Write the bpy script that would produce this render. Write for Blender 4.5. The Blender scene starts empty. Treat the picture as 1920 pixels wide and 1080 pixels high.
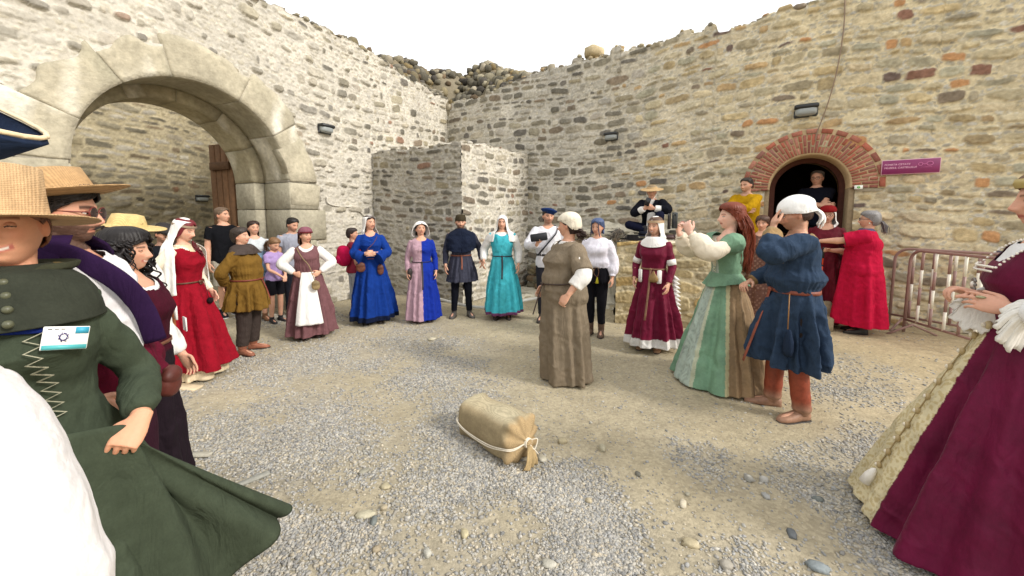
import bpy, math, random
import numpy as np
from mathutils import Vector, Matrix
R = math.radians
# ---------------------------------------------------------------- camera, world, sun, exposure
scene = bpy.context.scene
COL = scene.collection
CH = 1.66; FPX = 720.0; PITCH = 5.5; PPY = 477.0
cam_d = bpy.data.cameras.new("camera"); cam = bpy.data.objects.new("camera", cam_d); COL.objects.link(cam)
cam.location = (0, 0, CH); cam.rotation_euler = (R(90 - PITCH), 0, 0)
cam_d.sensor_width = 36; cam_d.lens = 36 * FPX / 1920; cam_d.shift_y = (PPY - 540) / 1920.0
cam_d.clip_start = 0.05; cam_d.clip_end = 2000
scene.camera = cam
world = bpy.data.worlds.new("World"); scene.world = world; world.use_nodes = True
wn = world.node_tree; bg = wn.nodes['Background']
sky = wn.nodes.new('ShaderNodeTexSky'); sky.sky_type = 'NISHITA'; sky.sun_disc = False
SUN_EL, SUN_AZ = 34.0, 118.0      # elevation; azimuth clockwise from +Y
sky.sun_elevation = R(SUN_EL); sky.sun_rotation = R(SUN_AZ); sky.dust_density = 4.0; sky.air_density = 0.8; sky.ozone_density = 0.5
mixw = wn.nodes.new('ShaderNodeMix'); mixw.data_type = 'RGBA'; mixw.inputs['Factor'].default_value = 0.8      # thin bright white overcast over the sky
wn.links.new(sky.outputs[0], mixw.inputs['A']); mixw.inputs['B'].default_value = (7.6, 7.5, 7.3, 1)
wn.links.new(mixw.outputs['Result'], bg.inputs[0]); bg.inputs[1].default_value = 0.15
sun_d = bpy.data.lights.new("sun", 'SUN'); sun = bpy.data.objects.new("sun", sun_d); COL.objects.link(sun)
sun_d.energy = 2.0; sun_d.angle = R(11); sun_d.color = (1.0, 0.955, 0.89)
sd = Vector((math.sin(R(SUN_AZ)) * math.cos(R(SUN_EL)), math.cos(R(SUN_AZ)) * math.cos(R(SUN_EL)), math.sin(R(SUN_EL))))
sun.rotation_euler = sd.to_track_quat('Z', 'Y').to_euler(); sun.location = (4, -4, 8)
scene.view_settings.view_transform = 'Standard'; scene.view_settings.look = 'None'
scene.view_settings.exposure = 0.54; scene.view_settings.gamma = 1.0
scene.render.engine = 'CYCLES'
scene.render.resolution_x = 1024; scene.render.resolution_y = 576

# ---------------------------------------------------------------- pixel -> world placement on the ground
cp, sp_ = math.cos(R(PITCH)), math.sin(R(PITCH))
def ray(px, py):
    v = py - PPY
    return (px - 960.0), FPX * cp - v * sp_, v * cp + FPX * sp_
def gp(px, py, z=0.0):
    u, f, d = ray(px, py); k = (CH - z) / d
    return (u * k, f * k)
def hz(py, Y):
    u, f, d = ray(960, py); return CH - Y * d / f
def at(px, py, Y):
    u, f, d = ray(px, py); k = Y / f
    return np.array((u * k, Y, CH - d * k))

# ---------------------------------------------------------------- helpers
def lin(*c):
    if len(c) == 1: c = c[0]
    c = np.array(c, float)
    if c.max() > 1.0: c = c / 255.0
    return np.where(c <= .04045, c / 12.92, ((c + .055) / 1.055) ** 2.4)
_M = {}
def mesh_np(name, V, F, mat=None, parent=None, col=None, smooth=True):
    V = np.asarray(V, dtype=np.float32).reshape(-1, 3)
    me = bpy.data.meshes.new(name)
    if isinstance(F, np.ndarray):
        nf, k = F.shape; li = F.astype(np.int32).ravel(); st = np.arange(0, nf * k, k, dtype=np.int32)
    else:
        ln = np.array([len(f) for f in F], dtype=np.int32); nf = len(F)
        li = np.concatenate([np.asarray(f, dtype=np.int32) for f in F]) if nf else np.zeros(0, np.int32)
        st = np.concatenate([[0], np.cumsum(ln)[:-1]]).astype(np.int32)
    me.vertices.add(len(V)); me.vertices.foreach_set('co', V.ravel())
    me.loops.add(len(li)); me.loops.foreach_set('vertex_index', li)
    me.polygons.add(nf); me.polygons.foreach_set('loop_start', st)
    me.update(calc_edges=True); me.validate()
    if smooth: me.polygons.foreach_set('use_smooth', np.ones(len(me.polygons), bool))
    if col is not None:
        col = np.asarray(col, dtype=np.float32)
        if col.ndim == 1: col = np.tile(col, (len(V), 1))
        c4 = np.ones((len(V), 4), np.float32); c4[:, :3] = col[:, :3]
        a = me.color_attributes.new('Col', 'FLOAT_COLOR', 'POINT'); a.data.foreach_set('color', c4.ravel())
    if mat: me.materials.append(mat)
    o = bpy.data.objects.new(name, me); COL.objects.link(o)
    if parent: o.parent = parent
    return o
def tag(o, label=None, cat=None, group=None, kind=None):
    if label: o['label'] = label
    if cat: o['category'] = cat
    if group: o['group'] = group
    if kind: o['kind'] = kind
    return o
def empty(name, loc, rz=0.0):
    o = bpy.data.objects.new(name, None); COL.objects.link(o); o.location = loc; o.rotation_euler = (0, 0, rz); o.empty_display_size = .1
    return o
class MB:                     # collects shapes for one mesh
    def __init__(s): s.V = []; s.F = []; s.C = []; s.n = 0
    def add(s, V, F, c=None):
        V = np.asarray(V, float).reshape(-1, 3); s.V.append(V)
        for f in F: s.F.append([int(i) + s.n for i in f])
        c = np.ones(3) * .5 if c is None else np.asarray(c, float)
        s.C.append(np.tile(c, (len(V), 1)) if c.ndim == 1 else c); s.n += len(V)
        return s
    def arr(s): return np.concatenate(s.V), s.F, np.concatenate(s.C)
    def build(s, name, mat, parent=None, smooth=True):
        V, F, C = s.arr(); return mesh_np(name, V, F, mat, parent, C, smooth)
def box(c, h, rot=None, bev=0.0):
    c = np.array(c, float); h = np.array(h, float)
    if bev <= 0:
        V = np.array([(x, y, z) for x in (-1, 1) for y in (-1, 1) for z in (-1, 1)], float) * h
        F = [(0, 1, 3, 2), (4, 6, 7, 5), (0, 4, 5, 1), (2, 3, 7, 6), (0, 2, 6, 4), (1, 5, 7, 3)]
    else:
        V = []; F = []
        prof = [(-h[2], -bev), (-h[2] + bev, 0), (h[2] - bev, 0), (h[2], -bev)]
        for z, o_ in prof:
            hx, hy = h[0] + o_, h[1] + o_
            for q in ((hx, hy - bev), (hx - bev, hy), (-hx + bev, hy), (-hx, hy - bev), (-hx, -hy + bev), (-hx + bev, -hy), (hx - bev, -hy), (hx, -hy + bev)): V.append((q[0], q[1], z))
        for k in range(3):
            for j in range(8): F.append((k * 8 + j, k * 8 + (j + 1) % 8, k * 8 + 8 + (j + 1) % 8, k * 8 + 8 + j))
        F.append(tuple(range(7, -1, -1))); F.append(tuple(range(24, 32))); V = np.array(V)
    if rot is not None: V = V @ np.array(rot, float).T
    return V + c, F
def rotz(a):
    c, s = math.cos(a), math.sin(a); return np.array([[c, -s, 0], [s, c, 0], [0, 0, 1.]])
def rotx(a):
    c, s = math.cos(a), math.sin(a); return np.array([[1., 0, 0], [0, c, -s], [0, s, c]])
def roty(a):
    c, s = math.cos(a), math.sin(a); return np.array([[c, 0, s], [0, 1., 0], [-s, 0, c]])
def nrm(v):
    v = np.asarray(v, float); return v / (np.linalg.norm(v) + 1e-9)
def loft(rings, caps=True):
    rings = np.asarray(rings, float); n, m, _ = rings.shape; F = []
    for i in range(n - 1):
        for j in range(m):
            F.append((i * m + j, i * m + (j + 1) % m, (i + 1) * m + (j + 1) % m, (i + 1) * m + j))
    V = rings.reshape(-1, 3)
    if caps:
        V = np.concatenate([V, [rings[0].mean(0)], [rings[-1].mean(0)]])
        for j in range(m):
            F.append((n * m, (j + 1) % m, j)); F.append((n * m + 1, (n - 1) * m + j, (n - 1) * m + (j + 1) % m))
    return V, F
def tube(path, rad, m=10, squash=None, up=(0.13, 0.31, 0.94), caps=True):
    path = np.asarray(path, float); n = len(path)
    rad = np.full(n, rad) if np.isscalar(rad) else np.asarray(rad, float)
    T = np.gradient(path, axis=0) if n > 2 else np.tile(path[-1] - path[0], (n, 1))
    T = T / (np.linalg.norm(T, axis=1, keepdims=True) + 1e-9)
    u = np.asarray(up, float); u = nrm(u - T[0] * (u @ T[0])); a = np.linspace(0, 2 * math.pi, m, endpoint=False); rings = []
    for i in range(n):
        u = nrm(u - T[i] * (u @ T[i])); w = np.cross(T[i], u); sq = 1 if squash is None else squash
        rings.append(path[i] + rad[i] * (np.cos(a)[:, None] * u + sq * np.sin(a)[:, None] * w))
    return loft(rings, caps)
def smoothpath(pts, n=24):
    pts = np.asarray(pts, float); k = len(pts)
    if k < 3: return np.array([pts[0] + (pts[-1] - pts[0]) * t for t in np.linspace(0, 1, n)])
    P = np.vstack([2 * pts[0] - pts[1], pts, 2 * pts[-1] - pts[-2]]); out = []
    for t in np.linspace(0, k - 1 - 1e-6, n):
        i = int(t); f = t - i; p0, p1, p2, p3 = P[i], P[i + 1], P[i + 2], P[i + 3]
        out.append(.5 * (2 * p1 + (p2 - p0) * f + (2 * p0 - 5 * p1 + 4 * p2 - p3) * f * f + (3 * p1 - p0 - 3 * p2 + p3) * f ** 3))
    return np.array(out)
def ell(c, r, rot=None, nu=16, nv=10):
    V = []; F = []
    for i in range(1, nv):
        t = math.pi * i / nv
        for j in range(nu):
            p = 2 * math.pi * j / nu; V.append((math.sin(t) * math.cos(p), math.sin(t) * math.sin(p), math.cos(t)))
    for i in range(nv - 2):
        for j in range(nu): F.append((i * nu + j, (i + 1) * nu + j, (i + 1) * nu + (j + 1) % nu, i * nu + (j + 1) % nu))
    V += [(0, 0, 1), (0, 0, -1)]; k = (nv - 1) * nu
    for j in range(nu): F.append((k, j, (j + 1) % nu)); F.append((k + 1, (nv - 2) * nu + (j + 1) % nu, (nv - 2) * nu + j))
    V = np.array(V) * np.array(r, float)
    if rot is not None: V = V @ np.asarray(rot).T
    return V + np.array(c, float), F
def hash3(i, j, k, s):
    h = (i.astype(np.int64) * 374761393 + j.astype(np.int64) * 668265263 + k.astype(np.int64) * 2147483647 + s * 974634777) & 0xffffffff
    h = ((h ^ (h >> 13)) * 1274126177) & 0xffffffff
    h = (h ^ (h >> 16)) & 0xffffff
    return h / float(0xffffff)
def vn(P, s=0):
    P = np.asarray(P, float); I = np.floor(P).astype(np.int64); f = P - I; f = f * f * (3 - 2 * f); r = 0
    for a in (0, 1):
        for b in (0, 1):
            for c in (0, 1):
                w = (f[:, 0] if a else 1 - f[:, 0]) * (f[:, 1] if b else 1 - f[:, 1]) * (f[:, 2] if c else 1 - f[:, 2])
                r = r + w * hash3(I[:, 0] + a, I[:, 1] + b, I[:, 2] + c, s)
    return r * 2 - 1
def fbm(P, sc=1.0, s=0, o=3):
    P = np.asarray(P, float) * sc; r = 0; a = 1.0
    for k in range(o): r = r + a * vn(P, s + k * 17); P = P * 2.03 + 7.1; a *= .5
    return r
def nod(nt, t, **kw):
    n = nt.nodes.new(t)
    for k, v in kw.items():
        if k in ('operation', 'blend_type', 'data_type', 'feature', 'attribute_name', 'wave_type', 'bands_direction', 'noise_dimensions', 'interpolation_type'): setattr(n, k, v)
        else: n.inputs[k].default_value = v
    return n
def mat(name, base=None, attr=False, rough=.85, metal=0.0, nscale=30.0, namt=.15, bscale=60.0, bump=.3, bdist=.004, sheen=0, sss=0, spec=.3, alpha=1.0, weave=0.0, mottle=0.0, gain=1.0, folds=0.0):
    m = bpy.data.materials.new(name); m.use_nodes = True; nt = m.node_tree; p = nt.nodes['Principled BSDF']
    p.inputs['Roughness'].default_value = rough; p.inputs['Metallic'].default_value = metal; p.inputs['Specular IOR Level'].default_value = spec
    tc = nod(nt, 'ShaderNodeTexCoord'); L = nt.links.new
    if attr: src = nod(nt, 'ShaderNodeAttribute', attribute_name='Col').outputs['Color']
    else:
        r = nod(nt, 'ShaderNodeRGB'); r.outputs[0].default_value = (*base, 1); src = r.outputs[0]
    nz = nod(nt, 'ShaderNodeTexNoise', Scale=nscale, Detail=6.0, Roughness=.65); L(tc.outputs['Object'], nz.inputs['Vector'])
    mr = nod(nt, 'ShaderNodeMapRange'); mr.inputs['From Min'].default_value = .25; mr.inputs['From Max'].default_value = .75
    mr.inputs['To Min'].default_value = gain * (1 - namt); mr.inputs['To Max'].default_value = gain * (1 + namt); L(nz.outputs[0], mr.inputs[0])
    mx = nod(nt, 'ShaderNodeVectorMath', operation='SCALE'); L(src, mx.inputs[0]); L(mr.outputs[0], mx.inputs['Scale']); out = mx.outputs[0]
    if mottle > 0:
        n2 = nod(nt, 'ShaderNodeTexNoise', Scale=nscale * .12, Detail=3.0); L(tc.outputs['Object'], n2.inputs['Vector'])
        m2 = nod(nt, 'ShaderNodeMapRange'); m2.inputs['From Min'].default_value = .3; m2.inputs['From Max'].default_value = .7
        m2.inputs['To Min'].default_value = 1 - mottle; m2.inputs['To Max'].default_value = 1 + mottle * .6; L(n2.outputs[0], m2.inputs[0])
        mx2 = nod(nt, 'ShaderNodeVectorMath', operation='SCALE'); L(out, mx2.inputs[0]); L(m2.outputs[0], mx2.inputs['Scale']); out = mx2.outputs[0]
    L(out, p.inputs['Base Color'])
    nb = nod(nt, 'ShaderNodeTexNoise', Scale=bscale, Detail=8.0, Roughness=.6); L(tc.outputs['Object'], nb.inputs['Vector'])
    bp = nod(nt, 'ShaderNodeBump', Strength=bump, Distance=bdist); L(nb.outputs[0], bp.inputs['Height'])
    if folds > 0:
        nf = nod(nt, 'ShaderNodeTexNoise', Scale=7.0, Detail=3.0, Roughness=.5, Distortion=1.6); mpf = nod(nt, 'ShaderNodeMapping'); mpf.inputs['Scale'].default_value = (1.2, 1.2, .38); L(tc.outputs['Object'], mpf.inputs['Vector']); L(mpf.outputs[0], nf.inputs['Vector'])
        rd = nod(nt, 'ShaderNodeMath', operation='SUBTRACT'); L(nf.outputs[0], rd.inputs[0]); rd.inputs[1].default_value = .5
        ab = nod(nt, 'ShaderNodeMath', operation='ABSOLUTE'); L(rd.outputs[0], ab.inputs[0])
        bf = nod(nt, 'ShaderNodeBump', Strength=folds, Distance=.06); L(ab.outputs[0], bf.inputs['Height']); L(bf.outputs[0], bp.inputs['Normal'])
    if weave > 0:
        w1 = nod(nt, 'ShaderNodeTexWave', Scale=weave, Distortion=.6); L(tc.outputs['Object'], w1.inputs['Vector']); w1.bands_direction = 'Z'
        w2 = nod(nt, 'ShaderNodeTexWave', Scale=weave, Distortion=.6); L(tc.outputs['Object'], w2.inputs['Vector']); w2.bands_direction = 'X'
        ad = nod(nt, 'ShaderNodeMath', operation='ADD'); L(w1.outputs[1], ad.inputs[0]); L(w2.outputs[1], ad.inputs[1])
        b2 = nod(nt, 'ShaderNodeBump', Strength=.5, Distance=.003); L(ad.outputs[0], b2.inputs['Height']); L(bp.outputs[0], b2.inputs['Normal']); L(b2.outputs[0], p.inputs['Normal'])
        mr3 = nod(nt, 'ShaderNodeMapRange'); mr3.inputs['To Min'].default_value = .72; mr3.inputs['To Max'].default_value = 1.1; mr3.inputs['From Max'].default_value = 1.6; L(ad.outputs[0], mr3.inputs[0])
        mx3 = nod(nt, 'ShaderNodeVectorMath', operation='SCALE'); L(out, mx3.inputs[0]); L(mr3.outputs[0], mx3.inputs['Scale']); L(mx3.outputs[0], p.inputs['Base Color'])
    else: L(bp.outputs[0], p.inputs['Normal'])
    if sheen: p.inputs['Sheen Weight'].default_value = sheen; p.inputs['Sheen Roughness'].default_value = .4
    if sss: p.inputs['Subsurface Weight'].default_value = sss; p.inputs['Subsurface Radius'].default_value = (.004, .0015, .001); p.inputs['Subsurface Scale'].default_value = .6
    if alpha < 1: p.inputs['Alpha'].default_value = alpha
    _M[name] = m
    return m
M_STONE = mat('rubble_stone', attr=True, rough=.95, nscale=22, namt=.22, bscale=60, bump=.6, bdist=.010, spec=.15, mottle=.10)
M_DRESS = mat('dressed_stone', attr=True, rough=.9, nscale=14, namt=.26, bscale=26, bump=.7, bdist=.016, spec=.15, mottle=.2)
M_BRICK = mat('brick', attr=True, rough=.92, nscale=40, namt=.28, bscale=80, bump=.6, bdist=.006, spec=.15)
M_WOOD = mat('old_wood', attr=True, rough=.8, nscale=14, namt=.3, bscale=40, bump=.4)
M_METAL = mat('painted_metal', attr=True, rough=.45, nscale=20, namt=.12, bscale=90, bump=.1, spec=.5)
M_CLOTH = mat('woven_cloth', attr=True, folds=.36, gain=.70, rough=.92, nscale=140, namt=.14, bscale=260, bump=.5, bdist=.002, spec=.12, mottle=.12)
M_VELVET = mat('velvet', attr=True, gain=.85, folds=.22, rough=.65, nscale=60, namt=.12, bscale=200, bump=.3, bdist=.002, spec=.2, sheen=.06, mottle=.22)
M_LINEN = mat('white_linen', attr=True, folds=.3, rough=.9, nscale=90, namt=.05, bscale=180, bump=.35, bdist=.003, spec=.1)
M_LEATHER = mat('leather', attr=True, rough=.55, nscale=35, namt=.25, bscale=90, bump=.4, bdist=.003, spec=.4, mottle=.2)
M_SKIN = mat('skin', attr=True, gain=1.0, rough=.55, nscale=70, namt=.06, bscale=200, bump=.12, bdist=.002, spec=.35, sss=.12, mottle=.05)
M_HAIR = mat('hair', attr=True, rough=.5, nscale=120, namt=.35, bscale=160, bump=.4, bdist=.004, spec=.4)
M_STRAW = mat('straw_weave', attr=True, rough=.8, nscale=50, namt=.18, bscale=120, bump=.4, weave=62, spec=.2)
M_GLOSS = mat('dark_gloss', attr=True, rough=.12, nscale=10, namt=.02, bump=0.0, spec=.6)
M_BURLAP = mat('burlap', attr=True, rough=.95, nscale=60, namt=.16, bscale=160, bump=.5, bdist=.003, weave=90, spec=.1, mottle=.12)
# ---------------------------------------------------------------- setting: walls
C0 = np.array((-1.78, 10.96)); EL = nrm((-.44, -.9)); ER = nrm((.833, -.553))
NL = np.array((.898, -.439)); NR = np.array((-.553, -.833))
PAL_GREY = [lin(128, 122, 104), lin(150, 143, 122), lin(98, 94, 82), lin(84, 80, 74), lin(140, 130, 104), lin(160, 152, 134), lin(112, 108, 96), lin(120, 104, 84)]
PAL_WARM = [lin(176, 156, 112), lin(188, 170, 128), lin(160, 140, 100), lin(196, 184, 150), lin(168, 164, 140), lin(178, 148, 100), lin(150, 138, 108), lin(120, 104, 84), lin(190, 176, 140), lin(180, 160, 116), lin(150, 140, 116), lin(166, 158, 130)]
MORT = lin(196, 191, 179); MORT_W = lin(212, 199, 166)
def rubble(S, Z, seed, rh, sw, palf, cover, mort, gapf=1.0, protr=.03, warp=.017):
    """height, colour arrays for wall coordinates S (along) and Z (up)"""
    rs = np.random.RandomState(seed); P = np.stack([S, Z, np.full_like(S, seed * 3.7)], 1)
    w1 = fbm(P, 4.0, seed, 2) * warp; w2 = fbm(P + 31, 3.0, seed + 5, 2) * warp * 1.2; wf = fbm(P, 22., seed + 9, 2) * .010
    s = S + w1 + wf + 60; z = Z + w2 + wf + 1.0 + .10 * np.sin(S * .9 + seed)
    nr = int((Z.max() + 3) / rh) + 4; hs = rh * rs.uniform(.6, 1.4, nr); zb = np.concatenate([[0], np.cumsum(hs)])
    r = np.clip(np.searchsorted(zb, z) - 1, 0, nr - 1)
    H = np.zeros(len(S)); Cc = np.zeros((len(S), 3)); mk = np.zeros(len(S))
    Lm = S.max() - S.min() + 70
    for k in range(nr):
        id_ = np.where(r == k)[0]
        if not len(id_): continue
        nst = int(Lm / (sw * .55)) + 4; ws = sw * rs.uniform(.45, 1.65, nst) * (0.7 + .5 * hs[k] / rh); sb = np.concatenate([[0], np.cumsum(ws)]) + rs.uniform(0, .3)
        # only area of interest
        q = np.clip(np.searchsorted(sb, s[id_]) - 1, 0, nst - 1)
        gx = rs.uniform(.008, .030, nst) * gapf; gz = rs.uniform(.006, .030, nst) * gapf
        hx = ws / 2 - gx; hzz = hs[k] / 2 - gz; hzz = np.maximum(hzz, .012) * rs.uniform(.8, 1.0, nst); hx = np.maximum(hx, .015)
        cx = sb[:-1] + ws / 2; cz = zb[k] + hs[k] / 2 + rs.uniform(-.01, .01, nst); tl = rs.uniform(-.12, .12, nst)
        dx = s[id_] - cx[q]; dz = z[id_] - cz[q] - tl[q] * dx
        ex = rs.uniform(2.0, 5.0, nst)[q]
        rr = ((np.abs(dx) / hx[q]) ** ex + (np.abs(dz) / hzz[q]) ** ex) ** (1 / ex)
        inn = np.clip((1.0 - rr) * np.minimum(hx, hzz)[q] / .010, 0, 1)
        cov = rs.uniform(0, 1, nst) < cover
        inn = np.where(cov[q], inn * np.clip(fbm(P[id_], 9., seed + 3, 2) * 1.5 - .1, 0, 1) * .6, inn)
        ht = rs.uniform(.15, 1.0, nst)[q] * protr; tx = rs.uniform(-1, 1, nst)[q] * .12; tz = rs.uniform(-.25, .25, nst)[q]
        H[id_] = inn * (ht + tx * dx * .5 + tz * dz * .4)
        ci = palf(rs, nst, sb, zb[k]) * .82 + mort * .15; Cc[id_] = ci[q]; mk[id_] = inn
    for (cw, ch_, pr, sd2) in ((.11, .075, .62, 1), (.065, .05, .5, 2)):      # small pinning stones in the joints
        row = np.floor(z / ch_); sx = s + .5 * cw * (row % 2); ci_, cj_ = np.floor(sx / cw), row
        jx = hash3(ci_, cj_, cj_ * 0, seed + 100 * sd2); jz = hash3(ci_, cj_, cj_ * 0 + 1, seed + 100 * sd2); pk = hash3(ci_, cj_, cj_ * 0 + 2, seed + 100 * sd2); sz_ = .55 + .45 * hash3(ci_, cj_, cj_ * 0 + 3, seed + 100 * sd2)
        ddx = (sx / cw - ci_ - .5 - .25 * (jx - .5)) / (.46 * sz_); ddz = (z / ch_ - cj_ - .5 - .25 * (jz - .5)) / (.40 * sz_); q2 = np.clip((1 - (np.abs(ddx) ** 2.6 + np.abs(ddz) ** 2.6) ** .38) * 4, 0, 1) * (pk < pr) * (mk < .04)
        cc = mort[None] * (.62 + .5 * jx)[:, None] * np.stack([1 + .06 * (jz - .5), np.ones_like(jz), 1 - .16 * (jz - .3)], 1); H += q2 * .010 * sz_; Cc = np.where((q2 > 0)[:, None], cc, Cc); mk = np.maximum(mk, q2 * .9)
    n3 = fbm(P, 30., seed + 21, 3)
    H += .006 * fbm(P, 7., seed + 40, 3) + np.where(mk > .5, .007, .003) * n3
    mcol = mort * (1 + .10 * fbm(P, 2.2, seed + 50, 3) + .05 * n3)[:, None]
    stain = np.clip(fbm(P * [1, .5, 1], .9, seed + 60, 3), 0, 1)[:, None]
    mcol = mcol * (1 - .28 * stain)
    Cc = Cc * (1 + .22 * fbm(P, 12., seed + 70, 3))[:, None]
    edge = ((mk > .02) & (mk < .55)).astype(float) * .25
    Cf = mcol * (1 - mk[:, None]) + Cc * mk[:, None]
    return H, Cf * (1 - edge[:, None] * .5), mk
def pal_left(rs, n, sb, z):
    c = np.array([PAL_GREY[i] for i in rs.randint(0, len(PAL_GREY), n)]); k = rs.uniform(0, 1, n)
    c = c * rs.uniform(.75, 1.25, n)[:, None]; c[k < .13] *= .6; c[(k > .985)] = lin(134, 96, 74)
    c[(k > .45) & (k < .75)] = c[(k > .45) & (k < .75)] * .35 + MORT * .62
    return c
def pal_right(rs, n, sb, z):
    x = np.clip((sb[:-1] - 60 - 3.0) / 4.5, 0, 1) + rs.uniform(-.15, .15, n); warm = x > .45
    a = pal_left(rs, n, sb, z); k = rs.uniform(0, 1, n)
    b = np.array([PAL_WARM[i] for i in rs.randint(0, len(PAL_WARM), n)]) * rs.uniform(.8, 1.2, n)[:, None]
    b[(k > .62) & (k < .9)] = (b * .3 + MORT_W * .72)[(k > .62) & (k < .9)]
    k2 = rs.uniform(0, 1, n); b[k2 < .035] = lin(86, 62, 56); b[(k2 > .05) & (k2 < .08)] = lin(186, 132, 76); b[(k2 > .09) & (k2 < .12)] = lin(122, 74, 52)
    return np.where(warm[:, None], b, a)
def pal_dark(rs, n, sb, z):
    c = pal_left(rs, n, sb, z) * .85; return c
def make_wall(parent, name, O, e, nrml, L, top, res, seed, rh=.14, sw=.26, palf=pal_left, cover=.25, mort=MORT, gapf=1.0, hole=None, thick=.9, s0=0.0, zcut=0.0, mortf=None, protr=.03):
    nu = int(L / res) + 1; Hm = max(top(np.array([s0 + L / 2]))[0], .5); nv = int(Hm / res) + 1
    us = s0 + np.linspace(0, L, nu); T = top(us); fr = np.linspace(0, 1, nv)
    S = np.repeat(us[:, None], nv, 1); Z = T[:, None] * fr[None, :]
    Sf, Zf = S.ravel(), Z.ravel()
    H, Cc, mk = rubble(Sf, Zf, seed, rh, sw, palf, cover, mort, gapf, protr)
    if mortf is not None: Cc = mortf(Sf, Zf, Cc, mk)
    V = np.zeros((len(Sf), 3)); V[:, 0] = O[0] + e[0] * Sf + nrml[0] * H; V[:, 1] = O[1] + e[1] * Sf + nrml[1] * H; V[:, 2] = Zf + zcut
    I = np.arange(nu * nv).reshape(nu, nv); F = np.stack([I[:-1, :-1], I[1:, :-1], I[1:, 1:], I[:-1, 1:]], -1).reshape(-1, 4)
    if hole is not None:
        cs = Sf[F].mean(1); cz = Zf[F].mean(1); F = F[~hole(cs, cz)]
    # flip to face the court
    if (e[1] * nrml[0] - e[0] * nrml[1]) < 0: F = F[:, ::-1]
    F = [tuple(f) for f in F.tolist()]
    # top cap
    n0 = len(V); tv = V[I[:, -1]].copy(); bk = tv.copy(); bk[:, 0] -= nrml[0] * thick; bk[:, 1] -= nrml[1] * thick
    V = np.concatenate([V, bk]); Cc = np.concatenate([Cc, Cc[I[:, -1]]])
    for i in range(nu - 1): F.append((int(I[i, -1]), int(I[i + 1, -1]), n0 + i + 1, n0 + i))
    # back face, coarse
    cu = int(L / .12) + 1; cv = int(Hm / .12) + 1; u2 = s0 + np.linspace(0, L, cu); S2 = np.repeat(u2[:, None], cv, 1); Z2 = np.repeat(np.linspace(0, Hm - .05, cv)[None], cu, 0)
    n1 = len(V); B = np.stack([O[0] + e[0] * S2 - nrml[0] * thick, O[1] + e[1] * S2 - nrml[1] * thick, Z2 + zcut], -1).reshape(-1, 3)
    V = np.concatenate([V, B]); Cc = np.concatenate([Cc, np.tile(mort * .8, (len(B), 1))]); I2 = np.arange(cu * cv).reshape(cu, cv)
    F2 = np.stack([I2[:-1, :-1], I2[:-1, 1:], I2[1:, 1:], I2[1:, :-1]], -1).reshape(-1, 4)
    if hole is not None: F2 = F2[~hole(S2.ravel()[F2].mean(1), Z2.ravel()[F2].mean(1))]
    F += [tuple(f) for f in (F2 + n1).tolist()]
    return mesh_np(name, V, F, M_STONE, parent, Cc)
def ragged(base, seed, amp=.06, lo=.12, st=.22):
    rs = np.random.RandomState(seed); ofs = rs.uniform(-1, 1, 400)
    def f(u):
        q = u / st; i = np.floor(q).astype(int) % 400; fr = q - np.floor(q); bump = np.clip(np.minimum(fr, 1 - fr) * 6, 0, 1) ** .5
        P = np.stack([u, u * 0, u * 0 + seed], 1)
        return base(u) + amp * ofs[i] * bump + lo * fbm(P, .7, seed, 3) * .6
    return f
def rock(c, r, seed, flat=.6, rz=0.0, nu=10, nv=7, jag=.22):
    V, F = ell((0, 0, 0), (1, 1, 1), None, nu, nv); V = V * (1 + jag * fbm(V, 1.6, seed, 2))[:, None]
    V = np.sign(V) * np.abs(V) ** .8; V = V * np.array((r[0], r[1], r[2] * flat if len(r) > 2 else r[0] * flat)); V = V @ rotz(rz).T
    return V + np.array(c), F

# left wall (the great arch)
ACX, AR, ASP = 6.03, 1.27, 2.27
left = empty('castle_wall', (C0[0] + EL[0] * 6, C0[1] + EL[1] * 6, 0)); left['label'] = 'tall pale rubble stone wall pierced by the great dressed stone arch'; left['category'] = 'wall'
def world_child(o, parent):     # keep world coordinates under a placed empty
    o.parent = parent; o.matrix_parent_inverse = Matrix.LocRotScale(parent.location, parent.rotation_euler, Vector((1, 1, 1))).inverted()
    return o
def arch_hole(cx, r, zs, zb=-1):
    def h(s, z):
        return ((np.abs(s - cx) < r) & (z < zs) & (z > zb)) | (((s - cx) ** 2 + (z - zs) ** 2 < r * r) & (z >= zs))
    return h
def left_m(S, Z, Cc, mk):      # smoother, paler render round the arch
    k = np.clip(1 - np.abs(np.hypot(S - ACX, Z - ASP) - 2.2) / 1.2, 0, 1) * .35
    return Cc * (1 - k[:, None]) + (MORT * 1.0) * k[:, None]
def lt(u): return 5.15 - .32 * np.exp(-(u / 1.4) ** 2)
lw = make_wall(None, 'wall_face', C0, EL, NL, 8.7, ragged(lt, 3, .07, .16), .014, 11, .15, .19, pal_left, .42, MORT, 1.25, arch_hole(ACX, AR + .12, ASP), 1.15, 0.0, mortf=left_m, protr=.05)
world_child(lw, left)
lw2 = make_wall(None, 'wall_face', C0, EL, NL, 4.0, ragged(lambda u: 5.2 + .0 * u, 4, .05, .1), .05, 12, .16, .3, pal_left, .4, MORT, 1.2, None, 1.15, 8.7); world_child(lw2, left)
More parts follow.
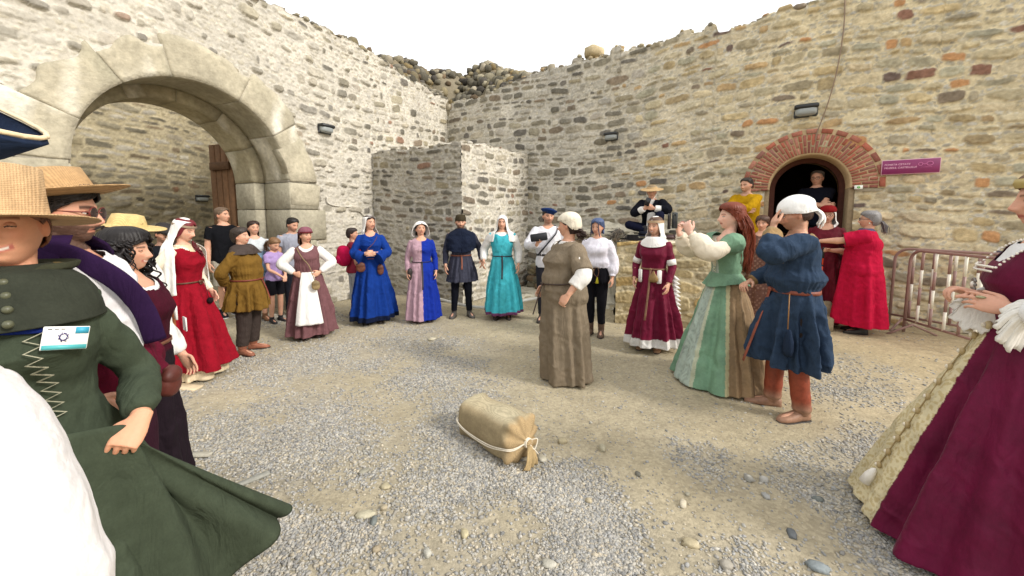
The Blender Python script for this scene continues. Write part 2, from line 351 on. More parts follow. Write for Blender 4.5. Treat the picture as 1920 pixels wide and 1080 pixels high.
def arch_block(th0, th1, r0, r1, d0, d1, seed, off=0.0, rough=.03, nt=9):
    """one dressed voussoir; ring r0..r1, depth d0 (front, + = toward the court) .. d1"""
    th = np.linspace(th0, th1, nt); rs = np.random.RandomState(seed); V = []; n = 7
    rr = np.linspace(0, 1, n)
    outer = r1 * (1 + rough * fbm(np.stack([th * 3, th * 0, th * 0 + seed], 1), 2., seed, 3))
    G = []
    def pt(t, r, d):
        s = ACX - math.cos(t) * r; z = ASP + math.sin(t) * r
        p = C0 + EL * s + NL * d; return (p[0], p[1], z)
    ds = np.linspace(d0, d1, 8); rings = []
    for i, t in enumerate(th):
        loop = []
        ed = .004 if i in (0, nt - 1) else 0.0
        for r in rr: loop.append(pt(t, r0 + (outer[i] - r0) * r, d0 - ed ))
        for d in ds[1:]: loop.append(pt(t, outer[i] - ed, d))
        for r in rr[::-1][1:]: loop.append(pt(t, r0 + (outer[i] - r0) * r, d1))
        for d in ds[::-1][1:-1]: loop.append(pt(t, r0 + ed, d))
        rings.append(loop)
    return loft(np.array(rings))
def dress_col(V, seed, base=None):
    base = lin(174, 167, 147) if base is None else base
    n = fbm(V, 1.3, seed, 3); g = np.clip(fbm(V * [1, 1, .35], 2.3, seed + 5, 3), 0, 1)
    c = base * (1 + .14 * n)[:, None]; c = c * (1 - .30 * g[:, None]) + lin(120, 122, 100) * .30 * g[:, None]
    w = np.clip(fbm(V * [3.5, 3.5, .6], 1.1, seed + 9, 2) * 2.2 - 1.3, 0, 1)[:, None]
    return c * (1 - w) + lin(222, 218, 204) * w
cuts = [0.02, .60, 1.12, 1.78, 2.22, 2.74, 3.12]; outs = [1.74, 1.77, 1.71, 1.68, 1.73, 1.84]
for k in range(6):
    V, F = arch_block(cuts[k] + .002, cuts[k + 1] - .002, AR, outs[k], .066 + .006 * (k % 2), -.62, 50 + k, rough=.045, nt=25)
    world_child(mesh_np('voussoir', V, F, M_DRESS, None, dress_col(V, 50 + k), smooth=False), left)
cut2 = [0.0, .5, 1.0, 1.5, 2.0, 2.55, 3.14]
for k in range(6):
    V, F = arch_block(cut2[k] + .003, cut2[k + 1] - .003, AR - .16, AR + .3, -.66 - .002 * k, -1.22, 70 + k, rough=.0)
    world_child(mesh_np('inner_voussoir', V, F, M_DRESS, None, dress_col(V, 70 + k, lin(176, 166, 140)), smooth=False), left)
V, F = arch_block(.0, 3.1416, AR + .004, 1.66, .058, -.60, 49, rough=.0, nt=60); world_child(mesh_np('joint_mortar', V, F, M_STONE, None, MORT * .9, smooth=False), left)
V, F = arch_block(.0, 3.1416, AR - .15, AR + .2, -.675, -1.20, 49, rough=.0, nt=60); world_child(mesh_np('joint_mortar', V, F, M_STONE, None, MORT * .85, smooth=False), left)
for sgn in (-1, 1):
    zz = [0, .62, 1.25, 1.8, ASP - .005]
    for k in range(4):
        w = [.62, .48, .7, .55][(k + (sgn > 0)) % 4]
        for (ri, ro, d0, d1, nm) in ((AR, AR + w, .060 + .005 * (k % 2), -.63, 'jamb_stone'), (AR - .16, AR + .25, -.66, -1.22, 'inner_jamb_stone')):
            mb = MB(); sc = ACX + sgn * (ri + ro) / 2; dm = (d0 + d1) / 2; p = C0 + EL * sc + NL * dm
            rot = np.array([[EL[0], NL[0], 0], [EL[1], NL[1], 0], [0, 0, 1]])
            V, F = box((p[0], p[1], (zz[k] + zz[k + 1]) / 2), ((ro - ri) / 2, (d0 - d1) / 2, (zz[k + 1] - zz[k]) / 2 - .004), rot, .012)
            world_child(mesh_np(nm, V, F, M_DRESS, None, dress_col(V, 90 + k + sgn, lin(170, 164, 145)), smooth=False), left)
V, F = box((0, 0, 0), (.16, .3, .28), None, .03)   # flared skewback stone right of the arch
def wallpt(O, e, n, s, d, z): p = np.array(O) + e * s + n * d; return np.array((p[0], p[1], z))
def wallslab(O, e, n, poly, d0, d1):
    """polygon (s,z) extruded from depth d1 to d0 with a soft edge"""
    poly = np.array(poly, float); c = poly.mean(0); m = len(poly); rings = []
    for d, k in ((d1, 1.0), (d0 - .012, 1.0), (d0, .97), (d0 + .002, .5)):
        rings.append([wallpt(O, e, n, *(c[0] + (q[0] - c[0]) * k, d, c[1] + (q[1] - c[1]) * k)) for q in poly])
    return loft(np.array(rings))
for k, poly in enumerate(([(4.74, 2.28), (4.80, 2.55), (4.92, 2.78), (4.52, 3.02), (4.30, 2.66), (4.22, 2.30)], [(4.74, 2.26), (4.16, 2.24), (4.20, 1.86), (4.74, 1.88)], [(7.32, 2.3), (7.35, 1.7), (8.1, 1.66), (8.15, 2.25)])):
    V, F = wallslab(C0, EL, NL, poly, .075, -.1); world_child(mesh_np('skewback_stone', V, F, M_DRESS, None, dress_col(V, 120 + k)), left)
# cast rendering seam (cable under mortar) right of the arch
mb = MB(); V, F = tube(smoothpath([wallpt(C0, EL, NL, s, .03, z) for s, z in ((4.0, 2.05), (3.98, 1.93), (3.75, 1.88), (3.4, 1.86), (3.12, 1.7), (3.0, 1.4))], 24), .014, 6); mb.add(V, F, MORT * 1.1)
world_child(mb.build('mortared_cable', M_STONE), left)
# door leaf standing open in the passage, seen past the arch
def planks(O, e, n, s0, s1, z0, z1, npl, seed, d=.03, colr=lin(104, 76, 52)):
    mb = MB(); rs = np.random.RandomState(seed); w = (s1 - s0) / npl; rot = np.array([[e[0], n[0], 0], [e[1], n[1], 0], [0, 0, 1]])
    for k in range(npl):
        p = wallpt(O, e, n, s0 + w * (k + .5), rs.uniform(-.004, .004), (z0 + z1) / 2)
        V, F = box(p, (w / 2 - .005, d, (z1 - z0) / 2), rot, .006); mb.add(V, F, colr * rs.uniform(.7, 1.2))
    for z in (z0 + .35, z1 - .4):
        p = wallpt(O, e, n, (s0 + s1) / 2, d + .025, z); V, F = box(p, ((s1 - s0) / 2 - .05, .02, .07), rot, .006); mb.add(V, F, colr * .7)
    return mb
DO = C0 + EL * (ACX - AR + .12) - NL * 1.26
de = nrm(-NL * 1.0 + EL * .12); dn = np.array((-de[1], de[0]));
if dn @ EL < 0: dn = -dn
world_child(planks(DO, de, dn, 0.02, .62, .05, 3.0, 4, 5).build('door', M_WOOD, smooth=False), left)
# coping and fallen stones on top
def top_stones(parent, O, e, n, s0, s1, zf, seed, cnt, pal, dmin=-.8, dmax=.0, size=(.05, .13), name='coping_stones', pile=None):
    rs = np.random.RandomState(seed); mb = MB()
    for k in range(cnt):
        s = rs.uniform(s0, s1); d = rs.uniform(dmin, dmax); r = rs.uniform(*size); z = zf(np.array([s]))[0] + r * .2 + (pile(s, d) * rs.uniform(.0, 1) if pile else 0)
        V, F = rock(wallpt(O, e, n, s, d, z), (r * rs.uniform(.9, 1.7), r, r * rs.uniform(.8, 1.6)), seed * 7 + k, .55, rs.uniform(0, 6), 8, 6, .35)
        c = pal[rs.randint(len(pal))] * rs.uniform(.6, 1.1) * .7 + MORT * .2; mb.add(V, F, c)
    o = mb.build(name, M_STONE, smooth=False); o['kind'] = 'stuff'; return world_child(o, parent)
topL = ragged(lt, 3, .07, .16)
top_stones(left, C0, EL, NL, .2, 8.5, topL, 5, 170, PAL_GREY, size=(.025, .055), dmin=-.25)
# right wall
right = empty('castle_wall', (C0[0] + ER[0] * 6, C0[1] + ER[1] * 6, 0)); right['label'] = 'long coursed stone wall with yellow and red stones around the brick arched doorway'; right['category'] = 'wall'
DCX, DR, DSP, DFL = 8.07, .54, 2.16, .62
def rb(u): return 5.05 + .25 * np.clip((u - 6) / 4, 0, 1) - .30 * np.exp(-((u - .2) / 1.6) ** 2)
topR = ragged(rb, 8, .08, .2)
def right_m(S, Z, Cc, mk):
    k = np.clip((S - 3.5) / 4.5, 0, 1)[:, None]; m = (1 - mk)[:, None]
    Cc = Cc * (1 - m * k) + (MORT_W / MORT) * Cc * (m * k)
    low = np.clip(1 - (Z - .2) / 1.4, 0, 1)[:, None] * np.clip(1 - (S - 3) / 3, 0, 1)[:, None] * .22
    return Cc * (1 - low) + lin(150, 150, 136) * low
rw = make_wall(None, 'wall_face', C0, ER, NR, 12.0, topR, .015, 23, .155, .24, pal_right, .16, MORT, .95, arch_hole(DCX, DR + .06, DSP, DFL - .1), 1.3, 0.0, mortf=right_m, protr=.042); world_child(rw, right)
rw2 = make_wall(None, 'wall_face', C0, ER, NR, 7.0, ragged(lambda u: 5.4 + 0 * u, 9, .05, .1), .06, 24, .17, .4, pal_right, .1, MORT_W, .9, None, 1.3, 12.0); world_child(rw2, right)
top_stones(right, C0, ER, NR, 1.6, 11.5, topR, 6, 220, PAL_GREY + PAL_WARM, size=(.025, .06), dmin=-.25)
# ruined core heaped on the corner
def pile(s, d): return (1.25 * math.exp(-((s - .3) / 1.7) ** 2)) * min(1, max(0, (-d - .1) / .9))
def core(parent, O, e, n, zf, s0, s1, seed, pf, cnt):
    us = np.linspace(s0, s1, 60); ds = np.linspace(-.12, -2.4, 34); V = []
    for s in us:
        for d in ds: p = wallpt(O, e, n, s, d, zf(np.array([s]))[0] - .06 + pf(s, d)); V.append(p)
    V = np.array(V); V += .06 * np.stack([fbm(V, 4., seed, 2), fbm(V, 4., seed + 3, 2), fbm(V, 5., seed + 6, 2)], 1)
    F = [(i * 34 + j, i * 34 + j + 1, (i + 1) * 34 + j + 1, (i + 1) * 34 + j) for i in range(59) for j in range(33)]
    mb = MB(); mb.add(V, F, lin(128, 118, 98)); rs = np.random.RandomState(seed); pal = PAL_GREY + [lin(140, 124, 90)]
    for k in range(cnt):
        s = rs.uniform(s0, s1); d = -.12 - 2.2 * rs.uniform(0, 1) ** 1.3; r = rs.uniform(.05, .12)
        Vr, Fr = rock(wallpt(O, e, n, s, d, zf(np.array([s]))[0] + pf(s, d) + r * .1), (r * rs.uniform(.9, 1.5), r, r * rs.uniform(.9, 1.8)), seed * 9 + k, .8, rs.uniform(0, 6), 7, 5, .35); mb.add(Vr, Fr, pal[rs.randint(len(pal))] * rs.uniform(.5, 1.15))
    o = mb.build('broken_wall_core', M_STONE, smooth=False); o['kind'] = 'stuff'; return world_child(o, parent)
core(right, C0, ER, NR, topR, -1.0, 3.4, 7, pile, 620)
core(left, C0, EL, NL, topL, -.8, 3.6, 8, lambda s, d: 1.0 * math.exp(-((s - .3) / 1.6) ** 2) * min(1, max(0, (-d - .15) / .8)), 420)
oc = nrm(-(NL + NR)); mc = C0 + oc * 1.1; mb = MB(); V, F = ell((mc[0], mc[1], 4.5), (1.25, 1.15, 1.45), None, 40, 24); V += .08 * np.stack([fbm(V, 4., 3, 2), fbm(V, 4., 5, 2), fbm(V, 4., 7, 2)], 1); mb.add(V, F, lin(128, 120, 102)); rs = np.random.RandomState(21)
for k in range(420):
    a_, b_ = rs.uniform(0, 6.28), rs.uniform(0, 1.5); r = rs.uniform(.05, .11); q = np.array((1.25 * math.sin(b_) * math.cos(a_), 1.15 * math.sin(b_) * math.sin(a_), 1.45 * math.cos(b_)))
    Vr, Fr = rock(np.array((mc[0], mc[1], 4.5)) + q, (r * 1.2, r, r * rs.uniform(.8, 1.5)), 5000 + k, .8, rs.uniform(0, 6), 7, 5, .35); mb.add(Vr, Fr, PAL_GREY[rs.randint(8)] * rs.uniform(.5, 1.15))
o = mb.build('broken_wall_core', M_STONE, smooth=False); o['kind'] = 'stuff'; world_child(o, right)
V, F = rock(wallpt(C0, ER, NR, 4.15, -.25, 5.28), (.24, .18, .13), 77, 1.0, .6, 12, 9, .25); world_child(mesh_np('capping_boulder', V, F, M_STONE, None, dress_col(V, 4, lin(196, 180, 146))), right)
V, F = rock(wallpt(C0, ER, NR, 4.3, -.05, 5.42), (.11, .1, .1), 78, 1.0, .6, 12, 9, .15); pass
# brick arch
def brick_ring(r0, r1, n, d0, seed, th0=-.06, th1=math.pi + .06, split=True):
    mb = MB(); rs = np.random.RandomState(seed); dt = (th1 - th0) / n
    for k in range(n):
        a0 = th0 + dt * k + dt * .14; a1 = th0 + dt * (k + 1) - dt * .14
        segs = [(r0, r1)] if (not split) else ([(r0, r0 + (r1 - r0) * .62), (r0 + (r1 - r0) * .68, r1)] if k % 2 else [(r0, r0 + (r1 - r0) * .33), (r0 + (r1 - r0) * .39, r1)])
        for (ra, rb_) in segs:
            dd = d0 + rs.uniform(-.006, .006); c = [lin(160, 104, 88), lin(146, 94, 82), lin(172, 120, 102), lin(152, 110, 98), lin(164, 98, 80)][rs.randint(5)] * rs.uniform(.8, 1.15); rings = []
            for d, e_ in ((-.2, 0), (dd - .01, 0), (dd, .006)):
                rings.append([wallpt(C0, ER, NR, DCX - math.cos(a) * r, d, DSP + math.sin(a) * r) for a, r in ((a0 + e_ / ra, ra + e_), (a1 - e_ / ra, ra + e_), (a1 - e_ / ra, rb_ - e_), (a0 + e_ / ra, rb_ - e_))])
            V, F = loft(np.array(rings)); mb.add(V, F, c * (1 + .1 * rs.uniform(-1, 1, (len(V), 1))))
    return mb
world_child(brick_ring(.56, .86, 44, .045, 3).build('brick_arch', M_BRICK, smooth=False), right)
world_child(brick_ring(.875, .945, 15, .05, 4, split=False).build('outer_brick_course', M_BRICK, smooth=False), right)
# mortar bed behind bricks, vault intrados, jambs of the door passage
rings = []
for r, d in ((.95, -.1), (.95, .03), (.555, .03), (.53, .02), (.53, -1.3)):
    rings.append([wallpt(C0, ER, NR, DCX - math.cos(a) * r, d, DSP + math.sin(a) * r) for a in np.linspace(-.05, math.pi + .05, 40)])
rings = np.array(rings); V = rings.reshape(-1, 3); F = [(i * 40 + j, i * 40 + j + 1, (i + 1) * 40 + j + 1, (i + 1) * 40 + j) for i in range(4) for j in range(39)]
world_child(mesh_np('arch_mortar_bed', V, F, M_STONE, None, lin(184, 160, 124) * (1 + .12 * fbm(V, 6., 4, 2))[:, None]), right)
rotR = np.array([[ER[0], NR[0], 0], [ER[1], NR[1], 0], [0, 0, 1]])
mb = MB()
for sgn in (-1, 1):
    V, F = box(wallpt(C0, ER, NR, DCX + sgn * (DR + .12), -.66, (DFL + DSP) / 2 - .02), (.13, .64, (DSP - DFL) / 2 + .02), rotR, .01); mb.add(V, F, lin(150, 132, 104))
world_child(mb.build('door_jamb', M_STONE, smooth=False), right)
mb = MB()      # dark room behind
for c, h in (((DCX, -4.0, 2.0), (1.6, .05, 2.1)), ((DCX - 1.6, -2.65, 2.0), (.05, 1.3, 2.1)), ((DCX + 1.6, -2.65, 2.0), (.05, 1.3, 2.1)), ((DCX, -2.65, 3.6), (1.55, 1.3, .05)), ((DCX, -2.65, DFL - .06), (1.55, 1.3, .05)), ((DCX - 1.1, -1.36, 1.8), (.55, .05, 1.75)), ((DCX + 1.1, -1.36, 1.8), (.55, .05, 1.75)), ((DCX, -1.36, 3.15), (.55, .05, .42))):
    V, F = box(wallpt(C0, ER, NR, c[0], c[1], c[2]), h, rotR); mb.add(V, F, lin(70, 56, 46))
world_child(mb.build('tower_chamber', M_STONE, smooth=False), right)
# inner timber frame of the door
mb = MB(); rings = []
for r, d in ((.53, -.42), (.45, -.42), (.45, -.52), (.53, -.52)):
    rings.append([wallpt(C0, ER, NR, DCX - (math.cos(a) if 0 <= a <= math.pi else (1 if a < 0 else -1)) * r, d, DSP + (math.sin(a) if 0 <= a <= math.pi else -1.5) * r) for a in [-.1] + list(np.linspace(0, math.pi, 30)) + [3.3]])
rings = np.array(rings + [rings[0]]); V = rings.reshape(-1, 3); m = rings.shape[1]; F = [(i * m + j, i * m + j + 1, (i + 1) * m + j + 1, (i + 1) * m + j) for i in range(4) for j in range(m - 1)]
world_child(mesh_np('door_frame', V, F, M_WOOD, None, lin(84, 48, 38)), right)
# stone steps in front of the doorway
steps = empty('stone_steps', tuple(wallpt(C0, ER, NR, DCX, .5, 0))); tag(steps, 'worn stone landing and steps below the brick arched doorway', 'steps')
for k, (w, d, z) in enumerate(((1.1, .60, .60), (1.1, .80, .40), (1.1, 1.0, .20))):
    V, F = box(wallpt(C0, ER, NR, DCX - .22, d / 2 + .045, z / 2 - .001 * k), (w / 2 + .01 * k, d / 2, z / 2), rotR, .015)
    world_child(mesh_np('step', V, F, M_DRESS, None, dress_col(V, 200 + k, lin(160, 146, 118)), smooth=False), steps)
# bastion block
block = empty('stone_buttress', (-.945, 7.27, 0)); tag(block, 'squat square stone buttress block standing in the corner of the two walls', 'buttress')
P0, P1, P2 = np.array((-3.0, 8.42)), np.array((-.945, 7.27)), np.array((.44, 9.6))
def blk_m(S, Z, Cc, mk): return Cc * .93
for (A, B, sd_, pf, mt) in ((P0, P1, 31, pal_dark, MORT * .85), (P1, P2, 32, pal_left, MORT * 1.05)):  # left face darker, right face paler: side lighting put into the stone colours
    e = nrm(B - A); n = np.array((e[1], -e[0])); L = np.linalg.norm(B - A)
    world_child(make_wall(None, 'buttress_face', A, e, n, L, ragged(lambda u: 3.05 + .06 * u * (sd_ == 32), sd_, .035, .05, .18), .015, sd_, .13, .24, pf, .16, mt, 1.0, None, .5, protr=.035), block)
mb = MB(); Q = [P0, P1, P2, np.array((-1.6, 10.9))]; V = [(p[0], p[1], z) for z in (2.7, 3.0) for p in Q]; V = np.array(V); V[:, :2] = V[:, :2] * .985 + np.array((-1.2, 9.0)) * .015
world_child(mesh_np('buttress_top', V, [(4, 5, 6, 7)], M_STONE, None, MORT, smooth=False), block)
top_stones(block, P0, nrm(P1 - P0), np.array((nrm(P1 - P0)[1], -nrm(P1 - P0)[0])), .1, 2.2, lambda s: 3.02 + 0 * s, 41, 40, PAL_GREY, dmin=-.2, dmax=-.05, size=(.03, .06))
top_stones(block, P1, nrm(P2 - P1), np.array((nrm(P2 - P1)[1], -nrm(P2 - P1)[0])), .1, 2.5, lambda s: 3.06 + .05 * s, 42, 45, PAL_GREY + [MORT], dmin=-.2, dmax=-.05, size=(.03, .06))
# walls seen through the arch
yard = empty('castle_wall', tuple(wallpt(C0, EL, NL, 5, -5, 0))); tag(yard, 'weathered grey rubble wall of the passage seen through the great arch', 'wall')
YO = C0 - NL * 5.2 + EL * 1.0
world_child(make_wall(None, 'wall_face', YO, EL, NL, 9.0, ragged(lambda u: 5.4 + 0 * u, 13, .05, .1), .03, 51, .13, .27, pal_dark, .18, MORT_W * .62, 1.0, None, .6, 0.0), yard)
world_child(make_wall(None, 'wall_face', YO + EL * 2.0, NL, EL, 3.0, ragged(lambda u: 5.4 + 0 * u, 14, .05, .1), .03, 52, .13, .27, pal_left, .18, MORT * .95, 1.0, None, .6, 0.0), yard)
# ground
def axis(lo, hi, a, b, fine, mult=1.25):
    xs = list(np.arange(a, b + fine / 2, fine)); st = fine; x = xs[-1]
    while x < hi: st *= mult; x += st; xs.append(x)
    st = fine; x = xs[0]; pre = []
    while x > lo: st *= mult; x -= st; pre.append(x)
    return np.array(pre[::-1] + xs)
gx = axis(-400, 400, -7, 8, .05); gy = axis(-400, 400, -.5, 12, .05)
PATCH = [(-1.9, 2.9, 1.0, .7), (-2.6, 4.3, 1.2, 1.1), (-1.7, 5.2, .9, 1.0), (-.9, 4.4, .6, 1.0), (-.5, 3.3, .55, .9), (-.3, 2.4, .55, .9), (-.1, 1.7, .9, .55), (-.9, 1.75, .8, .35), (1.1, 1.65, .5, .3), (1.8, 2.35, .5, .4), (2.2, 1.6, .9, .4), (3.5, 4.3, .7, .4), (3.3, 3.5, .6, .45), (4.4, 3.6, .5, .4), (-3.2, 6.2, 1.1, .6), (.3, 2.0, .5, .5), (2.6, 2.7, .6, .35), (-3.6, 3.2, .9, .8)]
def gravel_mask(X, Y):
    P = np.stack([X, Y, X * 0], 1); w = fbm(P, 1.7, 5, 3) * .25; m = np.zeros(len(X))
    for (cx, cy, rx, ry) in PATCH:
        d = np.hypot((X - cx + w * .8) / rx, (Y - cy - w) / ry); m = np.maximum(m, np.clip(1.15 - d * .85, 0, 1))
    return np.clip(m * (1 + .7 * fbm(P, 2.6, 9, 3)) , 0, 1)
def ground_z(X, Y):
    P = np.stack([X, Y, X * 0], 1); r = .018 * fbm(P, .9, 3, 3) + .006 * fbm(P, 6., 4, 2)
    return r * np.clip(1.5 - np.hypot(X, Y) / 30, 0, 1)
GX, GY = np.meshgrid(gx, gy, indexing='ij'); Xf, Yf = GX.ravel(), GY.ravel(); gm = gravel_mask(Xf, Yf)
Vg = np.stack([Xf, Yf, ground_z(Xf, Yf)], 1); n1, n2 = len(gx), len(gy); I = np.arange(n1 * n2).reshape(n1, n2)
Fg = np.stack([I[:-1, :-1], I[1:, :-1], I[1:, 1:], I[:-1, 1:]], -1).reshape(-1, 4)
dirt = lin(168, 158, 134); grav = lin(160, 156, 146); warm = lin(176, 161, 130)
P = np.stack([Xf, Yf, Xf * 0], 1); wk = np.clip((Xf - 1.0) / 3 + .3 * fbm(P, .8, 31, 2), 0, 1)[:, None]; gk = gm[:, None] * .6  # dirt turns warmer to the right: warm light mixed into its colour
Cg = (dirt * (1 - wk) + warm * wk) * (1 + .10 * fbm(P, 1.3, 33, 3) + .05 * fbm(P, 11., 35, 2))[:, None]; Cg = Cg * (1 - gk) + grav * gk
mg = bpy.data.materials.new('ground_dirt'); mg.use_nodes = True; nt = mg.node_tree; p = nt.nodes['Principled BSDF']; p.inputs['Roughness'].default_value = .95; p.inputs['Specular IOR Level'].default_value = .15; Lk = nt.links.new
at_ = nod(nt, 'ShaderNodeAttribute', attribute_name='Col'); tc = nod(nt, 'ShaderNodeTexCoord')
vo = nod(nt, 'ShaderNodeTexVoronoi', Scale=55.0, Randomness=1.0); Lk(tc.outputs['Object'], vo.inputs['Vector'])
vo2 = nod(nt, 'ShaderNodeTexVoronoi', Scale=22.0, Randomness=1.0); Lk(tc.outputs['Object'], vo2.inputs['Vector'])
nz = nod(nt, 'ShaderNodeTexNoise', Scale=9.0, Detail=9.0, Roughness=.75); Lk(tc.outputs['Object'], nz.inputs['Vector'])
hs = nod(nt, 'ShaderNodeSeparateColor'); Lk(vo.outputs['Color'], hs.inputs[0])
mr = nod(nt, 'ShaderNodeMapRange'); mr.inputs['To Min'].default_value = .84; mr.inputs['To Max'].default_value = 1.14; Lk(hs.outputs[0], mr.inputs[0])
mr2 = nod(nt, 'ShaderNodeMapRange'); mr2.inputs['From Min'].default_value = .25; mr2.inputs['From Max'].default_value = .75; mr2.inputs['To Min'].default_value = .8; mr2.inputs['To Max'].default_value = 1.15; Lk(nz.outputs[0], mr2.inputs[0])
m1 = nod(nt, 'ShaderNodeMath', operation='MULTIPLY'); Lk(mr.outputs[0], m1.inputs[0]); Lk(mr2.outputs[0], m1.inputs[1])
mx = nod(nt, 'ShaderNodeVectorMath', operation='SCALE'); Lk(at_.outputs['Color'], mx.inputs[0]); Lk(m1.outputs[0], mx.inputs['Scale']); Lk(mx.outputs[0], p.inputs['Base Color'])
b1 = nod(nt, 'ShaderNodeBump', Strength=.5, Distance=.006); Lk(vo.outputs['Distance'], b1.inputs['Height']); b1.invert = True
b2 = nod(nt, 'ShaderNodeBump', Strength=.8, Distance=.02); Lk(nz.outputs[0], b2.inputs['Height']); Lk(b1.outputs[0], b2.inputs['Normal']); Lk(b2.outputs[0], p.inputs['Normal'])
ground = mesh_np('ground', Vg, Fg, mg, None, Cg); ground['kind'] = 'structure'
# gravel: one mesh of small stones
def stone_cloud(name, XY, size, seed, cols, mt=M_STONE, sink=.25, flat=(.35, .8)):
    rs = np.random.RandomState(seed); N = len(XY)
    t = (1 + 5 ** .5) / 2; B = np.array([(-1, t, 0), (1, t, 0), (-1, -t, 0), (1, -t, 0), (0, -1, t), (0, 1, t), (0, -1, -t), (0, 1, -t), (t, 0, -1), (t, 0, 1), (-t, 0, -1), (-t, 0, 1)], float) / math.hypot(1, t)
    BF = np.array([(0, 11, 5), (0, 5, 1), (0, 1, 7), (0, 7, 10), (0, 10, 11), (1, 5, 9), (5, 11, 4), (11, 10, 2), (10, 7, 6), (7, 1, 8), (3, 9, 4), (3, 4, 2), (3, 2, 6), (3, 6, 8), (3, 8, 9), (4, 9, 5), (2, 4, 11), (6, 2, 10), (8, 6, 7), (9, 8, 1)])
    Vb = np.repeat(B[None], N, 0) * rs.uniform(.75, 1.25, (N, 12, 1)); sc = np.stack([size * rs.uniform(.8, 1.5, N), size * rs.uniform(.6, 1.0, N), size * rs.uniform(*flat, N)], 1); Vb = Vb * sc[:, None, :]
    a = rs.uniform(0, 6.28, N); b = rs.uniform(-.35, .35, N); ca, sa, cb, sb = np.cos(a), np.sin(a), np.cos(b), np.sin(b)
    x, y, z = Vb[..., 0], Vb[..., 1], Vb[..., 2]; y, z = y * cb[:, None] - z * sb[:, None], y * sb[:, None] + z * cb[:, None]
    x, y = x * ca[:, None] - y * sa[:, None], x * sa[:, None] + y * ca[:, None]
    gz = ground_z(XY[:, 0], XY[:, 1]) + sc[:, 2] * (1 - sink * 2) * .6
    V = np.stack([x + XY[:, 0:1], y + XY[:, 1:2], z + gz[:, None]], -1).reshape(-1, 3); F = (BF[None] + (np.arange(N) * 12)[:, None, None]).reshape(-1, 3)
    ci = cols[rs.randint(0, len(cols), N)] * rs.uniform(.78, 1.12, (N, 1)); return mesh_np(name, V, F, mt, None, np.repeat(ci, 12, 0))
rs = np.random.RandomState(77)
N0 = 340000; ang = rs.uniform(-1.05, 1.05, N0); rad = np.exp(rs.uniform(np.log(1.35), np.log(8.5), N0)); GXp = rad * np.tan(ang) * .8; GYp = rad
mk = gravel_mask(GXp, GYp); keep = rs.uniform(0, 1, N0) < np.maximum(mk ** 1.7 * .72 * np.clip(1 + .9 * fbm(np.stack([GXp, GYp, GXp * 0], 1), 2.2, 71, 3), .25, 1.2), .03); keep &= (GXp > -5.2) & (GXp < 6.5)
XY = np.stack([GXp, GYp], 1)[keep]; sz = .0055 + .006 * rs.uniform(0, 1, len(XY)) ** 3 + .0012 * np.minimum(XY[:, 1], 6) * rs.uniform(.3, 1, len(XY)); sz *= np.where(gravel_mask(XY[:, 0], XY[:, 1]) > .2, 1, .75)
gcols = np.array([lin(170, 168, 160), lin(156, 154, 149), lin(184, 180, 170), lin(140, 140, 138), lin(182, 173, 154), lin(172, 167, 156), lin(160, 160, 158)])
g = stone_cloud('gravel', XY, sz, 5, gcols); g['kind'] = 'stuff'
print('gravel', len(XY))
N1 = 900; XY = np.stack([rs.uniform(-4.5, 5.8, N1), 1.3 + 7 * rs.uniform(0, 1, N1) ** 1.5], 1)
g = stone_cloud('pebbles', XY, rs.uniform(.008, .018, N1), 6, gcols); g['kind'] = 'stuff'
# ---------------------------------------------------------------- ledge, low block and things on the walls
def on_R(s, d, z): return wallpt(C0, ER, NR, s, d, z)
ledge = empty('rubble_ledge', tuple(on_R(5.3, .6, 0))); tag(ledge, 'raised rubble ledge with pale mortar sloping along the foot of the long wall', 'ledge')
# heightfield along the wall s 2.7..7.2
LS = np.linspace(2.75, 7.15, 170); LD = np.linspace(0.0, 1.55, 64); SS, DD = np.meshgrid(LS, LD, indexing='ij'); s_, d_ = SS.ravel(), DD.ravel()
def ledge_top(s): return np.interp(s, [2.75, 3.2, 3.9, 4.6, 5.2, 6.4, 6.8, 7.15], [.15, .7, 1.15, 1.38, 1.36, 1.34, .9, .62])
def ledge_w(s): return np.interp(s, [2.75, 3.4, 4.3, 4.6, 6.2, 6.6, 7.15], [.2, .5, .75, .85, 1.0, .8, .5])
Pn = np.stack([s_, d_, s_ * 0], 1); wd = ledge_w(s_) + .12 * fbm(Pn, 2.2, 3, 2); hz_ = ledge_top(s_) * (1 - .15 * d_ / wd) + .09 * fbm(Pn, 3.0, 7, 3)
hz_ += .18 * np.clip(1 - d_ / .3, 0, 1); H_ = hz_ * np.clip((wd - d_) / .10 + .5, 0, 1) ** .8 * np.clip(1.2 - .25 * np.clip(d_ - wd, 0, 1), 0, 1)
V = np.array([on_R(a, b, c) for a, b, c in zip(s_, d_, H_)]); V += .018 * np.stack([fbm(V, 9., 1, 2), fbm(V, 9., 2, 2), fbm(V, 9., 3, 2)], 1)
I = np.arange(170 * 64).reshape(170, 64); F = np.stack([I[:-1, :-1], I[:-1, 1:], I[1:, 1:], I[1:, :-1]], -1).reshape(-1, 4)
n = fbm(V, 3.5, 9, 3); c = lin(206, 200, 182) * (1 + .1 * n)[:, None]; g = np.clip(n * 2.2 - .1, 0, 1)[:, None] * .8; c = c * (1 - g) + lin(132, 128, 112) * g
world_child(mesh_np('ledge_core', V, F, M_STONE, None, c), ledge)
rs = np.random.RandomState(4); mb = MB()
for k in range(150):
    s = rs.uniform(2.9, 6.9); d = rs.uniform(.02, 1.0) * ledge_w(s); r = rs.uniform(.05, .14); z = ledge_top(s) * (1 - .12 * d) + r * .05
    V, F = rock(on_R(s, d, z), (r * rs.uniform(1, 1.7), r, r), 400 + k, .55, rs.uniform(0, 6), 9, 6, .3); mb.add(V, F, ([lin(200, 194, 176)] * 3 + PAL_GREY)[rs.randint(11)] * rs.uniform(.8, 1.1))
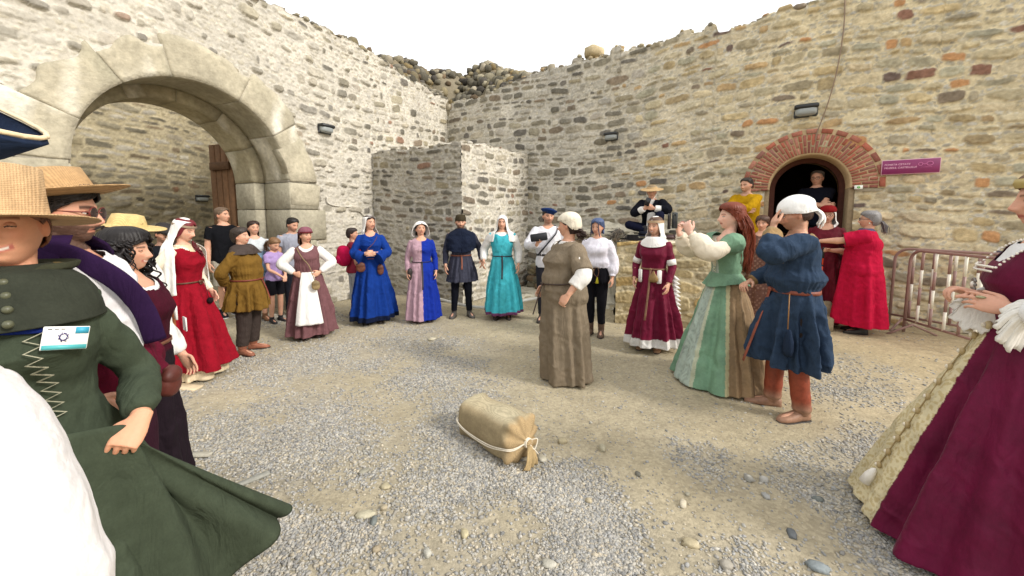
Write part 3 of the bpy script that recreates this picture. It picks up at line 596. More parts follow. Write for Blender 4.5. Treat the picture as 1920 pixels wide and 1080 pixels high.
for k in range(60):
    s = rs.uniform(2.9, 4.5); r = rs.uniform(.06, .13); z = rs.uniform(.02, ledge_top(s)); V, F = rock(on_R(s, ledge_w(s) + .04, z), (r * 1.5, r * .6, r), 600 + k, .7, math.atan2(ER[1], ER[0]), 9, 6, .25); mb.add(V, F, PAL_GREY[rs.randint(8)] * rs.uniform(.8, 1.2))
world_child(mb.build('loose_rubble', M_STONE, smooth=False), ledge)
# low coursed block in front of the ledge
lb = empty('low_stone_wall', (2.2, 5.9, 0)); tag(lb, 'low thick stub of coursed stone wall behind the burgundy dressed dancer', 'wall')
A = np.array((1.64, 5.98)); B = np.array((2.92, 5.52)); e = nrm(B - A); n = np.array((e[1], -e[0])); L = np.linalg.norm(B - A)
def pal_lb(rs, n_, sb, z): return np.array([[lin(176, 160, 122), lin(160, 146, 112), lin(184, 166, 124), lin(146, 134, 106), lin(190, 160, 100)][i] for i in rs.randint(0, 5, n_)]) * rs.uniform(.8, 1.15, n_)[:, None]
flat = lambda u: 1.27 + .02 * np.sin(u * 7)
world_child(make_wall(None, 'wall_face', A, e, n, L, flat, .012, 61, .19, .36, pal_lb, .05, MORT_W * .9, .8, None, .3, protr=.035), lb)
E2 = np.array((B[0] + .42, B[1] + 1.15)); e2 = nrm(E2 - B); n2 = np.array((e2[1], -e2[0])); world_child(make_wall(None, 'wall_face', B, e2, n2, np.linalg.norm(E2 - B), flat, .014, 62, .19, .36, pal_lb, .05, lin(212, 186, 140), .8, None, .3, protr=.035), lb)  # right end: warm light from the right painted into its mortar
E3 = np.array((A[0] + .38, A[1] + 1.1)); e3 = nrm(A - E3); n3 = np.array((e3[1], -e3[0])); world_child(make_wall(None, 'wall_face', E3, e3, n3, np.linalg.norm(E3 - A), flat, .02, 63, .19, .36, pal_dark, .05, MORT * .9, .8, None, .3, protr=.03), lb)
gs = 24; V = []
for i in range(gs):
    for j in range(gs):
        a, b = i / (gs - 1), j / (gs - 1); p = (A * (1 - a) + B * a) * (1 - b) + (E3 * (1 - a) + E2 * a) * b; V.append((p[0], p[1], 1.255))
V = np.array(V); V[:, 2] += .03 * fbm(V, 4., 8, 3); F = [(i * gs + j, (i + 1) * gs + j, (i + 1) * gs + j + 1, i * gs + j + 1) for i in range(gs - 1) for j in range(gs - 1)]
world_child(mesh_np('wall_top', V, F, M_STONE, None, lin(206, 196, 172) * (1 + .12 * fbm(V, 5., 2, 3))[:, None]), lb)
# wall lamps
def bulkhead(O, e, n, s, z, label, k=1.0):
    r = empty('wall_lamp', tuple(wallpt(O, e, n, s, .03, z)), math.atan2(e[1], e[0])); sg = 1 if (e[0] * -n[1] + e[1] * n[0]) > 0 else -1
    if sg < 0: r.rotation_euler = (0, 0, math.atan2(e[1], e[0]) + math.pi)
    tag(r, label, 'lamp', 'black bulkhead lamps on the walls')
    V, F = box((0, 0, 0), (.14 * k, .02, .085 * k), None, .02); mesh_np('back_plate', V, F, M_METAL, r, lin(40, 42, 44))
    rings = []
    for y, sx, sz in ((-.02, .13, .075), (-.07, .125, .07), (-.10, .105, .055), (-.112, .07, .035)):
        a = np.linspace(0, 2 * math.pi, 20, endpoint=False); rings.append(np.stack([np.sign(np.cos(a)) * np.abs(np.cos(a)) ** .5 * sx * k, a * 0 + y * k, np.sign(np.sin(a)) * np.abs(np.sin(a)) ** .5 * sz * k], 1))
    V, F = loft(np.array(rings)); mesh_np('lens', V, F, M_GLOSS, r, lin(150, 156, 156))
    V, F = box((0, -.065 * k, .052 * k), (.14 * k, .062 * k, .030 * k), None, .015); mesh_np('hood', V, F, M_METAL, r, lin(34, 36, 38))
    return r
bulkhead(C0, EL, NL, 3.98, 3.30, 'black bulkhead lamp on the left wall beside the great arch')
bulkhead(C0, ER, NR, 4.69, 3.36, 'black bulkhead lamp on the long wall midway between buttress and doorway')
bulkhead(C0, ER, NR, 7.97, 3.40, 'largest black bulkhead lamp above the brick arched doorway', 1.15)
bulkhead(YO, EL, NL, 2.6, 2.15, 'small black lamp on the grey wall seen through the great arch')
# cable down the wall
cb = MB(); V, F = tube(smoothpath([on_R(8.35, .06, 5.2), on_R(8.37, .045, 4.6), on_R(8.33, .05, 4.0), on_R(8.25, .05, 3.5), on_R(8.14, .06, 3.05), on_R(8.12, .07, 2.9)], 40), .009, 6); cb.add(V, F, lin(132, 112, 92))
tag(cb.build('cable', M_METAL), 'thin brown cable hanging down the wall to the brick arch', 'cable')
# purple sign with two lines of lettering and a key emblem
sg = empty('wall_sign', tuple(on_R(9.255, .07, 2.41)), math.atan2(ER[1], ER[0])); tag(sg, 'purple rectangular sign with pale lettering and a key emblem beside the doorway', 'sign')
V, F = box((0, 0, 0), (.312, .012, .108), None, .004); mesh_np('sign_edge', V, F, M_METAL, sg, lin(214, 170, 186), smooth=False)
V, F = box((0, -.013, 0), (.305, .004, .100), None, .002); mesh_np('panel', V, F, M_METAL, sg, lin(130, 36, 92), smooth=False)
def text(parent, body, loc, size, colr, name='lettering', rx=90, rz=0, shear=0.0, ext=.0008):
    cu = bpy.data.curves.new(name + '_c', 'FONT'); cu.body = body; cu.size = size; cu.extrude = ext; cu.shear = shear
    to = bpy.data.objects.new('tmp', cu); COL.objects.link(to); dg = bpy.context.evaluated_depsgraph_get(); me = bpy.data.meshes.new_from_object(to.evaluated_get(dg)); bpy.data.objects.remove(to)
    me.name = name; n_ = len(me.vertices); a = me.color_attributes.new('Col', 'FLOAT_COLOR', 'POINT'); a.data.foreach_set('color', np.tile(np.append(colr, 1.0), n_).astype(np.float32)); me.materials.clear(); me.materials.append(M_METAL)
    o = bpy.data.objects.new(name, me); COL.objects.link(o); o.parent = parent; o.location = loc; o.rotation_euler = (R(rx), 0, R(rz)); return o
text(sg, 'POARTA CETATII', (-.283, -.0185, .026), .036, lin(244, 190, 214), shear=.15); text(sg, 'MUZEUL CASTELULUI', (-.283, -.0185, -.022), .036, lin(244, 190, 214), shear=.15)
mb = MB(); a = np.linspace(0, 2 * math.pi, 24)
kc = lin(200, 110, 160)
mb.add(*tube(np.stack([.105 + .022 * np.cos(a), a * 0 - .0185, .028 + .022 * np.sin(a)], 1), .004, 6), kc)
mb.add(*tube(np.stack([.200 + .032 * np.cos(a), a * 0 - .0185, .030 + .028 * np.sin(a)], 1), .005, 6), kc)
mb.add(*tube([(.127, -.0185, .028), (.17, -.0185, .032)], .0035, 6), kc); mb.add(*tube([(.15, -.0185, .03), (.15, -.0185, .012)], .0035, 6), kc); mb.add(*tube([(.10, -.0185, -.018), (.225, -.0185, -.018)], .0018, 6), kc)
mb.build('key_emblem', M_METAL, sg)
s2 = empty('direction_plate', tuple(on_R(8.70, .075, 2.13)), math.atan2(ER[1], ER[0])); tag(s2, 'tiny white plate with a green dot at the right foot of the brick arch', 'sign')
V, F = box((0, 0, 0), (.05, .005, .03), None, .002); mesh_np('plate', V, F, M_METAL, s2, lin(235, 238, 230), smooth=False)
a = np.linspace(0, 2 * math.pi, 20, endpoint=False); V, F = loft(np.array([np.stack([.019 * np.cos(a), a * 0 + y, .019 * np.sin(a)], 1) for y in (-.004, -.008)])); mesh_np('green_dot', V, F, M_METAL, s2, lin(80, 180, 60))
mb = MB(); mb.add(*tube([(0, -.0095, -.009), (0, -.0095, .009)], .002, 5)); mb.add(*tube([(-.007, -.0095, .003), (0, -.0095, .01), (.007, -.0095, .003)], .002, 5)); mb.C = [np.tile(lin(240, 245, 235), (len(v), 1)) for v in mb.V]; mb.build('arrow', M_METAL, s2)
# crowd barriers
def barrier(p0, p1, label, seed, phase=0, zt=1.05):
    p0 = np.array(p0, float); p1 = np.array(p1, float); L = np.linalg.norm(p1 - p0); r = empty('crowd_barrier', (p0[0], p0[1], 0), math.atan2(p1[1] - p0[1], p1[0] - p0[0])); tag(r, label, 'barrier', 'red and white crowd barriers along the wall')
    rc = lin(150, 120, 112); wc = lin(228, 224, 208); zb = .2; rr = .16
    loop = [(0, 0, .02), (0, 0, zt - rr)] + [(rr - rr * math.cos(t), 0, zt - rr + rr * math.sin(t)) for t in np.linspace(.2, math.pi / 2, 6)] + [(L - rr + rr * math.sin(t), 0, zt - rr + rr * math.cos(t)) for t in np.linspace(0, math.pi / 2 - .2, 6)] + [(L, 0, zt - rr), (L, 0, .02)]
    mb = MB(); mb.add(*tube(loop, .019, 10), rc); mb.add(*tube([(0, 0, zb), (L, 0, zb)], .016, 8), rc); mb.build('frame', M_METAL, r)
    nb = int(L / .19)
    for k in range(1, nb):
        x = L * k / nb; zs = np.linspace(zb, zt - .015, 5); o_ = (k + phase) % 2; mb = MB()
        for q in range(4): mb.add(*tube([(x, 0, zs[q]), (x, 0, zs[q + 1])], .017, 8), wc if (q + o_) % 2 else rc)
        mb.build('bar', M_METAL, r)
    for x in (.14, L - .14):
        mb = MB(); mb.add(*tube([(x, -.30, .015), (x, -.06, .13), (x, 0, .16), (x, .06, .13), (x, .30, .015)], .015, 8), rc); mb.build('foot', M_METAL, r)
    return r
barrier((5.66, 5.42), (5.36, 3.5), 'nearer red and white banded crowd barrier angled out from the wall', 1, 0, 1.2)
barrier((5.74, 5.72), (6.5, 4.0), 'farther red and white banded crowd barrier close against the wall', 2, 1, 1.2)
# poster on the wall behind the barriers
po = empty('poster', tuple(on_R(10.35, .06, .98)), math.atan2(ER[1], ER[0])); tag(po, 'small white poster with red flower picture on a dark board behind the barriers', 'poster')
V, F = box((-.02, 0, 0), (.14, .012, .22), None, .003); mesh_np('board', V, F, M_METAL, po, lin(44, 40, 66), smooth=False); V, F = box((.012, -.014, -.01), (.105, .003, .185), None, .001); mesh_np('sheet', V, F, M_METAL, po, lin(214, 222, 228), smooth=False)
mb = MB(); rs = np.random.RandomState(3)
for k in range(16): mb.add(*ell((.01 + rs.uniform(-.03, .035), -.019, rs.uniform(-.12, .03)), (.018, .003, .022)), [lin(70, 74, 70), lin(52, 60, 48), lin(60, 60, 64)][k % 3])
for k in range(4): mb.add(*ell((.03 + rs.uniform(-.015, .02), -.023, rs.uniform(-.01, .03)), (.013, .003, .013)), lin(190, 40, 40))
mb.build('flower_picture', M_METAL, po)
# pale pipe, plank and rope lying about
mb = MB(); mb.add(*tube(smoothpath([(-1.55, 7.55, .07), (-1.0, 7.0, .06), (-.55, 6.78, .05), (-.3, 6.9, .08), (-.1, 7.0, .05), (.4, 7.4, .07), (1.1, 7.7, .06)], 60), .026, 8, squash=.45), lin(206, 206, 200)); mb.build('plastic_band', M_LINEN); tag(bpy.data.objects['plastic_band'], 'flattened pale plastic band trailing along the foot of the buttress', 'plastic band')
def slab(name, px, py, L, W, T, rz, label, colr, m=M_WOOD, jag=.06):
    x, y = gp(px, py); o = empty(name, (x, y, 0), rz); V, F = box((0, 0, T / 2 + .012), (L / 2, W / 2, T / 2), None, min(.006, T * .3)); V = V * (1 + jag * fbm(V, 6., int(px), 2))[:, None]; bpy.data.objects.remove(o)
    o = mesh_np(name, V, F, m, None, colr, smooth=False); o.location = (x, y, 0); o.rotation_euler = (0, R(2), rz); o['label'] = label; o['category'] = name.split('_')[-1]; return o
slab('wooden_plank', 338, 729, .42, .11, .025, R(-8), 'short pale broken plank lying beside the red dress hem', lin(196, 180, 150))
slab('flat_stone', 372, 858, .17, .05, .02, R(5), 'flat grey sliver of stone near the green skirt edge', lin(170, 166, 152), M_STONE)
slab('flat_stone', 476, 904, .17, .045, .02, R(48), 'narrow slanting grey stone sliver right of the green skirt', lin(150, 150, 142), M_STONE)
# distinct stones on the ground
ST = [(686, 968, .085, .05, .022, 'large pale angular slab stone in the foreground gravel', (190, 184, 160)), (701, 982, .05, .03, .03, 'blue grey rounded stone beside the pale slab', (120, 126, 124)), (720, 955, .035, .03, .022, 'small beige stone behind the pale slab', (188, 176, 150)), (871, 1003, .05, .032, .028, 'oval beige pebble stone left of the lower middle', (202, 190, 156)), (706, 1038, .032, .028, .026, 'round brownish stone near the bottom edge', (160, 148, 126)), (801, 1043, .045, .03, .03, 'smooth pale egg shaped stone at the bottom edge', (196, 194, 182)), (683, 887, .07, .035, .016, 'flat grey stone left of the gravel band', (164, 160, 146)), (722, 915, .05, .045, .02, 'cream triangular stone in the gravel', (196, 186, 156)), (1281, 947, .055, .032, .028, 'white smooth oval stone in the middle foreground', (206, 196, 174)), (1295, 1023, .075, .045, .025, 'broad ochre flat stone near the bottom edge', (190, 178, 148)), (1404, 900, .05, .045, .03, 'grey cube shaped stone right of centre', (160, 158, 150)), (1432, 902, .045, .035, .035, 'round light grey stone beside the cube shaped one', (178, 176, 170)), (1435, 930, .045, .035, .02, 'flat pale grey stone in front of the round one', (172, 172, 168)), (1534, 936, .055, .035, .018, 'dark blue grey flat stone on the right', (120, 126, 124)), (1129, 843, .045, .03, .03, 'small pale stone right of the sack', (194, 186, 162)), (1054, 831, .045, .03, .03, 'tan wedge stone just right of the sack', (190, 178, 148)), (1015, 859, .06, .035, .022, 'pale slab stone at the foot of the sack', (182, 176, 158)), (1289, 927, .03, .02, .015, 'thin upright pale flake behind the white stone', (196, 190, 172)), (1196, 890, .035, .025, .02, 'little dark grey stone in the middle of the court', (120, 118, 108)), (810, 638, .08, .05, .025, 'flat pale stone in the middle distance', (188, 180, 156)), (1104, 940, .035, .028, .025, 'small tan stone left of the white oval one', (180, 168, 142)), (1484, 1000, .06, .035, .02, 'dark slate flake in the lower right gravel', (116, 120, 122)), (1534, 1066, .08, .05, .03, 'bluish stone at the bottom edge on the right', (140, 148, 150)), (1029, 1062, .035, .06, .02, 'long white flake stone at the bottom edge', (206, 202, 190)), (1362, 1063, .05, .04, .03, 'rounded grey stone at the bottom edge in the middle', (176, 170, 158))]
for k, (px, py, rx, ry, rz_, lab, cc) in enumerate(ST):
    x, y = gp(px, py); sc = .62 if y < 2.5 else .8; V, F = rock((0, 0, 0), (rx * sc, ry * sc, rz_ * sc), 800 + k, 1.0, k * 1.7, 9, 6, .34); o = mesh_np('stone', V, F, M_STONE, None, dress_col(V * 6, 33 + k, lin(*cc) * .85), smooth=False); o.location = (x, y, rz_ * sc * .55 + ground_z(np.array([x]), np.array([y]))[0]); tag(o, lab, 'stone', 'larger stones lying on the gravel')
# ---------------------------------------------------------------- the sack
a0 = np.array(gp(888, 806)); a1 = np.array(gp(976, 858)); ax = a1 - a0; Ls = np.linalg.norm(ax)
sk = empty('burlap_sack', ((a0[0] + a1[0]) / 2, (a0[1] + a1[1]) / 2, 0), math.atan2(ax[1], ax[0])); tag(sk, 'tied burlap sack bundle lying alone in the middle of the court', 'sack')
Lh = .262; Rs = .142; th = np.linspace(0, 2 * math.pi, 96, endpoint=False); rings = []
prof = [(-Lh - .012, .02), (-Lh - .012, .06), (-Lh - .008, .105), (-Lh, .135), (-Lh + .02, .150)] + [(x, .142 + .006 * math.sin(x * 14)) for x in np.linspace(-Lh + .05, Lh - .06, 22)] + [(Lh - .02, .155), (Lh + .005, .142), (Lh + .018, .12), (Lh + .025, .095), (Lh + .032, .07), (Lh + .042, .045), (Lh + .055, .026), (Lh + .075, .022)]
for i, (x, r) in enumerate(prof):
    f = np.clip((x - (Lh - .05)) / .06, 0, 1); pl = 1 + f * .16 * np.sign(np.sin(th * 9 + .5 * np.sin(3 * th))) * np.abs(np.sin(th * 9 + .5 * np.sin(3 * th))) ** .7
    sq = 1 / (np.abs(np.cos(th)) ** 4 + np.abs(np.sin(th)) ** 4) ** (1 / 4); wr = 1 + .025 * fbm(np.stack([x * 5 + th * 0, np.cos(th) * 1.6, np.sin(th) * 1.6], 1), 1.6, 3, 3)
    rr = r * pl * (1 + (sq - 1) * .85) * wr; z = Rs * .95 + rr * np.sin(th); rings.append(np.stack([x + 0 * th, rr * np.cos(th), np.maximum(z, .006)], 1))
V, F = loft(np.array(rings)); n = fbm(V, 6., 8, 3); base = lin(172, 156, 124); cap = np.clip((V[:, 0] - Lh + .03) / .03, 0, 1)[:, None]; c = base * (1 + .10 * n)[:, None]; top = np.clip((V[:, 2] - .25) / .03, 0, 1)[:, None] * (1 - cap); c = c * (1 - top) + lin(186, 176, 148) * top; c = c * (1 - cap) + lin(178, 154, 116) * cap  # tied end tinted orange to paint in warm side light; top lightened
mesh_np('sack_cloth', V, F, M_BURLAP, sk, c)
# tied tail
rings = []
for i, t in enumerate(np.linspace(0, 1, 16)):
    ctr = np.array((Lh + .07 + .045 * math.sin(t * 2.2), -.015 * t - .02 * t, Rs - .01 - .135 * t - .01)); w = .020 + .048 * t ** .8; u = th
    rings.append(np.stack([ctr[0] + .012 * (1 - t * .3) * np.sin(u) + .010 * t * np.sin(np.cos(u) * 9), ctr[1] + w * np.cos(u), ctr[2] + .012 * np.sin(u) * (1 - t) + t * .018 * np.sin(np.cos(u) * 5 + 1)], 1))
V, F = loft(np.array(rings)); V[:, 2] = np.maximum(V[:, 2], .004); mesh_np('tied_tail', V, F, M_BURLAP, sk, lin(182, 158, 116) * (1 + .15 * fbm(V, 20., 4, 2))[:, None])
mb = MB(); a = np.linspace(0, 2 * math.pi, 30); wc = lin(226, 218, 200)
for k in range(3): mb.add(*tube(np.stack([Lh + .052 + .007 * k + 0 * a, .030 * np.cos(a), Rs - .005 + .030 * np.sin(a)], 1), .0042, 6), wc)
for dz in (0, .010):
    mb.add(*tube(smoothpath([(Lh + .055, -.028, Rs), (Lh + .02, -.10, Rs - .03 + dz), (Lh - .03, -.158, Rs - .025 + dz), (.08, -.166, Rs - .055 + dz * 1.4), (-.15, -.165, Rs - .045 + dz), (-Lh, -.155, Rs - .005 + dz), (-Lh - .02, -.06, Rs)], 50), .0042, 6), wc)
mb.add(*tube(smoothpath([(Lh + .065, .02, Rs + .01), (Lh + .10, .05, Rs + .02), (Lh + .10, .02, Rs - .04), (Lh + .08, 0, Rs - .01), (Lh + .105, .055, Rs - .09)], 24), .0038, 6), wc)
mb.build('cord', M_LINEN, sk)
# ---------------------------------------------------------------- people
def remesh(parts, vox, sm=3):
    V = []; F = []; n = 0
    for v, f in parts:
        V.append(np.asarray(v, float)); F += [tuple(int(i) + n for i in q) for q in f]; n += len(v)
    me = bpy.data.meshes.new('t'); me.from_pydata(np.concatenate(V).tolist(), [], F); o = bpy.data.objects.new('t', me); COL.objects.link(o)
    m = o.modifiers.new('r', 'REMESH'); m.mode = 'VOXEL'; m.voxel_size = vox; m.adaptivity = 0
    if sm: k = o.modifiers.new('s', 'SMOOTH'); k.iterations = sm; k.factor = .5
    dg = bpy.context.evaluated_depsgraph_get(); ev = o.evaluated_get(dg); r = ev.to_mesh()
    Vn = np.empty(len(r.vertices) * 3, np.float32); r.vertices.foreach_get('co', Vn); Nn = np.empty(len(r.vertices) * 3, np.float32); r.vertices.foreach_get('normal', Nn)
    Fn = np.empty(len(r.loops), np.int32); r.loops.foreach_get('vertex_index', Fn); q = len(r.loops) == len(r.polygons) * 4
    Fn = Fn.reshape(-1, 4) if q else [tuple(p.vertices) for p in r.polygons]
    ev.to_mesh_clear(); bpy.data.objects.remove(o); bpy.data.meshes.remove(me)
    return Vn.reshape(-1, 3).astype(float), Fn, Nn.reshape(-1, 3).astype(float)
def sel_ring(z, rx, ry, yc=0, m=32, ex=2.3, xc=0):
    a = np.linspace(0, 2 * math.pi, m, endpoint=False); c, s = np.cos(a), np.sin(a); k = 1 / (np.abs(c) ** ex + np.abs(s) ** ex) ** (1 / ex)
    return np.stack([xc + rx * c * k, yc + ry * s * k, np.full(m, float(z))], 1)
def G(x, m, s): return np.exp(-((x - m) / s) ** 2)
def head_geo(sex):
    nu, nv = 72, 54; V = []; F = []
    th = np.linspace(.001, math.pi - .001, nv); ph = np.linspace(0, 2 * math.pi, nu, endpoint=False); T, Ph = np.meshgrid(th, ph, indexing='ij')
    rad = np.sin(T) ** .85; z = .114 * np.cos(T); t = np.clip(-z / .114, 0, 1); a = .0755 if sex == 'f' else .078
    x = a * rad * np.cos(Ph); y = .097 * rad * np.sin(Ph)
    x = x * (1 - .30 * t ** 1.5); back = y > 0
    y = np.where(back, y * 1.04 * (1 - .40 * t ** 1.2), y * (.90 + .10 * t))
    f = (~back) * 1.0
    y += .010 * f * G(np.abs(x), .031, .017) * G(z, .003, .013)
    y -= .004 * f * G(z, .027, .010) * G(x, 0, .045) * (1.4 if sex == 'm' else .6)
    npf = np.interp(z, [-.050, -.040, -.030, -.010, .012, .03], [0, .72, 1.0, .62, .22, 0]); y -= .029 * f * npf * G(x, 0, .0095 + .004 * G(z, -.034, .012))
    y -= .008 * f * G(np.abs(x), .013, .006) * G(z, -.036, .007)
    y -= .0055 * f * (G(z, -.056, .0055) + G(z, -.067, .006)) * G(x, 0, .022); y += .003 * f * G(z, -.0615, .0025) * G(x, 0, .026)
    y -= .008 * f * G(z, -.093, .013) * G(x, 0, .02); y -= .004 * f * G(np.abs(x), .042, .018) * G(z, -.022, .018)
    Vv = np.stack([x, y, z], -1).reshape(-1, 3)
    for i in range(nv - 1):
        for j in range(nu): F.append((i * nu + j, (i + 1) * nu + j, (i + 1) * nu + (j + 1) % nu, i * nu + (j + 1) % nu))
    F.append(tuple(range(nu))); F.append(tuple(range((nv - 1) * nu, nv * nu))[::-1])
    return Vv, F
HG = {k: head_geo(k) for k in 'fm'}
def blend(c, m, w): return c * (1 - w[:, None]) + np.asarray(m) * w[:, None]
def hand_parts(W, d, n, side, curl=.35, s=1.0, spread=.06, thumb=.6, grip=None):
    """palm + five fingers; W wrist, d finger direction, n palm normal"""
    d = nrm(d); n = nrm(np.asarray(n, float) - d * np.dot(n, d)); t = -side * np.cross(d, n)   # toward the thumb
    P = []; rings = []; a = np.linspace(0, 2 * math.pi, 14, endpoint=False)
    for q, (l, w, h) in enumerate(((-.02, .024, .019), (.01, .030, .018), (.04, .038, .0165), (.07, .041, .0145), (.092, .038, .011))):
        c = W + d * l * s; rings.append(c + s * (np.cos(a)[:, None] * w * t + np.sin(a)[:, None] * h * n))
    P.append(loft(np.array(rings)))
    for k, (o, L, r) in enumerate(((.030, .068, .0085), (.010, .077, .0088), (-.010, .072, .0085), (-.029, .057, .0075))):
        cu = curl[k] if isinstance(curl, (list, tuple)) else curl * (1 + .12 * k); b = W + d * .085 * s + t * o * s; dd = nrm(d + t * spread * (1.5 - k) * .8); pts = [b - dd * .02 * s, b]; ang = 0
        for seg, fr in enumerate((.45, .32, .23)):
            ang += cu * (1.0, 1.15, .8)[seg]; v = dd * math.cos(ang) + n * math.sin(ang); pts.append(pts[-1] + v * L * fr * s)
        P.append(tube(smoothpath(pts, 12), np.linspace(r, r * .72, 12) * s, 8)); P.append(ell(pts[-1], np.full(3, r * .78 * s), None, 8, 6))
    tb = W + d * .022 * s + t * .022 * s; v1 = nrm(d * .62 + t * .75 + n * .35); v2 = nrm(d * .95 + t * .30 * (1 - thumb) + n * (.15 + thumb * .6))
    pts = [tb - v1 * .01 * s, tb + v1 * .030 * s, tb + v1 * .034 * s + v2 * .030 * s, tb + v1 * .034 * s + v2 * .055 * s]; P.append(tube(smoothpath(pts, 10), np.linspace(.0125, .0082, 10) * s, 8)); P.append(ell(pts[-1], np.full(3, .0082 * s), None, 8, 6))
    return P
def ik(S, T, L1, L2, pole):
    S, T = np.asarray(S, float), np.asarray(T, float); v = T - S; D = np.linalg.norm(v)
    if D > (L1 + L2) * .995: T = S + v / D * (L1 + L2) * .995; v = T - S; D = np.linalg.norm(v)
    if D < abs(L1 - L2) + .05: T = S + nrm(v) * (abs(L1 - L2) + .05); v = T - S; D = np.linalg.norm(v)
    u = v / D; a = (L1 * L1 - L2 * L2 + D * D) / (2 * D); h = math.sqrt(max(L1 * L1 - a * a, 0)); p = np.asarray(pole, float); p = nrm(p - u * (p @ u))
    return S + u * a + p * h, T
class Person: pass
TORSO = {'f': [(.80, .150, .105, .01), (.90, .178, .122, .012), (.98, .168, .118, .008), (1.07, .132, .100, .0), (1.17, .140, .106, -.004), (1.255, .156, .130, -.018), (1.31, .158, .122, -.014), (1.36, .160, .098, -.002), (1.405, .158, .080, .004), (1.44, .108, .060, .010), (1.48, .052, .048, .012)],
         'm': [(.80, .150, .105, .01), (.90, .168, .118, .008), (.98, .160, .112, .004), (1.07, .150, .108, .0), (1.17, .162, .116, -.004), (1.27, .178, .124, -.006), (1.33, .182, .118, -.002), (1.385, .182, .100, .002), (1.42, .165, .080, .006), (1.455, .105, .062, .010), (1.495, .056, .052, .012)]}
SKIN = lin(206, 158, 132)
def person(label, px=None, py=None, top=None, face=0.0, sex='f', build=1.0, belly=0.0, pos=None, z0=0.0, H=None, hat=.0, skin=SKIN, arms=None, head=(0, 0, 0), lean=0.0, side=0.0, legs=None, vox=.0065, mouth='n', beard=None, brow=lin(58, 42, 34), iris=lin(70, 46, 30), eye=.36, feet=.09, toe=8, bust=0.0, cat='person', group=None, hand=1.0, hs=1.0):
    P = Person(); x, y = gp(px, py) if pos is None else pos
    rot = face - math.degrees(math.atan2(x, y))
    if H is None: H = hz(top, y) - z0 - hat
    s = H / 1.72; P.s = s; P.H = H; P.sex = sex; P.build = build; P.lean = lean; P.side = side; P.belly = belly
    r = empty('person', (x, y, z0), R(rot)); r.scale = (s, s, s); P.root = r; tag(r, label, cat, group); P.x, P.y = x, y; P.rot = R(rot)
    print('person', label[:34], 'pos %.2f %.2f H %.2f' % (x, y, H))
    tr = []
    for (z, rx, ry, yc) in TORSO[sex]:
        bb = 1 + (build - 1) * (1.0 if z < 1.36 else .55 if z < 1.42 else .3); q = belly * G(z, 1.03, .14)
        tr.append((z, rx * bb, ry * (1 + (build - 1) * 1.25 * (1 if z < 1.36 else .4)) + q * .6, yc - q * .5 - (bust * G(z, 1.26, .05) * .5)))
    P.tr = np.array(tr)
    def rad(z): return tuple(np.interp(z, P.tr[:, 0], P.tr[:, k]) for k in (1, 2, 3))
    P.rad = rad
    def U(V):
        V = np.array(V, float).reshape(-1, 3).copy(); k = np.maximum(V[:, 2] - .95, 0); V[:, 1] -= math.tan(R(lean)) * k; V[:, 0] += math.tan(R(side)) * k; V[:, 2] -= k * (1 - math.cos(R(lean))) * .6; return V
    P.U = U
    parts = []
    rings = [sel_ring(z, rx * .90, ry * .88, yc) for z, rx, ry, yc in tr]; V, F = loft(np.array(rings)); parts.append((U(V), F))
    # head
    nb = U([(0, .012, 1.49)])[0]; hc0 = np.array((0, -.004, .115)); Rh = rotz(R(head[0])) @ rotx(R(head[1])) @ roty(R(head[2])); P.hs = hs
    hc = nb + Rh @ hc0
    def HM(V, w=None):
        V = np.asarray(V, float).reshape(-1, 3) * P.hs; A = V @ Rh.T + hc
        if w is None: return A
        B = V + hc; return A * w[:, None] + B * (1 - w[:, None])
    P.HM = HM; P.hc = hc; P.Rh = Rh
    V, F = HG[sex]; parts.append((HM(V), F))
    nr_ = .052 * (1 if sex == 'f' else 1.12) * (1 + (build - 1) * .6); c0 = U([(0, .016, 1.42)])[0]; c1 = hc + Rh @ np.array((0, .022, -.055)); parts.append(tube(smoothpath([c0, (c0 + c1) / 2, c1], 8), [nr_ * 1.35, nr_ * 1.12, nr_, nr_ * .96, nr_ * .95, nr_ * .95, nr_, nr_], 18))
    for sx in (-1, 1): V, F = ell((sx * (.076 if sex == 'f' else .079), .014, -.006), (.009, .017, .029), rotz(-sx * .35), 12, 8); parts.append((HM(V), F))
    # arms
    A = {'L': dict(), 'R': dict()}; P.arm = {}
    if arms: A.update(arms)
    shw = (.150 if sex == 'f' else .172) * (1 + (build - 1) * .6)
    for k, sx in (('L', 1), ('R', -1)):
        q = A[k]; S = U([(sx * shw, .006, 1.385 if sex == 'f' else 1.40)])[0]; S = S + np.array(q.get('sh', (0, 0, 0)))
        T = np.array(q.get('to', (sx * (.235 + (build - 1) * .16), -.03, .88)), float); E, T = ik(S, T, .285, .245, q.get('pole', (sx * .5, 1, -.1)))
        ab = 1 + (build - 1) * .9; m = 1.0 if sex == 'f' else 1.12
        path = smoothpath([S - (E - S) * .08, S + (E - S) * .35, E, E + (T - E) * .45, T], 22); rr = np.interp(np.linspace(0, 1, 22), [0, .15, .35, .5, .62, 1], [.038 * ab * m, .044 * ab * m, .042 * ab * m, .036 * ab * m, .038 * ab * m, .025])
        parts.append(tube(path, rr, 14)); d = q.get('dir', T - E); n = q.get('n', (-sx, 0.15, 0))
        parts += hand_parts(T, d, n, sx, q.get('curl', .30), (1.0 if sex == 'f' else 1.08) * hand, q.get('spread', .06), q.get('thumb', .5))
        P.arm[k] = dict(S=S, E=E, T=T, path=path, d=nrm(d), n=nrm(n), sx=sx, ab=ab * m)
    # legs
    P.leg = {}
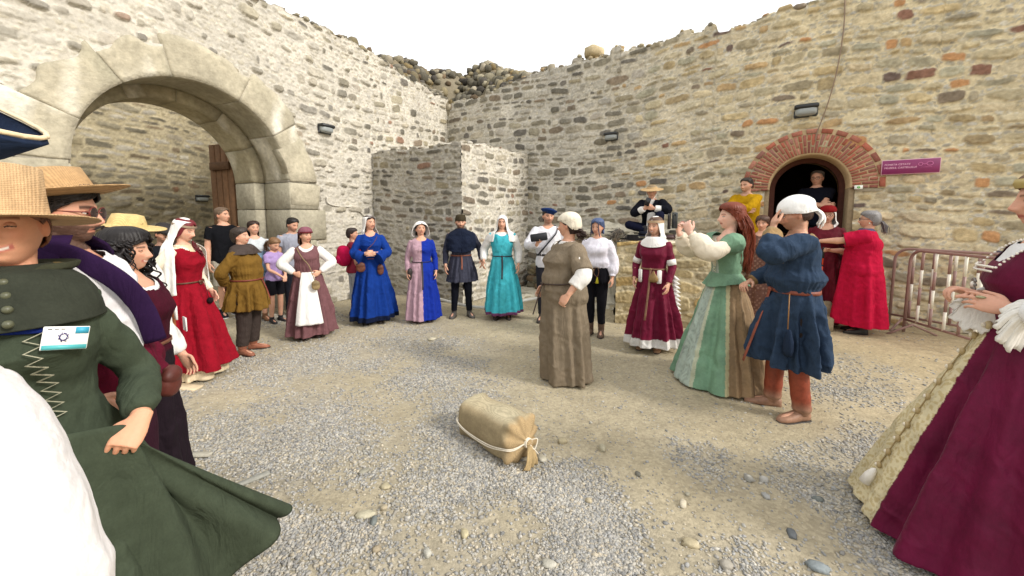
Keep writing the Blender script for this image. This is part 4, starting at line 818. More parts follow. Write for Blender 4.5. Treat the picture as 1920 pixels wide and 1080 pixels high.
    for k, sx in (('L', 1), ('R', -1)):
        if legs: hip, kn, an, fd = [np.array(v, float) for v in legs[k]]
        else: hip = np.array((sx * .085, .0, .90)); an = np.array((sx * feet, .03, .085)); kn = (hip + an) / 2 + np.array((0, -.025, .0)); fd = np.array((sx * math.sin(R(toe)), -math.cos(R(toe)), 0))
        lb = 1 + (build - 1) * .9; path = smoothpath([hip, (hip + kn) / 2, kn, (kn + an) / 2, an], 20); rr = np.interp(np.linspace(0, 1, 20), [0, .25, .5, .68, 1], [.085 * lb, .074 * lb, .052, .052, .034]); parts.append(tube(path, rr, 14))
        fp = [an + fd * (-.045) + (0, 0, -.035), an + fd * .03 + (0, 0, -.035), an + fd * .11 + (0, 0, -.055), an + fd * .175 + (0, 0, -.062)]; parts.append(tube(smoothpath(fp, 10), [.028, .034, .036, .036, .036, .037, .037, .036, .03, .02], 12, squash=1.0, up=(0, 0, 1)))
        P.leg[k] = dict(hip=hip, kn=kn, an=an, fd=fd, lb=lb, path=path)
    V, F, N = remesh(parts, vox / s, 1)
    # pigment from head-local coordinates
    h = (V - hc) @ Rh / P.hs; col = np.tile(np.asarray(skin, float), (len(V), 1)); hx, hy, hzz = h[:, 0], h[:, 1], h[:, 2]; fr = ((hy < -.03) & (np.abs(hzz) < .13) & (np.abs(hx) < .09)).astype(float)
    col = blend(col, np.asarray(skin) * [1.0, .74, .70], fr * .38 * (G(np.abs(hx), .040, .018) * G(hzz, -.026, .018) + G(hx, 0, .012) * G(hzz, -.03, .012)))
    ear = (np.abs(hx) > .072).astype(float) * (np.abs(hzz) < .04) * (np.abs(hy) < .05); col = blend(col, np.asarray(skin) * [1, .72, .66], ear * .5)
    smile = {'n': 0, 'smile': 7, 'grin': 9}[mouth]; zz = hzz - smile * hx ** 2; lw_ = .024 if mouth == 'n' else .030
    lip = fr * (np.abs(hx) < lw_) * np.clip(1.4 - np.abs(zz + .0615) / .0085, 0, 1); col = blend(col, lin(176, 88, 82) if sex == 'f' else np.asarray(skin) * [.85, .6, .58], np.clip(lip, 0, 1) * .8)
    if mouth == 'grin': col = blend(col, lin(236, 228, 216), fr * (np.abs(hx) < .022) * np.clip(1.3 - np.abs(zz + .0605) / .0035, 0, 1))
    else: col = blend(col, lin(96, 44, 40), fr * (np.abs(hx) < lw_) * np.clip(1.2 - np.abs(zz + .0612) / .0025, 0, 1) * .6)
    bz = .0245 - 5 * (np.abs(hx) - .03) ** 2; col = blend(col, brow, fr * (np.abs(hx) > .012) * (np.abs(hx) < .051) * np.clip(1.5 - np.abs(hzz - bz) / (.0042 if sex == 'f' else .0062), 0, 1) * .85)
    if beard is not None:
        bc, bs = beard; w = np.clip((-.034 - hzz) / .012, 0, 1) * np.clip((.045 - hy) / .02, 0, 1) + np.clip((np.abs(hx) - .05) / .012, 0, 1) * np.clip((-.004 - hzz) / .012, 0, 1) * (hy < .01)
        w = w * (hzz > -.135) * (1 - np.clip(lip, 0, 1)) * np.clip(1.2 - (np.abs(hx) < .035) * G(hzz, -.078, .006) * .3, 0, 1); w = w * (1 - np.clip((hzz + .046) / .01, 0, 1) * (np.abs(hx) < .03)); col = blend(col, bc, np.clip(w, 0, 1) * bs)
        V += N * (.006 * np.clip(w, 0, 1) * bs)[:, None] * (.6 + .4 * vn(V * 220, 3))[:, None]
    kn_ = fbm(V, 14., 4, 2) * .05; col = col * (1 + kn_)[:, None]
    # eyeballs belong to the same mesh
    F = F.tolist() if isinstance(F, np.ndarray) else list(F)
    for sx in (-1, 1):
        c = np.array((sx * .0305, -.0660, .003)); Ve, Fe = ell((0, 0, 0), (.0138,) * 3, rotx(R(90)), 22, 16); dn_ = Ve / .0138; n0 = len(V); F += [tuple(int(i) + n0 for i in f) for f in Fe]
        ce = np.tile(lin(228, 222, 214), (len(Ve), 1)); rr = np.hypot(dn_[:, 0], dn_[:, 2]); ce[rr < .46] = iris; ce[rr < .22] = (.01, .01, .01)
        up_ = dn_[:, 2] > eye - .25 * dn_[:, 0] ** 2; lo = dn_[:, 2] < -eye * .85 + .2 * dn_[:, 0] ** 2; ce[up_] = np.asarray(skin) * [.82, .74, .72]; ce[lo] = np.asarray(skin) * .92; ln = np.abs(dn_[:, 2] - (eye - .25 * dn_[:, 0] ** 2)) < .14; ce[ln] = (.03, .02, .018); ce[dn_[:, 1] > .2] = skin
        V = np.concatenate([V, HM(Ve + c)]); col = np.concatenate([col, ce])
    P.body = mesh_np('body', V, F, M_SKIN, r, col)
    return P
def garment(P, name, colr, zlo=.84, off=.014, sl=None, skirt=None, neck=None, mt=None, vox=.009, wr=.006, colf=None, blouse=0.0, waist=1.05, nseed=0, zhi=1.455, cross=2.3, sls=None, extra=None, sm=2, cutf=None):
    parts = []; rings = []
    zs = np.concatenate([np.linspace(zlo, 1.36, 16), np.linspace(1.37, zhi, 6)])
    for z in zs:
        rx, ry, yc = P.rad(z); o = off + blouse * (G(z, waist + .09, .06)) + (0 if z > 1.0 else .004); rings.append(sel_ring(z, rx + o, ry + o, yc, 40, cross))
    if zhi < 1.44: pass
    V, F = loft(np.array(rings)); parts.append((P.U(V), F))
    for k in 'LR':
        prof = (sls or {}).get(k, sl)
        if prof is None: continue
        A = P.arm[k]; path = A['path']; fs = np.array([p[0] for p in prof]); rs_ = np.array([p[1] for p in prof]) * (A['ab'] ** .5)
        t = np.linspace(0, 1, len(path)); ff = np.linspace(0, fs[-1], 26); pp = np.stack([np.interp(ff, t, path[:, i]) for i in range(3)], 1); rr = np.interp(ff, fs, rs_)
        rr = rr * np.interp(ff, [0, .09], [.84, 1]) ; rr = rr * (1 + wr * 6 * np.sin(ff * 46 + 2 * nseed) * np.clip(ff * 3, 0, 1) * .5)
        if len(prof[0]) > 2: pp[:, 2] -= np.interp(ff, fs, [p[2] for p in prof])
        parts.append(tube(pp, rr, 18))
    if skirt:
        q = skirt; zt = q.get('zt', waist); z1 = q['z1']; rx0, ry0, yc0 = P.rad(zt); rx0 += off; ry0 += off; n = q.get('n', 12); am = q.get('amp', .03) * 1.9; pw = q.get('pw', .8); ph = q.get('ph', 0); nn = 60; m = 192; a = np.linspace(0, 2 * math.pi, m, endpoint=False); rs = np.random.RandomState(nseed + 5)
        rings = []; hipx = P.rad(.9)
        for i in range(nn):
            t = i / (nn - 1); z = zt + (z1 - zt) * t; e_ = t ** pw; rx = rx0 + (q['rx'] - rx0) * e_; ry = ry0 + (q['ry'] - ry0) * e_
            if z > .80: rx = max(rx, P.rad(max(z, .8))[0] + off); ry = max(ry, P.rad(max(z, .8))[1] + off)
            g = np.clip(t * 1.6, 0, 1) ** .8; an = a + .12 * np.sin(2 * a + ph) + .10 * t * np.sin(3 * a + ph * 2)
            fo = .46 * np.sin(n * an + ph) + .34 * np.sin(round(n * .62) * an + 2 * ph + 1.5 * t) + .16 * np.sin(round(n * 1.8) * a + ph * 3) + .3 * np.sin(3 * a + ph + t)
            kx = 1 + fo * am * g / max(rx, .1); swx, swy = q.get('sw', (0, 0)); zz = z + q.get('zw', 0) * t * np.sin(4 * a + ph)
            zz = zz + q.get('tilt', 0) * t ** 2 * np.cos(a)
            rings.append(np.stack([swx * t ** 1.3 + rx * np.cos(a) * kx, yc0 * (1 - t) + swy * t ** 1.3 + ry * np.sin(a) * kx, np.full(m, z) * 0 + zz], 1))
        V, F = loft(np.array(rings)); parts.append((P.U(V) if q.get('lean') else np.where((V[:, 2:3] > .95), P.U(V), V), F))
    if extra: parts += extra
    V, F, N = remesh(parts, vox / P.s, sm)
    sh = G(V[:, 2], waist, .10) if not skirt else np.where(V[:, 2] > waist, G(V[:, 2], waist, .16), 0)
    w = (.45 - np.abs(fbm(V * [1, 1, .45] + .06 * fbm(V, 5., nseed + 8, 2)[:, None] + nseed, 7.5, nseed, 2)) * 1.7) * wr * 1.5 + fbm(V + nseed, 22., nseed + 3, 2) * wr * .35
    ang = np.arctan2(V[:, 1], V[:, 0]); w += sh * .004 * np.sin(ang * 26 + 3 * np.sin(ang * 5)) * (blouse > 0)
    V = V + N * w[:, None]
    keep = np.ones(len(V), bool)
    if neck: nx, ny, nz_, yy = neck; c = P.U([(0, yy, 1.47)])[0]; q = ((V[:, 0] - c[0]) / nx) ** 2 + ((V[:, 1] - c[1]) / ny) ** 2 + ((V[:, 2] - c[2]) / nz_) ** 2; keep &= q > 1
    if cutf is not None: keep &= ~cutf(V)
    Fa = np.asarray(F); Fa = Fa[keep[Fa].all(1)]
    us = np.unique(Fa); mp = -np.ones(len(V), int); mp[us] = np.arange(len(us)); V = V[us]; Fa = mp[Fa]
    C = np.tile(np.asarray(colr, float), (len(V), 1)) if colf is None else colf(V)
    C = C * (1 + .06 * fbm(V, 3., nseed, 2))[:, None]
    return mesh_np(name, V, Fa, mt or M_CLOTH, P.root, C)
SLF = [(0, .060), (.15, .064), (.5, .052), (.75, .046), (.97, .036)]      # fitted sleeve
SLW = [(0, .066), (.2, .072), (.5, .070), (.8, .062), (.93, .050), (.97, .034)]
SLS = [(0, .066), (.15, .070), (.34, .070)]                              # short sleeve
def zband(c0, c1, z): return lambda V: np.where((V[:, 2] < z)[:, None], c1, c0)
def trousers(P, name, colr, zend=.10, r=(.098, .072, .055), mt=None, vox=.009, hi=1.0, nseed=3, wr=.006, baggy=1.0):
    parts = []; rings = [sel_ring(z, P.rad(z)[0] + .008, P.rad(z)[1] + .008, P.rad(z)[2], 32) for z in np.linspace(.80, hi, 8)]; parts.append(loft(np.array(rings)))
    for k in 'LR':
        g = P.leg[k]; path = g['path']; zt = path[:, 2]; t = np.linspace(0, 1, len(path)); L = np.linspace(0, 1, 34); pp = np.stack([np.interp(L, t, path[:, i]) for i in range(3)], 1)
        te = np.interp(-zend, -zt, t) if zt[0] > zt[-1] + .3 else 1.0; pp = pp[L <= te + 1e-6]; L = L[L <= te + 1e-6]; rr = np.interp(L, [0, .25, .5, .75, 1], [r[0], r[0] * .95, r[1], (r[1] + r[2]) / 2, r[2]]) * g['lb'] * baggy; rr *= 1 + .03 * np.sin(L * 60) * np.clip(L * 2 - .6, 0, 1)
        parts.append(tube(pp, rr, 18))
    V, F, N = remesh(parts, vox / P.s, 2); V += N * (fbm(V * [1, 1, .6], 10., nseed, 2) * wr)[:, None]
    return mesh_np(name, V, F, mt or M_CLOTH, P.root, np.asarray(colr) * (1 + .06 * fbm(V, 4., 2, 2))[:, None])
def shoe(P, k, colr, shaft=0.10, r=.046, mt=None, L=.20, sole=lin(50, 44, 40), name='shoe', slouch=0.0, open_=False):
    g = P.leg[k]; an, fd = g['an'], nrm(g['fd']); side = np.cross(fd, (0, 0, 1)); zb = an[2] - .082; mb = MB(); rings = []
    f0 = lambda t: np.interp(t, [0, .12, .35, .6, .85, 1], [.026, .040, .040, .048, .044, .018]); h0 = lambda t: np.interp(t, [0, .1, .3, .5, .8, 1], [.075, .095, .10, .074, .052, .03])
    for t in np.linspace(0, 1, 16):
        c = an + fd * (-.065 + (L + .065) * t); a = np.linspace(0, 2 * math.pi, 18, endpoint=False); w, h = f0(t), h0(t); co, si = np.cos(a), np.sin(a); zz = zb + h / 2 + np.sign(si) * np.abs(si) ** .6 * h / 2; rings.append(np.stack([c[0] + side[0] * w * co, c[1] + side[1] * w * co, zz], 1))
    mb.add(*loft(np.array(rings)), colr)
    if shaft:
        pth = smoothpath([an + (0, 0, -.03), an + (0, 0, .03), an + (g['kn'] - an) * shaft * .5, an + (g['kn'] - an) * shaft], 26); rr = np.interp(np.linspace(0, 1, 26), [0, .25, 1], [.042, r * .92, r]) * (1 + slouch * np.sin(np.linspace(0, 26, 26) * 1.0) * np.linspace(1, .2, 26)); mb.add(*tube(pth, rr, 20), colr * (1 if np.ndim(colr) else 1))
    o = mb.build(name, mt or M_LEATHER, P.root)
    mb = MB(); rings = []
    for t in np.linspace(0, 1, 12):
        c = an + fd * (-.070 + (L + .075) * t); w = f0(t) + .004; a = np.linspace(0, 2 * math.pi, 14, endpoint=False); rings.append(np.stack([c[0] + side[0] * w * np.cos(a), c[1] + side[1] * w * np.cos(a), zb + .004 + .009 * np.sin(a)], 1))
    mb.add(*loft(np.array(rings)), sole); s_ = mb.build('sole', M_LEATHER, o)
    return o
def shoes(P, colr, **kw):
    for k in 'LR': shoe(P, k, colr, **kw)
def drape(P, name, rows, colr, mt=None, ncol=120, nrow=50, folds=(9, .012), frame='head', th=.004, seed=0, hemf=None, strands=0.0, colf=None, wrk=.004, blendz=(-.10, -.22)):
    rows = np.array(rows, float); k = np.concatenate([[0], np.cumsum(np.abs(np.diff(rows[:, 0])) + np.abs(np.diff(rows[:, 1])) * .8 + .004)]); t = np.linspace(0, k[-1], nrow); Rw = np.stack([np.interp(t, k, rows[:, i]) for i in range(5)], 1)
    for i in (1, 2, 3): Rw[2:-2, i] = (Rw[:-4, i] + Rw[1:-3, i] + Rw[2:-2, i] + Rw[3:-1, i] + Rw[4:, i]) / 5
    c = np.linspace(0, 1, ncol); op = np.radians(Rw[:, 4])[:, None]; ph = op + (2 * math.pi - 2 * op) * c[None]; g = np.clip((t - t[-1] * .25) / (t[-1] * .75), 0, 1)[:, None]
    fo = np.sin(ph * folds[0] + seed) * .6 + .5 * np.sin(ph * round(folds[0] * 1.7) + 2 * seed + 2 * g) + .3 * np.sin(ph * 3 + seed * 3); rr = 1 + folds[1] * fo * g / .15
    if strands: rr = rr + strands * (np.sin(ph * 47 + 4 * np.sin(ph * 5 + t[:, None] * 9)) + .7 * np.sin(ph * 83 + 3 * np.sin(ph * 7 + seed)))
    X = Rw[:, 1:2] * np.sin(ph) * rr; Y = Rw[:, 3:4] - Rw[:, 2:3] * np.cos(ph) * rr; Z = np.repeat(Rw[:, 0:1], ncol, 1).copy()
    if hemf is not None: Z = Z + hemf(ph) * g ** 1.2
    V = np.stack([X, Y, Z], -1).reshape(-1, 3)
    V = V + wrk * np.stack([fbm(V, 11., seed, 2), fbm(V, 11., seed + 1, 2), V[:, 0] * 0], 1)
    I = np.arange(nrow * ncol).reshape(nrow, ncol); F = np.stack([I[:-1, :-1], I[:-1, 1:], I[1:, 1:], I[1:, :-1]], -1).reshape(-1, 4)
    L = V.copy()
    if frame == 'head': w = np.clip((V[:, 2] - blendz[1]) / (blendz[0] - blendz[1]), 0, 1); w = w * w * (3 - 2 * w); V = P.HM(V, w)
    else: V = P.U(V)
    C = np.asarray(colr, float) * (1 + .07 * fbm(V, 6., seed, 2))[:, None] if colf is None else colf(L)
    o = mesh_np(name, V, F, mt or M_LINEN, P.root, C); m = o.modifiers.new('solid', 'SOLIDIFY'); m.thickness = th; m.offset = -1
    return o
def dome(top, rx, ry, z1, yc=.012, n=9):
    c = top - z1; return [(z1 + c * math.cos(t), max(rx * math.sin(t), .003), max(ry * math.sin(t), .003), yc, 0) for t in np.linspace(.03, math.pi / 2, n)]
def veil(P, colr=lin(232, 230, 226), front=-.30, back=-.45, op=48, sp=(.21, .15), fz=.062, name='veil', seed=1, folds=(8, .014), mt=None, tight=0.0):
    m = (front + back) / 2; dz = (front - back) / 2
    rows = [q for q in dome(.132, .088, .105, .03, .012, 14) if q[0] > fz + .006] + [(fz, .088, .105, .012, op * .75), (.03, .090, .107, .014, op), (-.03, .092, .106, .02, op + 6), (-.09, .098, .108, .026, op + 8), (-.13, .125, .115, .03, op + 2), (-.17, sp[0] * .85, sp[1] * .9, .02, op - 6), (-.22, sp[0], sp[1], .015, op - 8), (m, sp[0] * 1.05, sp[1] * 1.1, .01, op - 6)]
    return drape(P, name, rows, colr, mt, 130, 56, folds, seed=seed, hemf=lambda ph: dz * np.cos(ph))
def haircap(P, colr, name='hair', fz=.070, length=-.07, op=62, vol=-.0025, seed=1, low=None, ear=98, strands=.02):
    rows = [(.126 + vol, .004, .004, .012, 0), (.124 + vol, .035, .042, .012, 0), (.112 + vol * .9, .060 + vol * .5, .074 + vol * .5, .012, 0), (.095 + vol * .6, .074 + vol, .093 + vol, .012, 0), (fz + .006, .081 + vol, .101 + vol, .012, 6), (fz - .012, .084 + vol, .102 + vol, .014, op * .7), (.035, .084 + vol, .103 + vol, .016, op), (.01, .083 + vol, .102 + vol, .018, (op + ear) / 2), (-.02, .081 + vol, .099 + vol, .018, ear), (-.05, .074 + vol, .086 + vol, .018, ear + 6), (length, .062 + vol, .066 + vol, .020, ear + 14)]
    if low: rows = rows[:-1] + low
    return drape(P, name, rows, colr, M_HAIR, 150, 46, (6, .004), seed=seed, strands=strands, th=.006, wrk=.006)
def locks(P, name, colr, starts, ends, n, r=.006, seed=0, curl=0.0, freq=9, mid=None, frame='head', parent=None, m=5, taper=.25, jit=.02, npt=18):
    """bundle of hair strands between two lines of points"""
    rs = np.random.RandomState(seed); mb = MB(); starts = np.asarray(starts, float); ends = np.asarray(ends, float)
    for k in range(n):
        u = rs.uniform(0, 1); a = np.array([np.interp(u * (len(starts) - 1), range(len(starts)), starts[:, i]) for i in range(3)]); b = np.array([np.interp(u * (len(ends) - 1), range(len(ends)), ends[:, i]) for i in range(3)]) + rs.normal(0, jit, 3)
        mm = (a + b) / 2 + rs.normal(0, jit * .6, 3) + (np.array(mid) if mid is not None else 0); p = smoothpath([a, mm, b], npt)
        if curl:
            t = np.linspace(0, 1, npt); ph = rs.uniform(0, 6.28); fq = freq * rs.uniform(.8, 1.2); cc = curl * np.clip(t * 3, 0, 1); p = p + np.stack([cc * np.cos(t * fq * 6.28 + ph), cc * np.sin(t * fq * 6.28 + ph), 0 * t], 1)
        rr = r * rs.uniform(.7, 1.3) * np.linspace(1, taper, npt); V, F = tube(p, rr, m); mb.add(V, F, np.asarray(colr) * rs.uniform(.6, 1.35))
    V, F, C = mb.arr()
    if frame == 'head': w = np.clip((V[:, 2] + .22) / .12, 0, 1); V = P.HM(V, w)
    return mesh_np(name, V, F, M_HAIR, parent or P.root, C)
def lathe(prof, m=48, ex=(1, 1), wob=0.0, seed=0):
    a = np.linspace(0, 2 * math.pi, m, endpoint=False); rings = []
    for i, (r, z) in enumerate(prof): k = 1 + wob * np.sin(2 * a + seed) * .6 + wob * np.sin(3 * a + 2 * seed) * .5; rings.append(np.stack([r * ex[0] * np.cos(a) * k, r * ex[1] * np.sin(a) * k, z + wob * r * .8 * np.sin(2 * a + seed * 1.3)], 1))
    return loft(np.array(rings))
def straw_hat(P, colr=lin(198, 170, 128), brim=.19, crown=.10, tilt=(0, 0, 0), dz=.055, droop=.02, name='straw_hat', top=.075, band=None, wob=.03, flare=0.0):
    th = .004; prof = [(.001, crown), (top * .6, crown), (top, crown - .008), (.088, crown * .45), (.094, .012), (.098, .0)] + [(.098 + (brim - .098) * t, -droop * t * t + flare * t ** 3) for t in np.linspace(.15, 1, 7)]
    low = [(r - (.0 if i else 0), z - th) for i, (r, z) in enumerate(prof[::-1])]; low = [(r, z - th) for r, z in prof[::-1] if r > .1] + [(.092, -.006), (.084, crown * .4), (.05, crown - .02), (.001, crown - .022)]
    V, F = lathe(prof + low, 64, (1, 1.12), wob, 2); Rt = rotz(R(tilt[2])) @ rotx(R(tilt[0])) @ roty(R(tilt[1])); V = V @ Rt.T + np.array((0, .01, dz)); hc = (V.copy() - [0, 0, dz]); C = np.asarray(colr) * (1 + .06 * np.sin(np.hypot(V[:, 0], V[:, 1]) * 900))[:, None]
    o = mesh_np(name, P.HM(V), F, M_STRAW, P.root, C)
    if band is not None: V, F = lathe([(.0955, .004), (.0975, .006), (.0950, .034), (.092, .034)], 48, (1, 1.12), wob, 2); V = V @ Rt.T + np.array((0, .01, dz)); mesh_np('hat_band', P.HM(V), F, M_CLOTH, o, band)
    return o
def belt(P, z, colr, h=.018, off=.02, name='belt', strap=None, sx=0.0, tilt=0.0, rx=None, mt=None, w=.013, buckle=None):
    r0 = P.rad(z); rings = []; a = np.linspace(0, 2 * math.pi, 64, endpoint=False)
    for dz, o in ((-h / 2, off - .004), (-h / 2, off + .002), (h / 2, off + .002), (h / 2, off - .004)):
        q = sel_ring(z + dz, r0[0] + o, r0[1] + o, r0[2], 64); q[:, 2] += tilt * np.cos(a) ; rings.append(q)
    rings.append(rings[0]); V, F = loft(np.array(rings), False); o = mesh_np(name, P.U(V), F, mt or M_LEATHER, P.root, colr)
    if strap:
        L = strap; ang = math.radians(-90) + sx; bx = (r0[0] + off) * math.cos(ang); by = r0[2] + (r0[1] + off + .006) * math.sin(ang); pts = [(bx, by, z + .01), (bx + .003, by - .016, z - .03), (bx + .006, by - .03 - L * .10, z - L * .5), (bx + .002, by - .04 - L * .22, z - L)]
        V, F = tube(smoothpath(pts, 14), w, 8, squash=.25, up=(1, 0, 0)); mesh_np('belt_end', P.U(V), F, mt or M_LEATHER, o, colr)
        V, F = ell((bx, by - .006, z), (w * 1.5, .012, .017)); mesh_np('knot', P.U(V), F, mt or M_LEATHER, o, colr)
    return o
def pouch(P, c, r, colr, name='pouch', strap=None, mt=None, seed=3, flap=True):
    V, F = ell((0, 0, 0), (1, 1, 1), None, 24, 16); V = np.sign(V) * np.abs(V) ** .8; k = 1 - .25 * np.clip(V[:, 2], 0, 1); V[:, 0] *= k; V = V * np.array(r); V += .05 * r[0] * np.stack([fbm(V, 30., seed, 2)] * 3, 1); V = V + np.array(c)
    o = mesh_np(name, V, F, mt or M_LEATHER, P.root, colr)
    if flap: V, F = ell((c[0], c[1] - r[1] * .35, c[2] + r[2] * .35), (r[0] * .95, r[1] * .8, r[2] * .62), None, 20, 12); mesh_np('flap', V, F, mt or M_LEATHER, o, np.asarray(colr) * .8)
    if strap is not None: V, F = tube(smoothpath(strap, 30), .0065, 8, squash=.4); mesh_np('strap', V, F, mt or M_LEATHER, o, np.asarray(colr) * .8)
    return o
def sphere_part(P, name, pts, r, colr, mt, parent=None):
    mb = MB()
    for p in pts: mb.add(*ell(p, (r, r, r) if np.isscalar(r) else r, None, 10, 7), colr)
    return mb.build(name, mt, parent or P.root)
WHT = lin(226, 224, 220); CREAM = lin(222, 212, 192)
# ---- back row, left to right
P = person('woman in crimson dress with long white veil and dark red headscarf, arm spread', 365, 706, 411, 52, head=(0, 14, 0), arms={'R': dict(to=(-.50, .10, 1.10), pole=(0, 1, -1), n=(0, 0, -1)), 'L': dict(to=(.20, -.10, .92))}, hat=.0, skin=lin(214, 166, 142), brow=lin(110, 60, 40))
garment(P, 'dress', lin(158, 20, 40), skirt=dict(z1=.135, rx=.35, ry=.33, n=9, amp=.05, zw=.01, sw=(0, -.03)), sl=None, off=.014, neck=(.115, .11, .13, -.02), nseed=1, zhi=1.42)
garment(P, 'chemise', CREAM, zlo=.7, off=.0, wr=.0, sl=SLF, neck=(.08, .09, .07, -.01), nseed=2, mt=M_LINEN)
garment(P, 'underskirt', lin(206, 190, 160), zlo=.84, off=.0, skirt=dict(z1=.03, rx=.29, ry=.27, n=9, amp=.04), nseed=3, mt=M_LINEN)
belt(P, 1.055, lin(92, 60, 44), .016, .024, strap=.0001); V, F = tube([(0.03, -.16, 1.05), (.035, -.19, .86)], .003, 6); mesh_np('tassel_cord', V, F, M_LEATHER, P.root, lin(36, 28, 28)); V, F = ell((.035, -.20, .84), (.032, .028, .035)); mesh_np('tassel', V, F, M_CLOTH, P.root, lin(34, 24, 26) * (1 + .3 * fbm(V, 80., 2, 2))[:, None])
pouch(P, (.20, -.06, .86), (.055, .035, .075), lin(70, 60, 50))
haircap(P, lin(104, 24, 34), name='headscarf', strands=.004, op=48, ear=60, low=[(-.06, .078, .088, .02, 70), (-.10, .05, .06, .03, 90)])
veil(P, lin(226, 224, 220), front=-.62, back=-.70, op=74, sp=(.23, .17), fz=.092, seed=4, folds=(7, .02))
# wide part of the veil carried on the outstretched arm
ar = P.arm['R']; n1, n2 = 30, 26; V = []
for i in range(n1):
    u = i / (n1 - 1); tp = P.hc + np.array((-.06, .08, .02)) * (1 - u) + (ar['T'] - P.hc + (0, .02, .05)) * u; tp = tp + np.array((0, .0, -.10 * math.sin(math.pi * u)))
    bt = np.array((-.14, .10, .80)) * (1 - u) + np.array((ar['T'][0] + .0, ar['T'][1] + .06, .86)) * u
    for j in range(n2):
        v = j / (n2 - 1); p = tp * (1 - v) + bt * v; V.append(p + np.array((.0, .03 * math.sin(u * 17 + v) * v ** .5 + .02 * math.sin(u * 31), 0)))
F = [(i * n2 + j, i * n2 + j + 1, (i + 1) * n2 + j + 1, (i + 1) * n2 + j) for i in range(n1 - 1) for j in range(n2 - 1)]
o = mesh_np('veil_wing', V, F, M_LINEN, P.root, lin(226, 223, 218)); o.modifiers.new('s', 'SOLIDIFY').thickness = .004
V, F = loft(np.array([P.HM(sel_ring(z, .089, .108, .012, 40)) for z in (.045, .052, .062, .068)]), False); mesh_np('circlet', V, F, M_METAL, P.root, lin(150, 130, 110))
locks(P, 'braid', lin(96, 22, 30), [(.05, -.06, -.10), (.055, -.06, -.11)], [(.06, -.10, -.26), (.05, -.10, -.27)], 14, .010, 3, .008, 3)
shoes(P, lin(36, 30, 30))

P = person('short stocky figure in mustard tunic and grey cowl, hands behind back', 470, 660, 428, 58, build=1.16, belly=.05, head=(0, -8, 0), arms={'R': dict(to=(-.13, .20, .96), pole=(-1, .3, -.3), n=(0, -1, 0)), 'L': dict(to=(.11, .20, .98), pole=(1, .3, -.3), n=(0, -1, 0))}, feet=.12, toe=20, mouth='smile')
garment(P, 'tunic', lin(132, 100, 44), skirt=dict(z1=.62, rx=.27, ry=.26, n=12, amp=.03), sl=SLW, blouse=.03, nseed=4)
trousers(P, 'trousers', lin(74, 64, 60), .12, (.105, .080, .062))
belt(P, 1.03, lin(116, 50, 42), .018, .028, strap=.28)
drape(P, 'cowl', [(1.50, .075, .080, .0, 0), (1.485, .10, .11, 0, 0), (1.455, .145, .125, 0, 0), (1.42, .185, .135, 0, 0), (1.375, .205, .15, 0, 0)], lin(84, 74, 70), M_CLOTH, folds=(7, .018), frame='body', seed=2, wrk=.02, th=.008)
haircap(P, lin(52, 42, 36), fz=.062, op=58, vol=.006); shoes(P, lin(146, 92, 70), shaft=.16, r=.056, slouch=.05)

P = person('tall man in black t-shirt and beige shorts standing by the arch jamb', 432, 592, 390, 20, 'm', build=1.05, belly=.02, head=(30, -4, 0), mouth='n')
garment(P, 'shirt', lin(24, 25, 30), zlo=.86, sl=SLS, off=.022, neck=(.07, .08, .06, 0), nseed=5)
trousers(P, 'shorts', lin(206, 200, 184), .50, (.112, .10, .09), hi=.98); haircap(P, lin(110, 92, 76), fz=.078, op=50, length=-.05, ear=96)
for k in 'LR': V, F = tube([P.leg[k]['an'] + (0, 0, -.02), P.leg[k]['an'] + (0, 0, .06)], .040, 14); mesh_np('sock', V, F, M_LINEN, P.root, lin(215, 215, 215))
shoes(P, lin(40, 42, 48), sole=lin(220, 220, 220), mt=M_CLOTH)

P = person('smiling woman in white and pale blue top standing by the arch behind the girl', 487, 602, 415, 10, head=(10, 0, 0), mouth='grin')
garment(P, 'top', lin(190, 210, 224), zlo=.86, sl=SLS, off=.018, neck=(.08, .09, .08, -.01), nseed=6, colf=lambda V: np.where((V[:, 2] > 1.22)[:, None], lin(216, 224, 228), lin(150, 184, 214)))
trousers(P, 'shorts', lin(140, 170, 200), .62, (.105, .095, .09), hi=1.0); haircap(P, lin(50, 34, 28), low=[(-.05, .085, .10, .02, 95), (-.12, .085, .09, .03, 100), (-.20, .08, .08, .03, 110)]); shoes(P, lin(120, 86, 60))

P = person('young girl in lilac t-shirt and black shorts looking down at her hands', 520, 604, 447, 30, build=.82, head=(10, 24, 0), arms={'R': dict(to=(-.02, -.24, .98), pole=(-1, .4, -.6), n=(0, 0, -1)), 'L': dict(to=(.06, -.26, .98), pole=(1, .4, -.6), n=(0, 0, -1))}, hs=1.12)
garment(P, 'shirt', lin(186, 160, 214), zlo=.86, sl=SLS, off=.024, neck=(.07, .08, .06, 0), nseed=7); V, F = ell((.02, -.155, 1.22), (.035, .006, .04)); mesh_np('shirt_print', V, F, M_CLOTH, P.root, lin(110, 90, 160))
trousers(P, 'shorts', lin(26, 26, 32), .56, (.11, .10, .095), hi=.98); haircap(P, lin(120, 90, 62)); locks(P, 'ponytail', lin(110, 82, 56), [(0, .10, .03)], [(0, .17, -.16)], 30, .008, 2, mid=(0, .03, .02)); shoes(P, lin(40, 38, 42), name='sandal')

P = person('man in pale grey polo shirt standing half hidden behind the mauve dress', 556, 590, 409, 20, 'm', head=(18, 16, 0), beard=(lin(60, 48, 42), .4))
garment(P, 'shirt', lin(172, 176, 190), zlo=.86, sl=SLS, off=.018, neck=(.065, .08, .05, 0), nseed=8); trousers(P, 'trousers', lin(40, 42, 52), .1, (.10, .08, .065)); haircap(P, lin(30, 26, 24), fz=.074, length=-.04); shoes(P, lin(24, 24, 28))

